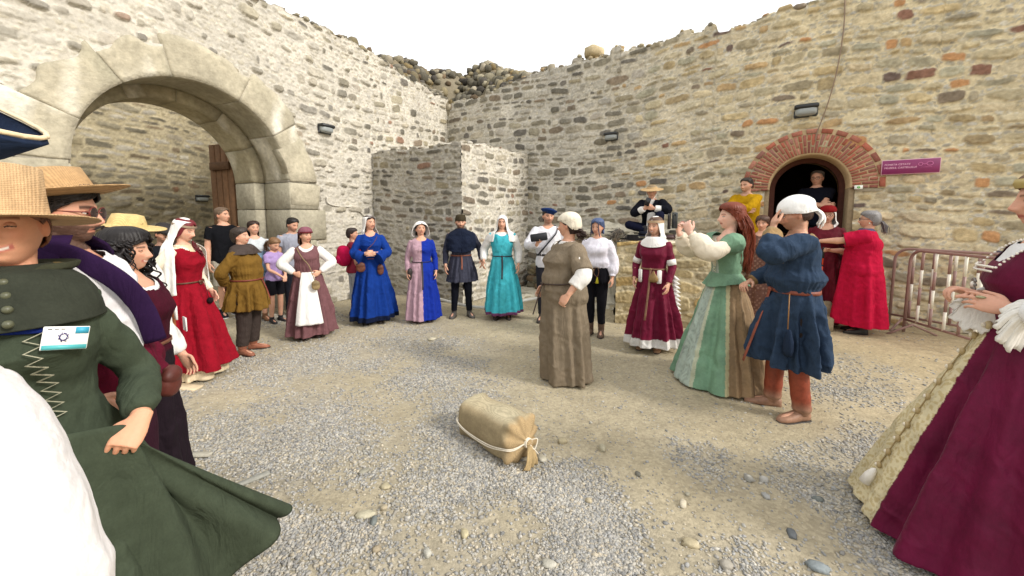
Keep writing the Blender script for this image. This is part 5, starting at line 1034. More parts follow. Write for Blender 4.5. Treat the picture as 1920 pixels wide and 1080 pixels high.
P = person('woman in mauve dress and white apron, hands on hips, rose headscarf', 583, 630, 428, -2, build=1.08, head=(34, -2, 0), arms={'R': dict(to=(-.17, -.08, 1.03), pole=(-1, .2, 0), n=(.3, 1, 0), dir=(.6, -.5, -.25)), 'L': dict(to=(.17, -.08, 1.03), pole=(1, .2, 0), n=(-.3, 1, 0), dir=(-.5, -.6, -.2))}, mouth='smile')
garment(P, 'blouse', WHT, zlo=.9, sl=SLW, off=.0, wr=.002, neck=(.08, .09, .085, -.02), nseed=9, mt=M_LINEN)
garment(P, 'dress', lin(132, 92, 96), sl=[(0, .062), (.10, .068)], skirt=dict(z1=.06, rx=.34, ry=.30, n=11, amp=.035), neck=(.105, .11, .17, -.03), blouse=.018, nseed=10)
th = np.linspace(-1, 1, 26); V = []; rr0 = P.rad(1.05)
for i in range(30):
    t = i / 29; z = 1.045 - .78 * t
    for a in th: ang = R(-90) + a * (.42 + .10 * t); rx = rr0[0] + .03 + (.345 - rr0[0]) * t ** .8; ry = rr0[1] + .035 + (.32 - rr0[1]) * t ** .8; k = 1 + .03 * math.sin(a * 9 + 1) * t; V.append((rx * math.cos(ang) * k * 1.05, rr0[2] * (1 - t) + ry * math.sin(ang) * k, z))
F = [(i * 26 + j, i * 26 + j + 1, (i + 1) * 26 + j + 1, (i + 1) * 26 + j) for i in range(29) for j in range(25)]; o = mesh_np('apron', V, F, M_LINEN, P.root, WHT); o.modifiers.new('s', 'SOLIDIFY').thickness = .006
pouch(P, (.11, -.29, .86), (.06, .03, .075), lin(140, 120, 84), strap=[(.10, -.28, .93), (.03, -.20, 1.15), (-.06, -.17, 1.28), (-.13, -.06, 1.42), (-.1, .08, 1.40)])
haircap(P, lin(90, 62, 46), low=[(-.05, .088, .095, .02, 92), (-.12, .09, .085, .03, 98), (-.15, .08, .08, .03, 104)])
drape(P, 'headscarf', [(.137, .004, .004, .01, 0), (.130, .05, .06, .01, 0), (.10, .084, .10, .01, 0), (.062, .094, .113, .01, 0), (.040, .095, .114, .012, 6), (.03, .094, .112, .02, 96), (-.02, .09, .11, .03, 130), (-.2, .06, .14, .06, 150), (-.45, .10, .16, .06, 158)], lin(150, 96, 110), M_CLOTH, seed=3, folds=(6, .008))
V, F = loft(np.array([P.HM(sel_ring(z, .098, .117, .012, 40)) for z in (.038, .045, .056, .060)]), False); mesh_np('headband', V, F, M_CLOTH, P.root, lin(112, 40, 48)); shoes(P, lin(60, 46, 40))

P = person('person with bright pink backpack mostly hidden behind the blue dress', 668, 592, 428, 110, build=.9, head=(-30, 0, 0))
garment(P, 'shirt', lin(170, 60, 80), zlo=.86, sl=SLS, off=.018, nseed=11); trousers(P, 'trousers', lin(200, 205, 212), .3, (.10, .09, .08)); haircap(P, lin(46, 34, 30)); shoes(P, lin(40, 40, 46))
V, F = ell((-.02, .20, 1.20), (.16, .11, .20), None, 28, 18); V = np.sign(V - [-.02, .2, 1.2]) * np.abs((V - [-.02, .2, 1.2]) / [.16, .11, .2]) ** .75 * [.16, .11, .2] + [-.02, .2, 1.2]; o = mesh_np('backpack', V, F, M_CLOTH, P.root, lin(226, 30, 90)); V, F = ell((-.02, .29, 1.14), (.11, .05, .09)); mesh_np('front_pocket', V, F, M_CLOTH, o, lin(240, 40, 104))

def long_gown(P, colr, z1, rx, ry, sl, ns, **kw): return garment(P, 'gown', colr, sl=sl, skirt=dict(z1=z1, rx=rx, ry=ry, n=kw.pop('n', 11), amp=kw.pop('amp', .035), sw=kw.pop('sw', (0, 0)), ph=kw.pop('ph', 0)), nseed=ns, **kw)
P = person('woman in royal blue gown with wide sleeves and white veil, hands clasped', 700, 604, 405, -2, head=(34, -4, 0), arms={'R': dict(to=(-.06, -.235, 1.14), pole=(-1, .2, -.7), n=(0, 1, 0)), 'L': dict(to=(.06, -.235, 1.14), pole=(1, .2, -.7), n=(0, 1, 0))}, mouth='smile', build=1.0)
BL = lin(22, 62, 148); long_gown(P, BL, .07, .34, .30, [(0, .060), (.3, .062), (.55, .060), (.72, .085, .03), (.92, .125, .085)] and [(0, .060, 0), (.3, .062, 0), (.55, .062, 0), (.74, .085, .03), (.90, .115, .08)], 12, neck=(.075, .09, .10, -.03), colf=lambda V: np.where((V[:, 2] < .15)[:, None], lin(20, 30, 58), BL), waist=1.06)
belt(P, 1.05, lin(110, 60, 44), .014, .022); pouch(P, (-.15, -.17, .93), (.07, .035, .08), lin(104, 60, 42), strap=[(-.15, -.16, .99), (-.06, -.18, 1.18), (.05, -.16, 1.30), (.10, -.07, 1.40), (.07, .06, 1.42)]); pouch(P, (.14, -.16, .88), (.05, .03, .085), lin(96, 56, 40), name='side_pouch')
haircap(P, lin(56, 40, 34), low=[(-.05, .08, .09, .02, 96), (-.10, .08, .08, .03, 104)]); veil(P, WHT, front=-.24, back=-.26, op=62, sp=(.15, .12), fz=.088, seed=6); shoes(P, lin(60, 56, 52))
sphere_part(P, 'buttons', [(0, -.158 - .01 * G(z, 1.26, .06), z) for z in (1.32, 1.28, 1.24, 1.20, 1.16)], .006, lin(40, 80, 160), M_METAL)

P = person('woman in half pink half blue gown with white wimple by the buttress', 793, 602, 417, 2, head=(10, -8, 0), build=1.02)
PK, BB = lin(206, 170, 184), lin(28, 56, 168)
long_gown(P, PK, .06, .29, .27, SLF, 13, neck=(.09, .10, .09, -.02), amp=.025, colf=lambda V: np.where((V[:, 0] < .004)[:, None], PK, BB), waist=1.06)
belt(P, 1.05, lin(30, 30, 40), .012, .022, strap=.45); pouch(P, (-.20, -.06, .84), (.045, .04, .11), lin(52, 44, 42)); haircap(P, lin(50, 40, 36), low=[(-.05, .084, .09, .02, 94), (-.10, .084, .08, .03, 100)])
drape(P, 'wimple', [(.135, .004, .004, .01, 0), (.130, .04, .045, .012, 0), (.118, .07, .08, .01, 0), (.095, .092, .105, .01, 0), (.078, .105, .115, .01, 8), (.06, .115, .118, .012, 50), (.02, .13, .118, .014, 66), (-.05, .150, .11, .02, 72), (-.10, .150, .11, .02, 78), (-.13, .12, .11, .02, 84)], WHT, seed=2, folds=(5, .01)); shoes(P, lin(76, 60, 56))
sphere_part(P, 'buttons', [(.004, -.160 - .01 * G(z, 1.26, .06), z) for z in np.linspace(1.36, 1.1, 9)], .005, lin(30, 30, 60), M_METAL)

P = person('bearded man in grey tunic, navy shoulder hood and olive cap holding a hand', 866, 594, 404, 2, 'm', beard=(lin(66, 54, 48), .75), head=(0, 2, 0), feet=.13, toe=16, arms={'R': dict(to=(-.26, -.06, .90)), 'L': dict(to=(.33, -.06, .98))})
garment(P, 'tunic', lin(70, 72, 88), skirt=dict(z1=.62, rx=.25, ry=.21, n=16, amp=.022), sl=SLF, nseed=14, waist=1.07)
trousers(P, 'hose', lin(22, 24, 34), .1, (.088, .066, .048)); belt(P, 1.06, lin(120, 66, 44), .022, .022, strap=.22)
drape(P, 'shoulder_hood', [(1.50, .070, .075, .01, 0), (1.495, .085, .095, .005, 0), (1.475, .105, .115, 0, 0), (1.45, .155, .13, 0, 0), (1.40, .215, .15, 0, 0), (1.32, .25, .17, -.01, 0), (1.22, .255, .18, -.02, 0), (1.14, .24, .18, -.02, 0)], lin(28, 36, 56), M_CLOTH, folds=(5, .016), frame='body', seed=5, wrk=.015, th=.008, hemf=lambda ph: -.03 * np.cos(ph) + .03 * np.abs(np.sin(ph)))
haircap(P, lin(40, 34, 30), fz=.065, length=-.05)
def cap(P, colr, prof, name='cap', tilt=(0, 0, 0), mt=None, off=(0, .012, .03), wob=0.02, ex=(1, 1.2)):
    V, F = lathe(prof, 44, ex, wob, 3); V = V @ (rotx(R(tilt[0])) @ roty(R(tilt[1]))).T + np.array(off); return mesh_np(name, P.HM(V), F, mt or M_CLOTH, P.root, np.asarray(colr) * (1 + .08 * fbm(V, 20., 1, 2))[:, None])
cap(P, lin(74, 66, 50), [(.001, .105), (.05, .102), (.078, .088), (.088, .055), (.090, .02), (.093, .0), (.090, -.002), (.086, .0)]); shoes(P, lin(84, 80, 76))

P = person('person in turquoise gown with white long sleeves and long white veil, smiling', 942, 596, 405, -2, 'm', build=.97, head=(-4, 0, 0), arms={'R': dict(to=(-.31, -.06, .98)), 'L': dict(to=(.27, -.03, .92))}, mouth='smile')
TQ = lin(78, 198, 214); garment(P, 'undershirt', WHT, zlo=.9, sl=SLW, off=.0, wr=.002, nseed=15, mt=M_LINEN)
garment(P, 'gown', TQ, sl=[(0, .064), (.06, .066)], skirt=dict(z1=.10, rx=.30, ry=.27, n=12, amp=.03), nseed=16, zhi=1.42, neck=(.10, .12, .10, -.02), colf=lambda V: np.where((V[:, 2] < .145)[:, None], lin(120, 70, 110), TQ), waist=1.07)
belt(P, 1.06, lin(40, 34, 40), .014, .022, strap=.36); veil(P, WHT, front=-.30, back=-.34, op=38, sp=(.235, .155), fz=.070, seed=7); shoes(P, lin(60, 50, 48))

P = person('young man in white shirt with blue beret and black baldric holding a black wallet', 1026, 602, 391, -4, 'm', build=.96, head=(18, 4, 0), beard=(lin(52, 42, 36), .5), arms={'R': dict(to=(-.13, -.34, 1.20), pole=(-1, 0, -1), dir=(.3, -.3, .9), n=(1, -.6, 0), curl=.7), 'L': dict(to=(.25, -.06, .95))})
garment(P, 'shirt', lin(214, 214, 220), sl=SLW, off=.02, nseed=17, neck=(.07, .08, .09, -.02), mt=M_LINEN, blouse=.02); trousers(P, 'trousers', lin(50, 50, 58), .1); belt(P, 1.03, lin(40, 36, 36), .03, .024)
V, F = tube(smoothpath([(-.02, .15, 1.42), (.11, .02, 1.44), (.13, -.10, 1.36), (.02, -.165, 1.22), (-.12, -.14, 1.05)], 30), .034, 8, squash=.25, up=(0, 0, 1)); mesh_np('baldric', V, F, M_LEATHER, P.root, lin(28, 28, 36))
haircap(P, lin(40, 32, 28), fz=.068); cap(P, lin(34, 58, 110), [(.001, .085), (.07, .085), (.118, .068), (.125, .055), (.105, .036), (.088, .022), (.086, .0), (.082, .0)], 'beret', (-6, 12, 0)); shoes(P, lin(60, 52, 48))
pw = P.arm['R']['T'] + P.arm['R']['d'] * .10 + np.array((-.0, -.03, .02)); wl = empty('black_wallet', (0, 0, 0)); V, F = box((0, 0, 0), (.12, .02, .055), rotx(.1) @ roty(-.15), .012); rz_ = rotz(P.rot); Vw = (V + pw) * P.s @ rz_.T + [P.x, P.y, 0]; c = Vw.mean(0); bpy.data.objects.remove(wl); o = mesh_np('black_wallet', Vw - c, F, M_LEATHER, None, lin(36, 38, 44), smooth=False); o.location = c; tag(o, 'black rectangular wallet held up by the man in the blue beret', 'wallet')
# ---- right half and the near people
P = person('large woman in long taupe gown and cream headwrap seen from her side, turned away', 1060, 712, 402, -62, build=1.27, belly=.09, bust=.05, head=(-48, 2, 0), arms={'L': dict(to=(.33, -.16, .97), pole=(1, .8, 0), n=(-.6, .6, -.5), dir=(-.3, -.5, -.8), curl=.5), 'R': dict(to=(-.33, -.10, .95))}, mouth='n')
TP = lin(146, 132, 112)
garment(P, 'chemise', WHT, zlo=.95, sl=[(0, .07), (.3, .075), (.6, .070), (.82, .062)], off=.0, wr=.002, nseed=20, mt=M_LINEN)
garment(P, 'gown', TP, sl=[(0, .078), (.2, .086), (.46, .088)], skirt=dict(z1=.02, rx=.245, ry=.265, n=10, amp=.022, sw=(0, .03)), neck=(.085, .10, .07, -.01), nseed=21, waist=1.02, blouse=.02, off=.02)
belt(P, 1.03, lin(62, 46, 38), .014, .03, strap=.30, tilt=.02)
haircap(P, lin(48, 34, 30), length=-.08); locks(P, 'hair_bun', lin(52, 34, 28), [(0, .10, -.03), (0, .11, -.05)], [(0, .17, -.10), (0, .15, -.12)], 60, .009, 5, .018, 2, jit=.02)
drape(P, 'headwrap', dome(.140, .096, .116, .055, .02, 12) + [(.05, .096, .116, .022, 50), (.02, .095, .114, .026, 84), (-.015, .09, .108, .03, 100), (-.04, .075, .09, .03, 118)], lin(218, 210, 192), M_LINEN, folds=(9, .006), seed=4, strands=.006)

P = person('girl with blue hair in loose white shirt and black trousers with yellow tassel', 1116, 628, 411, -12, head=(-10, 4, 0), feet=.08)
garment(P, 'shirt', lin(214, 212, 222), zlo=1.02, sl=[(0, .068), (.2, .080), (.5, .084), (.8, .080), (.92, .055), (.96, .060)], blouse=.04, nseed=22, neck=(.06, .075, .05, -.01), mt=M_LINEN, waist=1.0, off=.02)
trousers(P, 'trousers', lin(24, 24, 30), .16, (.094, .068, .050), hi=1.06); belt(P, 1.04, lin(36, 30, 30), .03, .022)
drape(P, 'fringed_hip_scarf', [(1.05, .150, .125, 0, 0), (.95, .185, .140, .005, 0), (.84, .19, .150, .01, 0)], lin(26, 26, 32), M_CLOTH, folds=(14, .006), frame='body', hemf=lambda ph: -.05 * np.abs(np.sin(ph * 13)))
haircap(P, lin(70, 86, 122), op=56, vol=.004, low=[(-.05, .084, .096, .02, 76), (-.10, .082, .08, .03, 84)]); locks(P, 'side_lock', lin(60, 62, 84), [(-.045, -.085, .075), (-.05, -.08, .07)], [(-.072, -.085, -.13), (-.065, -.09, -.13)], 12, .005, 1, jit=.004); locks(P, 'side_lock', lin(60, 62, 84), [(.045, -.085, .075), (.05, -.08, .07)], [(.072, -.085, -.13), (.065, -.09, -.13)], 12, .005, 2, jit=.004)
V, F = lathe([(.001, .0), (.010, -.005), (.012, -.02), (.016, -.04), (.024, -.085), (.02, -.09), (.001, -.09)], 16); o = mesh_np('tassel', V + (.05, -.185, .90), F, M_CLOTH, P.root, lin(206, 196, 60)); V, F = tube(smoothpath([(.02, -.17, 1.04), (.0, -.19, .96), (.05, -.19, .91), (.07, -.18, .98), (.05, -.165, 1.04)], 24), .004, 6); mesh_np('cord', V, F, M_LEATHER, o, lin(120, 84, 60)); shoes(P, lin(92, 72, 58), shaft=.25, r=.05)

P = person('woman in burgundy gown with white hem and white kerchief, smiling to her right', 1220, 654, 408, -16, head=(-14, 0, 0), mouth='grin', arms={'R': dict(to=(-.21, -.10, .93)), 'L': dict(to=(.22, -.12, .90))})
BU = lin(112, 14, 50)
def cbu(V): r = np.where((V[:, 2] < .20)[:, None], WHT, BU); return r
SB = [(0, .058), (.15, .060), (.5, .050), (.75, .044), (.97, .036)]
long_gown(P, BU, .09, .33, .30, SB, 23, neck=(.12, .12, .11, -.02), colf=cbu, mt=M_VELVET, n=12, amp=.04)
drape(P, 'white_collar', [(1.475, .085, .085, .005, 0), (1.45, .115, .10, -.005, 0), (1.42, .152, .118, -.01, 0), (1.395, .162, .128, -.012, 0)], WHT, frame='body', folds=(3, .001), th=.006, hemf=lambda ph: -.05 * np.cos(ph))
for k in 'LR': A = P.arm[k]; i = 8; V, F = tube([A['path'][i], A['path'][i + 2]], .058, 16); mesh_np('arm_band', V, F, M_LINEN, P.root, WHT)
belt(P, 1.07, lin(132, 98, 74), .02, .022, strap=.62); V, F = lathe([(.001, .06), (.012, .055), (.018, .03), (.05, -.01), (.062, -.05), (.045, -.08), (.001, -.085)], 24, (1, .5)); mesh_np('pouch', V + (.055, -.185, 1.0), F, M_LEATHER, P.root, lin(146, 118, 74))
for sx in (-1, 1): V, F = box((sx * .118, -.155, .985), (.028, .012, .085), rotz(sx * .6), .008); mesh_np('pocket_slit', V, F, M_LINEN, P.root, WHT)
haircap(P, lin(90, 66, 50), length=-.07); veil(P, WHT, front=-.20, back=-.30, op=52, sp=(.13, .13), fz=.060, seed=9, folds=(7, .012)); V, F = loft(np.array([P.HM(sel_ring(z, .095, .112, .012, 40)) for z in (.048, .052, .075, .079)]), False); mesh_np('circlet', V, F, M_METAL, P.root, lin(176, 150, 120))
for k in range(11):      # jagged white lining edge behind her left side
    pass
V = []; n = 60
for i in range(n):
    z = 1.0 - .62 * i / (n - 1); e_ = .035 + .065 * ((i / 5.0) % 1); V += [(.225 + .05 * i / n, .02, z), (.225 + .05 * i / n + e_, .05, z - .02)]
F = [(2 * i, 2 * i + 1, 2 * i + 3, 2 * i + 2) for i in range(n - 1)]; o = mesh_np('dagged_tippet', V, F, M_LINEN, P.root, WHT, smooth=False); m_ = o.modifiers.new('s', 'SOLIDIFY'); m_.thickness = .008
shoes(P, lin(150, 116, 88))

# seated man with straw hat on the ledge
sp0 = at(1222, 432, 7.35); zs_ = sp0[2]
P = person('man in black jacket and straw hat sitting cross legged on the rubble ledge', sex='m', pos=(sp0[0], sp0[1]), z0=zs_ - .87 * 1.0, H=1.72, face=-12, head=(10, 8, 0), lean=12, arms={'R': dict(to=(-.05, -.36, 1.28), pole=(-1, -.2, -.8), dir=(.5, -.2, .6), n=(0, 1, 0), curl=.9), 'L': dict(to=(.10, -.36, 1.28), pole=(1, -.2, -.4), dir=(-1, -.1, .2), n=(0, 1, 0), curl=.9)},
           legs={'R': [(-.085, 0, .90), (-.36, -.30, .98), (-.02, -.44, .90), (.9, -.4, -.2)], 'L': [(.085, 0, .90), (.22, -.40, 1.16), (.16, -.38, .80), (.3, -.95, 0)]})
garment(P, 'jacket', lin(22, 24, 34), zlo=.86, sl=[(0, .076), (.3, .08), (.6, .074), (.78, .070)], off=.024, nseed=24, neck=(.07, .10, .16, -.06))
garment(P, 'shirt', WHT, zlo=.86, sl=[(0, .05), (.6, .055), (.85, .058), (.96, .055)], off=.006, nseed=25, mt=M_LINEN); trousers(P, 'breeches', lin(24, 28, 52), .1, (.094, .078, .05), hi=.95)
V, F = box(P.U([(.02, -.16, 1.12)])[0], (.07, .03, .18), rotx(-.25), .02); mesh_np('shirt_front', V, F, M_LINEN, P.root, WHT)
haircap(P, lin(150, 130, 100), fz=.06); straw_hat(P, lin(196, 166, 122), brim=.205, crown=.06, droop=.02, dz=.06, tilt=(4, 0, 0), wob=.015, top=.05)
mb = MB()
for sx in (-1, 1): mb.add(*tube(smoothpath([P.HM([(sx * .09, .0, .05)])[0], P.HM([(sx * .085, -.03, -.06)])[0], P.HM([(sx * .03, -.08, -.14)])[0], P.HM([(.02, -.12, -.30)])[0]], 20), .005, 6), WHT)
mb.build('hat_cord', M_LINEN, P.root); shoes(P, lin(30, 28, 32), shaft=.3)
ho = P.root.location; ph = (P.arm['R']['T'] + P.arm['R']['d'] * .08 + np.array((0, -.03, .06))) * P.s @ rotz(P.rot).T + np.array(ho); V, F = box((0, 0, 0), (.045, .012, .075), rotz(P.rot) @ roty(.3), .01); o = mesh_np('smartphone', V, F, M_GLOSS, None, lin(20, 20, 24), smooth=False); o.location = ph; tag(o, 'black smartphone held by the seated man in the straw hat', 'phone')

# green gown lady photographing
P = person('red haired lady in mint green renaissance gown lifting a phone in both hands', 1350, 716, 384, -58, head=(-8, -2, 0), skin=lin(224, 180, 160), hat=.0, arms={'R': dict(to=(-.09, -.43, 1.45), pole=(-.5, .2, -1), dir=(.25, -.25, .9), n=(.8, .5, 0), curl=.7), 'L': dict(to=(.06, -.40, 1.46), pole=(.6, .1, -1), dir=(-.25, -.25, .9), n=(-.7, .6, 0), curl=.7)}, build=.98, brow=lin(110, 60, 40))
MG, BRC, TAN, DG = lin(122, 160, 132), lin(180, 196, 184), lin(158, 132, 100), lin(70, 116, 88)
def cgreen(V):
    a = np.degrees(np.arctan2(V[:, 0], -V[:, 1])); sk = V[:, 2] < 1.05; C = np.tile(MG, (len(V), 1)); tr_ = .015 / np.maximum(np.hypot(V[:, 0], V[:, 1]), .1) * 57
    C[sk & (np.abs(a) < 24)] = BRC; fl = (np.sin(V[:, 0] * 60 + 3 * np.sin(V[:, 2] * 31)) * np.sin(V[:, 2] * 50 + 3 * np.sin(V[:, 0] * 40)) > .35) & sk & (np.abs(a) < 24); C[fl] = BRC * .78
    C[sk & (np.abs(np.abs(a) - 24) < tr_)] = lin(190, 196, 170); C[sk & (np.abs(a) > 66)] = TAN; st = sk & (np.abs(a) > 66) & (np.sin(a / 57 * 16) > .55); C[st] = TAN * .72; C[sk & (np.abs(np.abs(a) - 66) < tr_)] = lin(196, 190, 150)
    bd = (~sk) & (np.abs(V[:, 0]) < .06) & (V[:, 1] < 0) & (V[:, 2] < 1.36); C[bd] = BRC; return C
garment(P, 'gown', MG, sl=[(0, .080), (.10, .098), (.22, .095), (.32, .066)], skirt=dict(z1=.03, rx=.42, ry=.42, n=14, amp=.022, pw=.92), off=.012, neck=(.115, .13, .15, -.03), nseed=26, waist=1.07, mt=M_VELVET, colf=cgreen, vox=.008)
garment(P, 'chemise', CREAM, zlo=1.0, sl=[(0, .05), (.28, .060), (.42, .082, .015), (.62, .095, .03), (.80, .092, .025), (.90, .06), (.93, .034), (.97, .05)], off=.0, wr=.004, neck=(.09, .11, .12, -.02), nseed=27, mt=M_LINEN, zhi=1.40)
drape(P, 'peplum', [(1.08, .142, .112, 0, 0), (1.05, .165, .135, 0, 0), (1.0, .215, .18, 0, 0)], MG, M_VELVET, frame='body', folds=(8, .01), th=.006, hemf=lambda p_: -.05 * np.cos(p_) ** 2)
mb = MB()
for k in range(10): z = 1.09 + k * .026; yb = P.rad(z)[2] - P.rad(z)[1] - .014; mb.add(*tube([(-.022, yb, z), (.022, yb, z + .02)], .003, 5), lin(210, 214, 190)); mb.add(*tube([(.022, yb, z), (-.022, yb, z + .02)], .003, 5), lin(210, 214, 190))
mb.build('lacing', M_LINEN, P.root)
RH = lin(112, 46, 22); haircap(P, RH, op=60, vol=.012, ear=88, low=[(-.06, .095, .115, .03, 92), (-.12, .10, .12, .04, 100)])
locks(P, 'long_hair', RH * 1.1, [(-.06, .02, .09), (-.05, .09, .07), (.0, .11, .08), (.05, .09, .07), (.06, .02, .09)], [(-.12, .06, -.42), (-.06, .15, -.50), (0, .17, -.52), (.06, .15, -.50), (.12, .05, -.42)], 230, .008, 7, .008, 1.5, mid=(0, .06, .06), jit=.018, npt=20)
pc = (P.arm['R']['T'] + P.arm['L']['T']) / 2 + np.array((-.01, -.10, .12)); pw = pc * P.s @ rotz(P.rot).T + [P.x, P.y, 0]
RtP = rotz(P.rot); ph = empty('smartphone', tuple(pw), P.rot); tag(ph, 'smartphone in an open folding case held up by the red haired lady', 'phone')
V, F = box((.02, 0, 0), (.040, .006, .078), rotz(.2), .004); mesh_np('phone_body', V, F, M_GLOSS, ph, lin(60, 64, 66), smooth=False); V, F = box((-.055, -.02, -.01), (.040, .004, .078), rotz(-.75), .003); mesh_np('case_flap', V, F, M_LEATHER, ph, lin(24, 24, 28), smooth=False); V, F = ell((.035, -.008, .055), (.010, .004, .010), None, 12, 8); mesh_np('camera_lens', V, F, M_GLOSS, ph, lin(10, 10, 14))

# man in yellow tunic by the doorway
yp = on_R(7.25, .42, 0)
P = person('smiling balding man in mustard yellow tunic leaning with folded arms by the doorway', sex='m', pos=(yp[0], yp[1]), z0=.60, H=1.72, face=-24, lean=10, head=(-10, 8, 0), mouth='grin', beard=(lin(90, 76, 66), .3), build=1.06, arms={'R': dict(to=(.08, -.30, 1.18), pole=(-1, -.3, -.3), dir=(1, -.1, -.1), n=(0, 1, 0)), 'L': dict(to=(-.10, -.27, 1.23), pole=(1, -.3, -.3), dir=(-1, -.1, -.2), n=(0, 1, 0))})
garment(P, 'tunic', lin(206, 160, 22), sl=SLW, skirt=dict(z1=.50, rx=.24, ry=.20, n=10, amp=.02), neck=(.08, .09, .07, -.01), nseed=28, off=.02); trousers(P, 'trousers', lin(66, 58, 50), .1)
haircap(P, lin(50, 44, 40), fz=.085, op=70, length=-.05, ear=100); shoes(P, lin(70, 50, 40))
# man standing inside the dark doorway
dp = on_R(8.22, -.45, 0)
P = person('man with glasses in black t-shirt standing in the shade of the doorway, arms crossed', sex='m', pos=(dp[0], dp[1]), z0=DFL, H=1.84, face=-8, head=(-6, 4, 0), build=1.05, arms={'R': dict(to=(.12, -.25, 1.15), pole=(-1, 0, -.6), dir=(1, -.1, .1), n=(0, 1, 0)), 'L': dict(to=(-.12, -.22, 1.19), pole=(1, 0, -.6), dir=(-1, -.1, .1), n=(0, 1, 0))})
garment(P, 'shirt', lin(20, 22, 34), zlo=.84, sl=SLS, off=.022, neck=(.07, .08, .05, 0), nseed=29); trousers(P, 'trousers', lin(24, 24, 34), .1); haircap(P, lin(96, 88, 80), fz=.09, op=76, length=-.04, ear=102); shoes(P, lin(24, 24, 26))
def glasses(P, colr=lin(24, 22, 24), r=.021, lens=None, th=.0022):
    mb = MB(); a = np.linspace(0, 2 * math.pi, 26)
    for sx in (-1, 1):
        mb.add(*tube(P.HM(np.stack([sx * .032 + r * 1.15 * np.cos(a), -.098 + 0 * a + .004 * np.abs(np.cos(a)), .002 + r * np.sin(a)], 1)), th, 6), colr); mb.add(*tube(P.HM([(sx * .056, -.094, .006), (sx * .082, .01, .008)]), th, 6), colr)
    mb.add(*tube(P.HM([(-.009, -.102, .006), (.009, -.102, .006)]), th, 6), colr); o = mb.build('glasses', M_METAL, P.root)
    if lens is not None:
        mb = MB()
        for sx in (-1, 1): mb.add(*ell((0, 0, 0), (r * 1.12, .0012, r * .97), None, 20, 10), lens); mb.V[-1] = P.HM(mb.V[-1] + np.array((sx * .032, -.098, .002)))
        mb.build('lenses', M_GLOSS, o)
    return o
glasses(P)

P = person('woman in brown patterned dress with cream shoulder bag behind the red haired lady', 1418, 600, 406, -6, head=(-6, 4, 0), build=1.08)
def cpat(V): q = (np.sin(V[:, 0] * 90) * np.sin(V[:, 2] * 80) * np.cos(V[:, 1] * 70) > .3); C = np.tile(lin(116, 84, 74), (len(V), 1)); C[q] = lin(150, 118, 104); C[V[:, 2] < .12] = lin(160, 50, 50); return C
garment(P, 'dress', lin(116, 84, 74), sl=SLS, skirt=dict(z1=.07, rx=.25, ry=.22, n=8, amp=.02), neck=(.09, .10, .10, -.02), nseed=30, colf=cpat, off=.02); haircap(P, lin(84, 60, 48), fz=.062, op=56, vol=.01); shoes(P, lin(60, 44, 40))
V, F = tube(smoothpath([(-.14, .0, 1.43), (-.06, -.14, 1.28), (.10, -.17, 1.05), (.2, -.10, .92)], 24), .014, 8, squash=.3); mesh_np('bag_strap', V, F, M_LEATHER, P.root, lin(206, 186, 150)); pouch(P, (-.24, -.08, .95), (.10, .05, .12), lin(204, 190, 160), name='shoulder_bag')

# man in navy tunic with white headwrap, hands at his forehead
P = person('man in navy linen tunic, white headwrap and tan boots covering his eyes with his hand', 1476, 776, 374, -66, 'm', build=1.0, belly=.03, lean=3, head=(-10, 14, 0), legs={'R': [(-.085, 0, .90), (-.10, -.07, .49), (-.11, -.07, .085), (-.25, -.97, 0)], 'L': [(.085, 0, .90), (.10, .0, .49), (.10, .05, .085), (.35, -.93, 0)]}, beard=(lin(120, 88, 66), .45), arms={'L': dict(to=(.07, -.215, 1.50), pole=(.5, -1, -.7), dir=(-.55, .25, .80), n=(-.1, 1, 0), curl=.2, spread=.22, thumb=.2), 'R': dict(to=(-.20, -.26, 1.04), pole=(-.6, .6, -.6), dir=(.6, -.6, -.1), n=(0, .6, -1), curl=.5)}, vox=.005)
NV = lin(56, 74, 98)
def cnv(V):
    C = np.tile(NV, (len(V), 1)); A = P.arm['L']; T = A['T']; w = np.linalg.norm(V - T, axis=1) < .12; C[w] = lin(176, 146, 104)
    A = P.arm['R']; w = np.linalg.norm(V - A['T'], axis=1) < .06; C[w] = lin(160, 130, 90); yk = (V[:, 2] > 1.24) & (np.abs(V[:, 0]) < .12) & (V[:, 1] < .0); C[yk] = lin(170, 146, 110); nk = (V[:, 2] > 1.41) & (np.abs(V[:, 0]) < .13); C[nk] = lin(170, 146, 110); return C
garment(P, 'tunic', NV, sl=[(0, .070), (.2, .080), (.45, .080), (.7, .068), (.88, .056), (.97, .042)], skirt=dict(z1=.44, rx=.255, ry=.25, n=11, amp=.05, zw=.01), neck=(.085, .10, .06, -.01), blouse=.05, nseed=31, colf=cnv, off=.022, wr=.010, vox=.0075, waist=1.02)
belt(P, 1.02, lin(140, 74, 56), .030, .030, strap=.60, w=.02); trousers(P, 'breeches', lin(60, 50, 46), .46, (.092, .062, .05), hi=.9)
V, F = lathe([(.001, .04), (.02, .03), (.03, 0), (.048, -.05), (.052, -.12), (.04, -.16), (.001, -.165)], 24, (1, .6)); mesh_np('drawstring_bag', V + (.235, -.13, .72), F, M_CLOTH, P.root, lin(40, 54, 76)); V, F = tube([(.20, -.13, 1.02), (.235, -.14, .76)], .004, 6); mesh_np('bag_cord', V, F, M_LEATHER, P.root, lin(150, 108, 60))
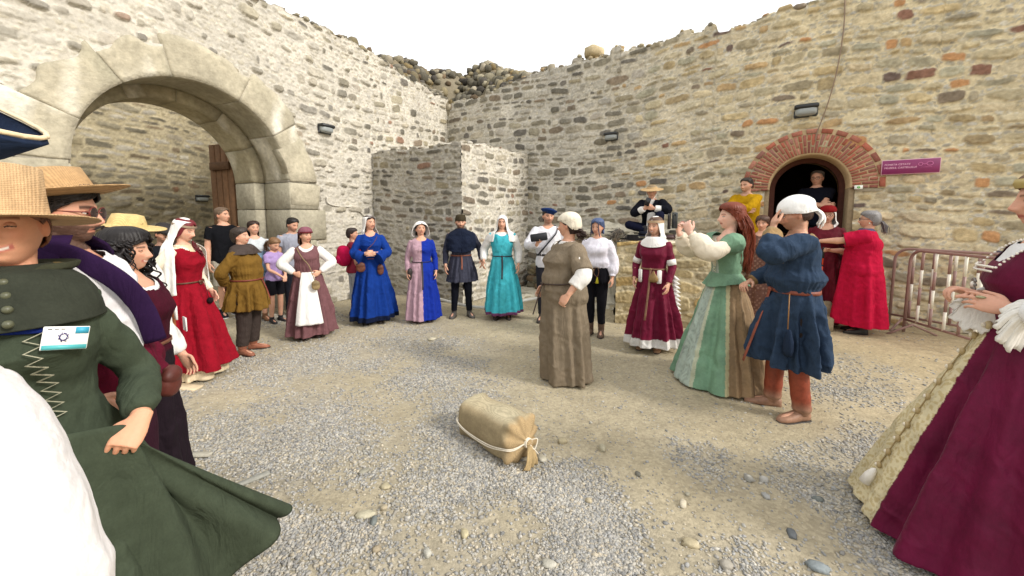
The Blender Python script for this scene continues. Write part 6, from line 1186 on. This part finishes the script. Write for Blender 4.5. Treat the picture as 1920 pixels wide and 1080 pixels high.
for k in 'LR': shoe(P, k, lin(152, 116, 94), shaft=.0, r=.06, L=.205); o = shoe(P, k, lin(152, 116, 94), shaft=.86, r=.068, slouch=.045, name='boot'); V = np.empty(len(o.data.vertices) * 3); o.data.vertices.foreach_get('co', V); z = V.reshape(-1, 3)[:, 2]; t = np.clip((z - .10) / .08, 0, 1)[:, None]; C = np.ones((len(z), 4)); C[:, :3] = lin(152, 116, 94) * (1 - t) + lin(142, 66, 44) * t; o.data.color_attributes['Col'].data.foreach_set('color', C.ravel().astype(np.float32))
for o in list(P.root.children):
    if o.name.startswith('shoe'):
        for c_ in list(o.children): bpy.data.objects.remove(c_)
        bpy.data.objects.remove(o)
haircap(P, lin(70, 50, 40), fz=.05, length=-.05)
drape(P, 'headwrap', dome(.150, .102, .122, .045, .02, 12) + [(.030, .101, .120, .022, 30), (.018, .099, .116, .028, 66), (.0, .093, .11, .033, 104)], lin(232, 232, 230), M_LINEN, folds=(8, .004), seed=6, strands=.003, wrk=.008)
locks(P, 'wrap_tail', lin(226, 226, 224), [(.0, .13, .02), (.03, .135, .01)], [(.02, .15, -.11), (.05, .14, -.08)], 7, .014, 3, jit=.012, mid=(0, .03, 0)); bpy.data.objects['wrap_tail'].data.materials[0] = M_LINEN

P = person('woman with red headscarf and glasses in burgundy gown in front of the doorway', 1536, 606, 388, -6, head=(4, 6, 0), build=1.04)
long_gown(P, lin(104, 14, 34), .06, .30, .27, SLF, 32, neck=(.11, .11, .11, -.02), mt=M_VELVET); pouch(P, (-.16, -.17, .93), (.07, .04, .09), lin(100, 30, 36), mt=M_CLOTH)
haircap(P, lin(80, 40, 34), length=-.06); veil(P, WHT, front=-.14, back=-.25, op=60, sp=(.11, .12), fz=.04, seed=12, folds=(6, .01)); cap(P, lin(150, 30, 34), [(.001, .108), (.05, .106), (.084, .088), (.098, .055), (.10, .03), (.096, .016), (.09, .016)], 'headscarf'); glasses(P)

P = person('grey haired woman in bright pink kaftan with teal cuffs reaching out her arm', 1607, 624, 397, -80, head=(-2, -4, 0), build=1.30, belly=.05, arms={'L': dict(to=(.10, -.52, 1.30), pole=(1, .3, -1), dir=(.1, -1, -.25), n=(-.3, -.2, -1), curl=.3), 'R': dict(to=(-.10, -.36, 1.16), pole=(-.6, .2, -1), dir=(.3, -.6, .1), n=(.6, 0, -.6), curl=1.1)}, brow=lin(130, 120, 116))
PKN = lin(206, 24, 66)
def cpk(V):
    C = np.tile(PKN, (len(V), 1))
    for k in 'LR': A = P.arm[k]; t = A['S'] + (A['E'] - A['S']) * .86; C[np.linalg.norm(V - t, axis=1) < .085] = lin(30, 120, 126)
    return C
garment(P, 'kaftan', PKN, sl=[(0, .085), (.25, .092), (.46, .092)], skirt=dict(z1=.13, rx=.27, ry=.31, n=8, amp=.022, sw=(0, .02)), nseed=33, colf=cpk, off=.025, neck=(.08, .09, .06, -.01), waist=1.2)
haircap(P, lin(132, 130, 130), length=-.07, vol=.004); locks(P, 'ponytail', lin(96, 92, 92), [(0, .12, .0)], [(.0, .19, -.17)], 40, .008, 4, mid=(0, .02, .02)); glasses(P, lin(60, 60, 64)); shoes(P, lin(50, 48, 46))
V, F = ell(P.HM([(.080, .004, -.042)])[0], (.008, .008, .010), None, 10, 7); mesh_np('earring', V, F, M_METAL, P.root, lin(220, 220, 200))
V, F = loft(np.array([P.U(sel_ring(z, rx, ry, .0, 32)) for z, rx, ry in ((1.49, .075, .07), (1.46, .10, .09), (1.45, .125, .10), (1.445, .12, .10))]), False); mesh_np('lanyard', V, F, M_CLOTH, P.root, lin(96, 96, 130))
hn = (P.arm['R']['T'] + P.arm['R']['d'] * .09 + np.array((0, 0, -.02))) * P.s @ rotz(P.rot).T + [P.x, P.y, 0]
cn = empty('walking_stick', (hn[0], hn[1], 0)); tag(cn, 'orange and black trekking pole in the hand of the pink kaftan woman', 'walking stick'); bt = np.array((-.03, -.05, .0)); tp = np.array((0, 0, hn[2] + .03)); mb = MB(); mb2 = MB()
for i in range(5): a_, b_ = i / 5, (i + 1) / 5; mb.add(*tube([bt + (tp - bt) * a_, bt + (tp - bt) * (b_ - .02)], .009, 8), lin(206, 70, 40)); mb2.add(*tube([bt + (tp - bt) * (b_ - .02), bt + (tp - bt) * b_], .0105, 8), lin(30, 28, 28))
mb.build('shaft', M_METAL, cn); mb2.build('shaft_band', M_METAL, cn); V, F = tube([bt + (tp - bt) * .88, tp, tp + (0, 0, .02)], [.015, .017, .012], 10); mesh_np('grip', V, F, M_METAL, cn, lin(24, 24, 24))
V, F = tube([(0, 0, 0), (-.03, -.05, -.0)], .006, 6); V, F = ell(bt + (0, 0, .012), (.012, .012, .014)); mesh_np('tip', V, F, M_METAL, cn, lin(30, 30, 30))
# ---------------------------------------------------------------- people close to the camera
def toL(P, W):
    W = np.asarray(W, float).reshape(-1, 3) - np.array(P.root.location); return (W @ rotz(P.rot)) / P.s
def toW(P, L_): return (np.asarray(L_, float).reshape(-1, 3) * P.s) @ rotz(P.rot).T + np.array(P.root.location)
# woman in olive green gown
P = person('smiling woman in dark green hooded gown, straw hat and name badge, lifting her skirt', pos=(-1.47, 1.12), H=1.745, face=-14, head=(0, -2, -6), build=.92, bust=.045, vox=.0034, mouth='grin', eye=-.12, skin=lin(216, 158, 126), brow=lin(120, 76, 52), arms={'L': dict(sh=(-.03, 0, -.035), to=(.25, -.13, 1.01), pole=(.0, 1, .2), dir=(-.35, -.5, -.5), n=(-.4, .3, -1), curl=1.0, thumb=.8), 'R': dict(to=(-.30, -.10, .95))}, hand=1.0)
GN = lin(74, 84, 68)
garment(P, 'gown', GN, sl=[(0, .056), (.2, .060), (.45, .058), (.62, .054), (.82, .056), (.93, .048), (.97, .036)], skirt=dict(z1=.05, rx=.40, ry=.36, n=11, amp=.03), nseed=40, vox=.006, off=.018, wr=.006, waist=1.07)
drape(P, 'shoulder_cape', [(1.495, .066, .070, .005, 0), (1.478, .100, .105, 0, 0), (1.445, .138, .122, -.004, 0), (1.41, .160, .134, -.01, 0), (1.375, .172, .146, -.015, 0), (1.335, .176, .158, -.022, 0)], lin(62, 66, 56), M_CLOTH, folds=(4, .004), frame='body', seed=3, th=.008, nrow=60, ncol=160)
drape(P, 'rolled_hood', [(1.462, .080, .084, .012, 26), (1.470, .104, .108, .018, 22), (1.485, .124, .126, .03, 24), (1.500, .128, .130, .04, 34), (1.502, .118, .122, .04, 40), (1.492, .104, .108, .035, 44), (1.465, .086, .090, .025, 46)], lin(70, 72, 56), M_CLOTH, folds=(6, .006), frame='body', seed=8, th=.006, nrow=60, colf=lambda L_: np.where((np.hypot(L_[:, 0], L_[:, 1] - .03) < .112)[:, None], lin(182, 160, 110), lin(70, 72, 56)))
sphere_part(P, 'button', [P.U([(.012 + .006 * k, -.118 - .016 * k - .003 * k * k, 1.462 - .034 * k)])[0] for k in range(4)], .011, lin(84, 86, 66), M_METAL)
haircap(P, lin(120, 80, 56), fz=.05, op=52, length=-.06)
straw_hat(P, lin(196, 164, 124), brim=.20, crown=.15, top=.084, droop=.006, dz=.034, tilt=(-2, 7, 0), wob=.03)
zz = []; zl = lambda z: P.rad(z)[2] - P.rad(z)[1] - .026 - .012 * G(z, 1.24, .05)
for k in range(19): z = 1.335 - k * .0155; zz.append(P.U([(.055 + (.020 if k % 2 else -.014) + .0012 * k, zl(z), z)])[0])
V, F = tube(zz, .0026, 6); mesh_np('zigzag_lacing', V, F, M_LINEN, P.root, lin(170, 168, 146))
V, F = tube(smoothpath([(-.06, zl(1.33) - .004, 1.345), (.02, zl(1.33) - .008, 1.332), (.09, zl(1.32) - .0, 1.325)], 16), .008, 8, squash=.3, up=(0, 0, 1)); mesh_np('lanyard', V, F, M_CLOTH, P.root, lin(30, 50, 130))
bc = P.U([(.120, zl(1.28) + .012, 1.300)])[0]; rb_ = rotz(.35) @ roty(.22) @ rotx(-.12); V, F = box(bc, (.044, .0022, .032), rb_, .0015); bd_ = mesh_np('name_badge', V, F, M_METAL, P.root, lin(232, 232, 228), smooth=False)
def badge_bit(nm, x, z, hx, hz_, c): V, F = box(bc + rb_ @ np.array((x, -.0035, z)), (hx, .0008, hz_), rb_); mesh_np(nm, V, F, M_METAL, bd_, c, smooth=False)
badge_bit('teal_stripe', .0, -.025, .042, .006, lin(80, 176, 180)); badge_bit('teal_corner', .029, .021, .013, .009, lin(60, 160, 190))
mb = MB()
for k in range(7): a_ = k * .9; mb.add(*tube([bc + rb_ @ np.array((-.006 + .010 * math.cos(a_), -.004, .004 + .012 * math.sin(a_))), bc + rb_ @ np.array((-.004 + .010 * math.cos(a_ + 1.7), -.004, .002 + .013 * math.sin(a_ + 1.7)))], .0011, 5), lin(60, 50, 110))
for k in range(3): mb.add(*tube([bc + rb_ @ np.array((-.036 + .012 * k, -.004, .025)), bc + rb_ @ np.array((-.028 + .012 * k, -.004, .025))], .0012, 5), lin(90, 90, 96))
mb.build('badge_emblem', M_METAL, bd_)
# skirt lifted in her hand
hd = P.arm['L']['T'] + P.arm['L']['d'] * .06; top_ = smoothpath([(.02, -.20, 1.04), (.12, -.19, 1.03), (.22, -.16, 1.005), hd + (-.06, .0, -.01), hd, hd + (.012, .01, -.03)], 60)
hem = smoothpath(np.vstack([toL(P, [(-1.35, .88, .12)]), toL(P, [(-1.17, 1.05, .10)]), toL(P, [(-1.12, 1.30, .16)]), toL(P, [(-1.04, 1.50, .30)]), toL(P, [(-1.00, 1.60, .34)]), toL(P, [(-1.03, 1.63, .37)])]), 60); V = []
for i in range(60):
    for j in range(50):
        t = j / 49; u = i / 59; p = top_[i] * (1 - t) + hem[i] * t; p = p + (1 - u ** 5) * np.array((.035 * math.sin(u * 21 + 1.2 * t) * t ** .8 + .05 * math.sin(t * math.pi) * (u < 2) * .5, .035 * math.cos(u * 26) * t ** .8, -.05 * math.sin(t * math.pi) * u)); V.append(p)
F = [(i * 50 + j, i * 50 + j + 1, (i + 1) * 50 + j + 1, (i + 1) * 50 + j) for i in range(59) for j in range(49)]; o = mesh_np('lifted_skirt', V, F, M_CLOTH, P.root, GN); m = o.modifiers.new('s', 'SOLIDIFY'); m.thickness = .004; shoes(P, lin(40, 36, 32))

# bearded man in straw hat with purple sash
P = person('bearded man in white shirt, straw hat, round sunglasses and dark purple shoulder cloak', 'x' and None, None, pos=(-1.67, 1.52), H=1.80, sex='m', face=62, lean=-7, head=(6, 2, 0), build=1.0, vox=.0042, beard=(lin(36, 28, 26), .85), brow=lin(30, 24, 22), skin=lin(214, 160, 134), arms={'L': dict(to=(.10, .14, .98), pole=(1, .6, 0)), 'R': dict(to=(-.20, -.05, .95))})
garment(P, 'shirt', lin(220, 218, 220), zlo=.99, sl=SLW, off=.022, blouse=.02, nseed=41, vox=.006, wr=.010, neck=(.07, .08, .07, -.02), mt=M_LINEN, waist=1.0)
garment(P, 'waist_sash', lin(98, 22, 44), zlo=.92, off=.036, sl=None, nseed=42, zhi=1.06, vox=.006, wr=.012, cutf=lambda V: V[:, 2] > 1.09) if False else None
drape(P, 'waist_sash', [(1.12, .180, .148, .0, 0), (1.06, .196, .162, .0, 0), (1.02, .204, .168, .0, 0), (.95, .204, .166, .0, 0)], lin(104, 22, 46), M_CLOTH, folds=(7, .006), frame='body', seed=3, wrk=.02, th=.01)
trousers(P, 'trousers', lin(60, 30, 44), .1, (.105, .08, .06)); pouch(P, (.17, -.12, .86), (.06, .045, .07), lin(92, 44, 36))
drape(P, 'neck_scarf', [(1.515, .066, .070, .012, 40), (1.50, .095, .095, .02, 44), (1.470, .135, .115, .02, 50), (1.44, .165, .125, .02, 60), (1.40, .160, .125, .03, 84)], lin(52, 30, 70), M_CLOTH, folds=(6, .006), frame='body', seed=5, wrk=.012, th=.012)
V, F = tube(smoothpath([P.U([p])[0] for p in ((-.02, .13, 1.44), (-.11, .06, 1.475), (-.125, -.06, 1.46), (-.10, -.165, 1.36), (-.06, -.20, 1.24), (-.03, -.20, 1.10))], 40), [.032] * 12 + [.036] * 18 + [.034] * 10, 14, squash=.35, up=(0, 0, 1)); mesh_np('cloak_band', V, F, M_CLOTH, P.root, lin(52, 30, 70))
haircap(P, lin(30, 24, 22), fz=.06, op=54, length=-.085, vol=.006, ear=88); straw_hat(P, lin(184, 150, 108), brim=.182, crown=.105, top=.078, droop=-.012, dz=.058, tilt=(-15, 0, 0), wob=.03); glasses(P, lin(120, 46, 40), .023, lens=lin(50, 34, 34)); shoes(P, lin(60, 40, 32))
locks(P, 'moustache', lin(36, 28, 26), [(-.004, -.108, -.046), (.004, -.108, -.046)], [(-.028, -.092, -.058), (-.026, -.094, -.056)], 14, .003, 6, jit=.002); locks(P, 'moustache', lin(36, 28, 26), [(-.004, -.108, -.046), (.004, -.108, -.046)], [(.028, -.092, -.058), (.026, -.094, -.056)], 14, .003, 7, jit=.002)

# laughing woman with black curls
P = person('laughing woman with long black curly hair in a maroon bodice and white blouse', pos=(-2.05, 2.05), H=1.585, face=58, head=(8, 0, 0), build=1.05, vox=.005, mouth='grin', eye=.12, brow=lin(30, 22, 22), arms={'L': dict(to=(.22, -.10, .90))})
garment(P, 'blouse', WHT, zlo=.9, sl=SLW, off=.004, nseed=43, mt=M_LINEN, wr=.003, neck=(.10, .10, .10, -.02)); garment(P, 'gown', lin(74, 20, 38), sl=[(0, .062), (.06, .066)], skirt=dict(z1=.06, rx=.20, ry=.19, n=10, amp=.02), nseed=44, neck=(.115, .12, .14, -.02), off=.018, colf=lambda V: np.where((V[:, 2] < 1.0)[:, None], lin(38, 28, 36), lin(74, 20, 38)))
belt(P, 1.05, lin(110, 70, 50), .02, .026); V, F = box((.16, -.16, 1.12), (.032, .004, .045), rotz(.7), .002); mesh_np('name_badge', V, F, M_METAL, P.root, lin(228, 228, 226), smooth=False)
haircap(P, lin(22, 18, 18), fz=.06, op=54, vol=.016, ear=80, low=[(-.06, .10, .12, .03, 84), (-.12, .10, .12, .04, 92)])
locks(P, 'curls', lin(24, 19, 20), [(-.08, -.03, .03), (-.08, .05, .07), (.0, .12, .07), (.08, .05, .07), (.08, -.03, .03)], [(-.15, -.04, -.26), (-.14, .10, -.32), (0, .17, -.34), (.14, .10, -.32), (.15, -.04, -.28)], 240, .010, 9, .016, 5, mid=(0, .02, .03), jit=.022, npt=44); locks(P, 'curls', lin(24, 19, 20), [(-.05, -.07, .08), (-.085, .0, .06), (-.07, .06, .09), (0, .09, .10), (.07, .06, .09), (.085, 0, .06), (.05, -.07, .08)], [(-.10, -.07, -.09), (-.13, .0, -.12), (-.12, .09, -.12), (0, .15, -.12), (.12, .09, -.12), (.13, .0, -.12), (.10, -.07, -.09)], 150, .011, 12, .013, 3.5, mid=(0, .01, .05), jit=.012, npt=30); shoes(P, lin(40, 32, 30))

P = person('person in white shirt and straw hat partly hidden behind the curly haired woman', pos=(-2.60, 2.60), H=1.66, face=60, build=1.0, head=(0, 6, 0))
garment(P, 'shirt', WHT, sl=SLW, zlo=.95, off=.02, nseed=45, mt=M_LINEN, blouse=.02); trousers(P, 'trousers', lin(24, 32, 44), .08, (.11, .09, .075), hi=1.08); belt(P, 1.03, lin(96, 64, 44), .03, .024); haircap(P, lin(70, 50, 40)); straw_hat(P, lin(214, 188, 130), brim=.19, crown=.085, tilt=(2, 0, 0), wob=.05, droop=.0); shoes(P, lin(40, 34, 30))
V, F = box((.14, -.17, 1.0), (.04, .006, .055), rotz(.6), .003); mesh_np('name_card', V, F, M_METAL, P.root, lin(226, 226, 222), smooth=False); pouch(P, (.19, -.10, .90), (.05, .03, .10), lin(180, 100, 50))

P = person('man in black shirt and dark grey flat cap looking down beyond the red dress', pos=(-4.18, 4.6), H=1.57, sex='m', face=42, head=(-14, 24, 0), beard=(lin(70, 56, 50), .6))
garment(P, 'shirt', lin(26, 28, 34), zlo=.84, sl=SLS, off=.02, nseed=46); trousers(P, 'jeans', lin(60, 88, 120), .1); haircap(P, lin(60, 50, 44), fz=.065); cap(P, lin(64, 62, 62), [(.001, .105), (.05, .103), (.084, .090), (.100, .06), (.100, .04), (.092, .028), (.09, .02)], 'flat_cap', (8, 0, 0)); V, F = ell(P.HM([(0, -.115, .058)])[0], (.065, .05, .006)); mesh_np('cap_peak', V, F, M_CLOTH, P.root, lin(58, 56, 56)); shoes(P, lin(30, 28, 28))

# person half out of frame in the left foreground
P = person('person at the left edge with billowing white sleeve and pointed dark navy hat', pos=(-.86, .44), H=1.765, sex='m', face=-68, vox=.006, arms={'L': dict(to=(.27, -.24, .98), pole=(1, .1, .0), dir=(-.6, -.5, -.3)), 'R': dict(to=(-.25, -.05, .95))})
garment(P, 'shirt', lin(216, 213, 212), sl=[(0, .07), (.15, .09), (.35, .12), (.55, .135), (.75, .13), (.90, .10), (.96, .05)], zlo=.9, off=.03, nseed=47, vox=.007, wr=.004, mt=M_LINEN, blouse=.03); trousers(P, 'trousers', lin(40, 40, 50), .1); haircap(P, lin(60, 46, 40)); shoes(P, lin(40, 34, 30))
a = np.linspace(0, 2 * math.pi, 72, endpoint=False); rings = []
for q, (r, z) in enumerate(((.001, .15), (.06, .148), (.085, .13), (.10, .06), (.105, .02), (.16, .02), (.22, .03), (.29, .045), (.292, .040), (.22, .022), (.16, .012), (.10, .012), (.09, .05))):
    w = np.clip((r - .1) / .19, 0, 1); tri = 1 + w * (.30 * np.cos(3 * (a - .17)) - .42); up_ = w * .10 * (1 - np.cos(3 * (a - .17))) * .5; rings.append(np.stack([r * tri * np.cos(a), r * tri * np.sin(a), z + up_], 1))
V, F = loft(np.array(rings)); V = V + np.array((0, .01, .060)); mesh_np('pointed_hat', P.HM(V), F, M_CLOTH, P.root, lin(38, 52, 78))
rim = np.array(rings[7]); V, F = tube(P.HM(np.vstack([rim, rim[:1]]) + np.array((0, .01, .064))), .003, 6); mesh_np('hat_trim', V, F, M_LINEN, P.root, lin(226, 206, 170))

# lady in burgundy renaissance gown at the right edge
P = person('lady at the right edge in burgundy velvet gown with cream brocade front and pearl girdle', pos=(2.40, 1.73), H=1.86, face=-76, head=(4, 2, 0), build=.98, vox=.0042, skin=lin(206, 156, 132), brow=lin(110, 78, 56), arms={'L': dict(to=(.17, -.10, 1.16), pole=(1, .8, -.4), dir=(-.35, -1, .25), n=(-.9, .1, -.4), curl=.35, thumb=.4), 'R': dict(to=(.02, -.16, 1.19), pole=(-1, .6, -.5), dir=(.25, -1, .30), n=(.2, -.1, -1), curl=.75, thumb=.7)})
VB, BRD = lin(104, 12, 54), lin(226, 214, 176)
def cvb(V):
    a = np.degrees(np.arctan2(V[:, 0], -V[:, 1])); sk = V[:, 2] < 1.04; C = np.tile(VB, (len(V), 1)); m = sk & (np.abs(a + 2) < 23); C[m] = BRD
    sw = (np.sin(V[:, 0] * 95 + 3.5 * np.sin(V[:, 2] * 60)) * np.sin(V[:, 2] * 80 + 3.5 * np.sin(V[:, 0] * 70)) > .2) & m; C[sw] = BRD * [.80, .74, .62]; return C
garment(P, 'gown', VB, sl=[(0, .064), (.2, .068), (.45, .060), (.62, .055)], skirt=dict(z1=.03, rx=.46, ry=.50, n=13, amp=.03, pw=.95, ph=.7), off=.014, neck=(.125, .14, .15, -.04), nseed=48, vox=.0065, waist=1.08, mt=M_VELVET, colf=cvb, zhi=1.42, wr=.004)
garment(P, 'chemise', lin(226, 226, 226), zlo=1.1, sl=[(0, .05), (.6, .056), (.75, .066), (.88, .058), (.92, .045)], off=.003, nseed=49, vox=.006, wr=.003, neck=(.085, .10, .05, -.02), mt=M_LINEN, zhi=1.43)
for k in 'LR':
    A = P.arm[k]; f = nrm(A['T'] - A['E']); u = nrm(np.cross(f, (0, 0, 1))); v = np.cross(u, f); rings = []; a = np.linspace(0, 2 * math.pi, 96, endpoint=False)
    for i, t in enumerate(np.linspace(0, 1, 14)):
        r = .032 + .055 * t + .010 * t * np.sin(a * 9) + .005 * t * np.sin(a * 23); c = A['T'] + f * (-.055 + .04 * t); rings.append(c + r[:, None] * (np.cos(a)[:, None] * u + np.sin(a)[:, None] * v) + np.array((0, 0, -.075)) * t * t + (.006 * np.abs(np.sin(a * 12)) * (i == 13))[:, None] * f)
    V, F = loft(np.array(rings), False); o = mesh_np('lace_cuff', V, F, M_LINEN, P.root, lin(222, 220, 214)); m = o.modifiers.new('s', 'SOLIDIFY'); m.thickness = .003
pts = []
for t in np.linspace(-1, 1, 34): x = .112 * t; pts.append(P.U([(x, -.150 - .012 * (1 - t * t) - .012 * G(t, 0, .5), 1.325)])[0])
for sx in (-1, 1):
    for t in np.linspace(0, 1, 14): pts.append(P.U([(sx * (.114 + .012 * t), -.142 + .13 * t, 1.325 + .115 * math.sin(t * 1.5))])[0])
sphere_part(P, 'pearl_trim', pts, .0052, lin(232, 226, 214), M_GLOSS); sphere_part(P, 'pearl_trim', [p + (0, -.004, -.018) for p in pts[:34]], .0048, lin(220, 214, 204), M_GLOSS)
br = P.U([(0, -.178, 1.235)])[0]; o = sphere_part(P, 'brooch', [br], (.015, .010, .015), lin(228, 224, 214), M_GLOSS); sphere_part(P, 'brooch_petals', [br + (.024 * math.cos(q), .002, .024 * math.sin(q)) for q in np.linspace(0, 6.28, 9)[:-1]], (.010, .006, .008), lin(120, 116, 110), M_GLOSS, o); sphere_part(P, 'brooch_drop', [br + (0, .0, -.045)], (.008, .007, .010), lin(232, 226, 214), M_GLOSS, o)
gd = []; 
for q in np.linspace(-100, 260, 15)[:-1]: rx, ry, yc = P.rad(1.06); gd.append(P.U([((rx + .03) * math.cos(R(q)), yc + (ry + .034) * math.sin(R(q)), 1.045 + .02 * math.cos(R(q + 90)))])[0])
for p in gd: o = sphere_part(P, 'girdle_medallion', [p], (.017, .014, .020), lin(196, 180, 140), M_METAL); sphere_part(P, 'pearl', [p * [1.09, 1.12, 1]], (.009, .009, .012), lin(226, 220, 204), M_GLOSS, o)
ch = []; 
for k in range(10): t = k / 9; z = 1.0 - .74 * t; ry = .125 + (.50 - .125) * ((1.08 - z) / 1.05) ** .95; ch.append((-.015 + .01 * t, -ry + .004 - .004 * t, z))

for p in ch: o = sphere_part(P, 'chain_medallion', [p], (.014, .012, .018), lin(170, 150, 110), M_METAL); sphere_part(P, 'pearl', [np.array(p) + (0, -.010, 0)], (.008, .008, .010), lin(222, 214, 196), M_GLOSS, o)
V, F = tube(ch, .003, 6); mesh_np('chain_link', V, F, M_METAL, P.root, lin(150, 130, 90))
V, F = lathe([(.001, .05), (.012, .04), (.022, 0), (.024, -.05), (.001, -.055)], 16); mesh_np('chain_tassel', V @ rotx(R(-22)).T + np.array(ch[-1]) + (0, -.03, -.07), F, M_LINEN, P.root, lin(226, 222, 214))
haircap(P, lin(112, 84, 60), fz=.07, op=54, vol=.004); V, F = loft(np.array([P.HM(sel_ring(z, .088 + q, .108 + q, .02, 40)) for z, q in (( .055, .004), (.075, .012), (.095, .006), (.09, 0))]), False); mesh_np('headpiece', V, F, M_METAL, P.root, lin(170, 150, 90)); shoes(P, lin(60, 30, 30))
V, F = ell(P.arm['L']['T'] + P.arm['L']['d'] * .085 + np.array((-.0, .0, .019)), (.016, .016, .006)); mesh_np('ring', V, F, M_METAL, P.root, lin(150, 146, 110))
# things lying on the ledge
def lay(name, px, py, Y, label, cat): p = at(px, py, Y); o = empty(name, tuple(p)); tag(o, label, cat); return o
o = lay('black_hat', 1206, 441, 6.6, 'black wide brimmed hat lying on the ledge below the seated man', 'hat'); V, F = lathe([(.001, .07), (.06, .068), (.08, .03), (.085, .005), (.17, .0), (.172, -.006), (.08, -.008)], 40, (1, 1), .05, 2); mesh_np('hat_body', V, F, M_CLOTH, o, lin(28, 32, 44)); V, F = lathe([(.087, .008), (.085, .02), (.083, .03)], 40); mesh_np('hat_band', V, F, M_CLOTH, o, lin(16, 16, 20))
o = lay('feathered_hat', 1185, 449, 6.2, 'black feathered hat with pale curling plumes on the low wall', 'hat'); V, F = lathe([(.001, .08), (.08, .07), (.10, .02), (.19, .01), (.19, 0), (.08, -.005)], 40, (1, .8), .08, 1); mesh_np('hat_body', V, F, M_CLOTH, o, lin(24, 22, 24))
mb = MB(); rs = np.random.RandomState(8)
for k in range(110): t = rs.uniform(0, 1); b = np.array((-.10 - .20 * t, -.04, .06 + .10 * math.sin(t * 3))); dd = np.array((rs.normal(-.05, .03), rs.normal(0, .03), rs.normal(-.06, .05))); mb.add(*tube(smoothpath([b, b + dd * .6 + (0, 0, .02), b + dd * 1.3], 8), np.linspace(.004, .0015, 8), 4), [lin(26, 24, 26), lin(60, 56, 54), lin(150, 140, 126)][rs.randint(3)])
mb.build('feather', M_HAIR, o)
o = lay('wooden_box', 1199, 461, 5.95, 'small ochre wooden box at the edge of the low wall', 'box'); V, F = box((0, 0, .02), (.085, .05, .025), rotz(.1), .004); mesh_np('box_base', V, F, M_WOOD, o, lin(176, 132, 66), smooth=False); V, F = box((.0, 0, .048), (.088, .053, .006), rotz(.1), .003); mesh_np('lid', V, F, M_WOOD, o, lin(150, 104, 50), smooth=False)
o = lay('plastic_bottle', 1271, 463, 5.9, 'small white and blue drink bottle on the low wall', 'bottle'); V, F = lathe([(.001, .16), (.012, .16), (.012, .14), (.026, .115), (.028, .0), (.001, 0)], 20); mesh_np('bottle_body', V, F, M_LINEN, o, lin(226, 228, 232)); V, F = lathe([(.0285, .09), (.029, .09), (.029, .04), (.0285, .04)], 20); mesh_np('bottle_label', V, F, M_METAL, o, lin(70, 80, 160)); V, F = lathe([(.001, .178), (.014, .176), (.014, .155), (.001, .155)], 14); mesh_np('cap', V, F, M_METAL, o, lin(230, 232, 236))
o = lay('glass_jar', 1291, 461, 5.9, 'amber coloured glass jar beside the drink bottle on the low wall', 'jar'); V, F = lathe([(.001, .10), (.026, .10), (.03, .085), (.031, .0), (.001, 0)], 20); mesh_np('jar_body', V, F, M_GLOSS, o, lin(190, 130, 70)); V, F = lathe([(.001, .122), (.028, .12), (.028, .10), (.001, .10)], 16); mesh_np('lid', V, F, M_METAL, o, lin(214, 204, 186))
o = lay('brown_pouch', 1258, 448, 6.4, 'dark brown leather pouch lying on the ledge right of the white kerchief', 'pouch'); V, F = ell((0, 0, .03), (.12, .07, .045), rotz(.3)); V += .01 * fbm(V, 20., 2, 2)[:, None]; mesh_np('pouch_body', V, F, M_LEATHER, o, lin(62, 40, 40)); V, F = ell((.05, -.02, .05), (.05, .05, .03)); mesh_np('flap', V, F, M_LEATHER, o, lin(50, 32, 34))
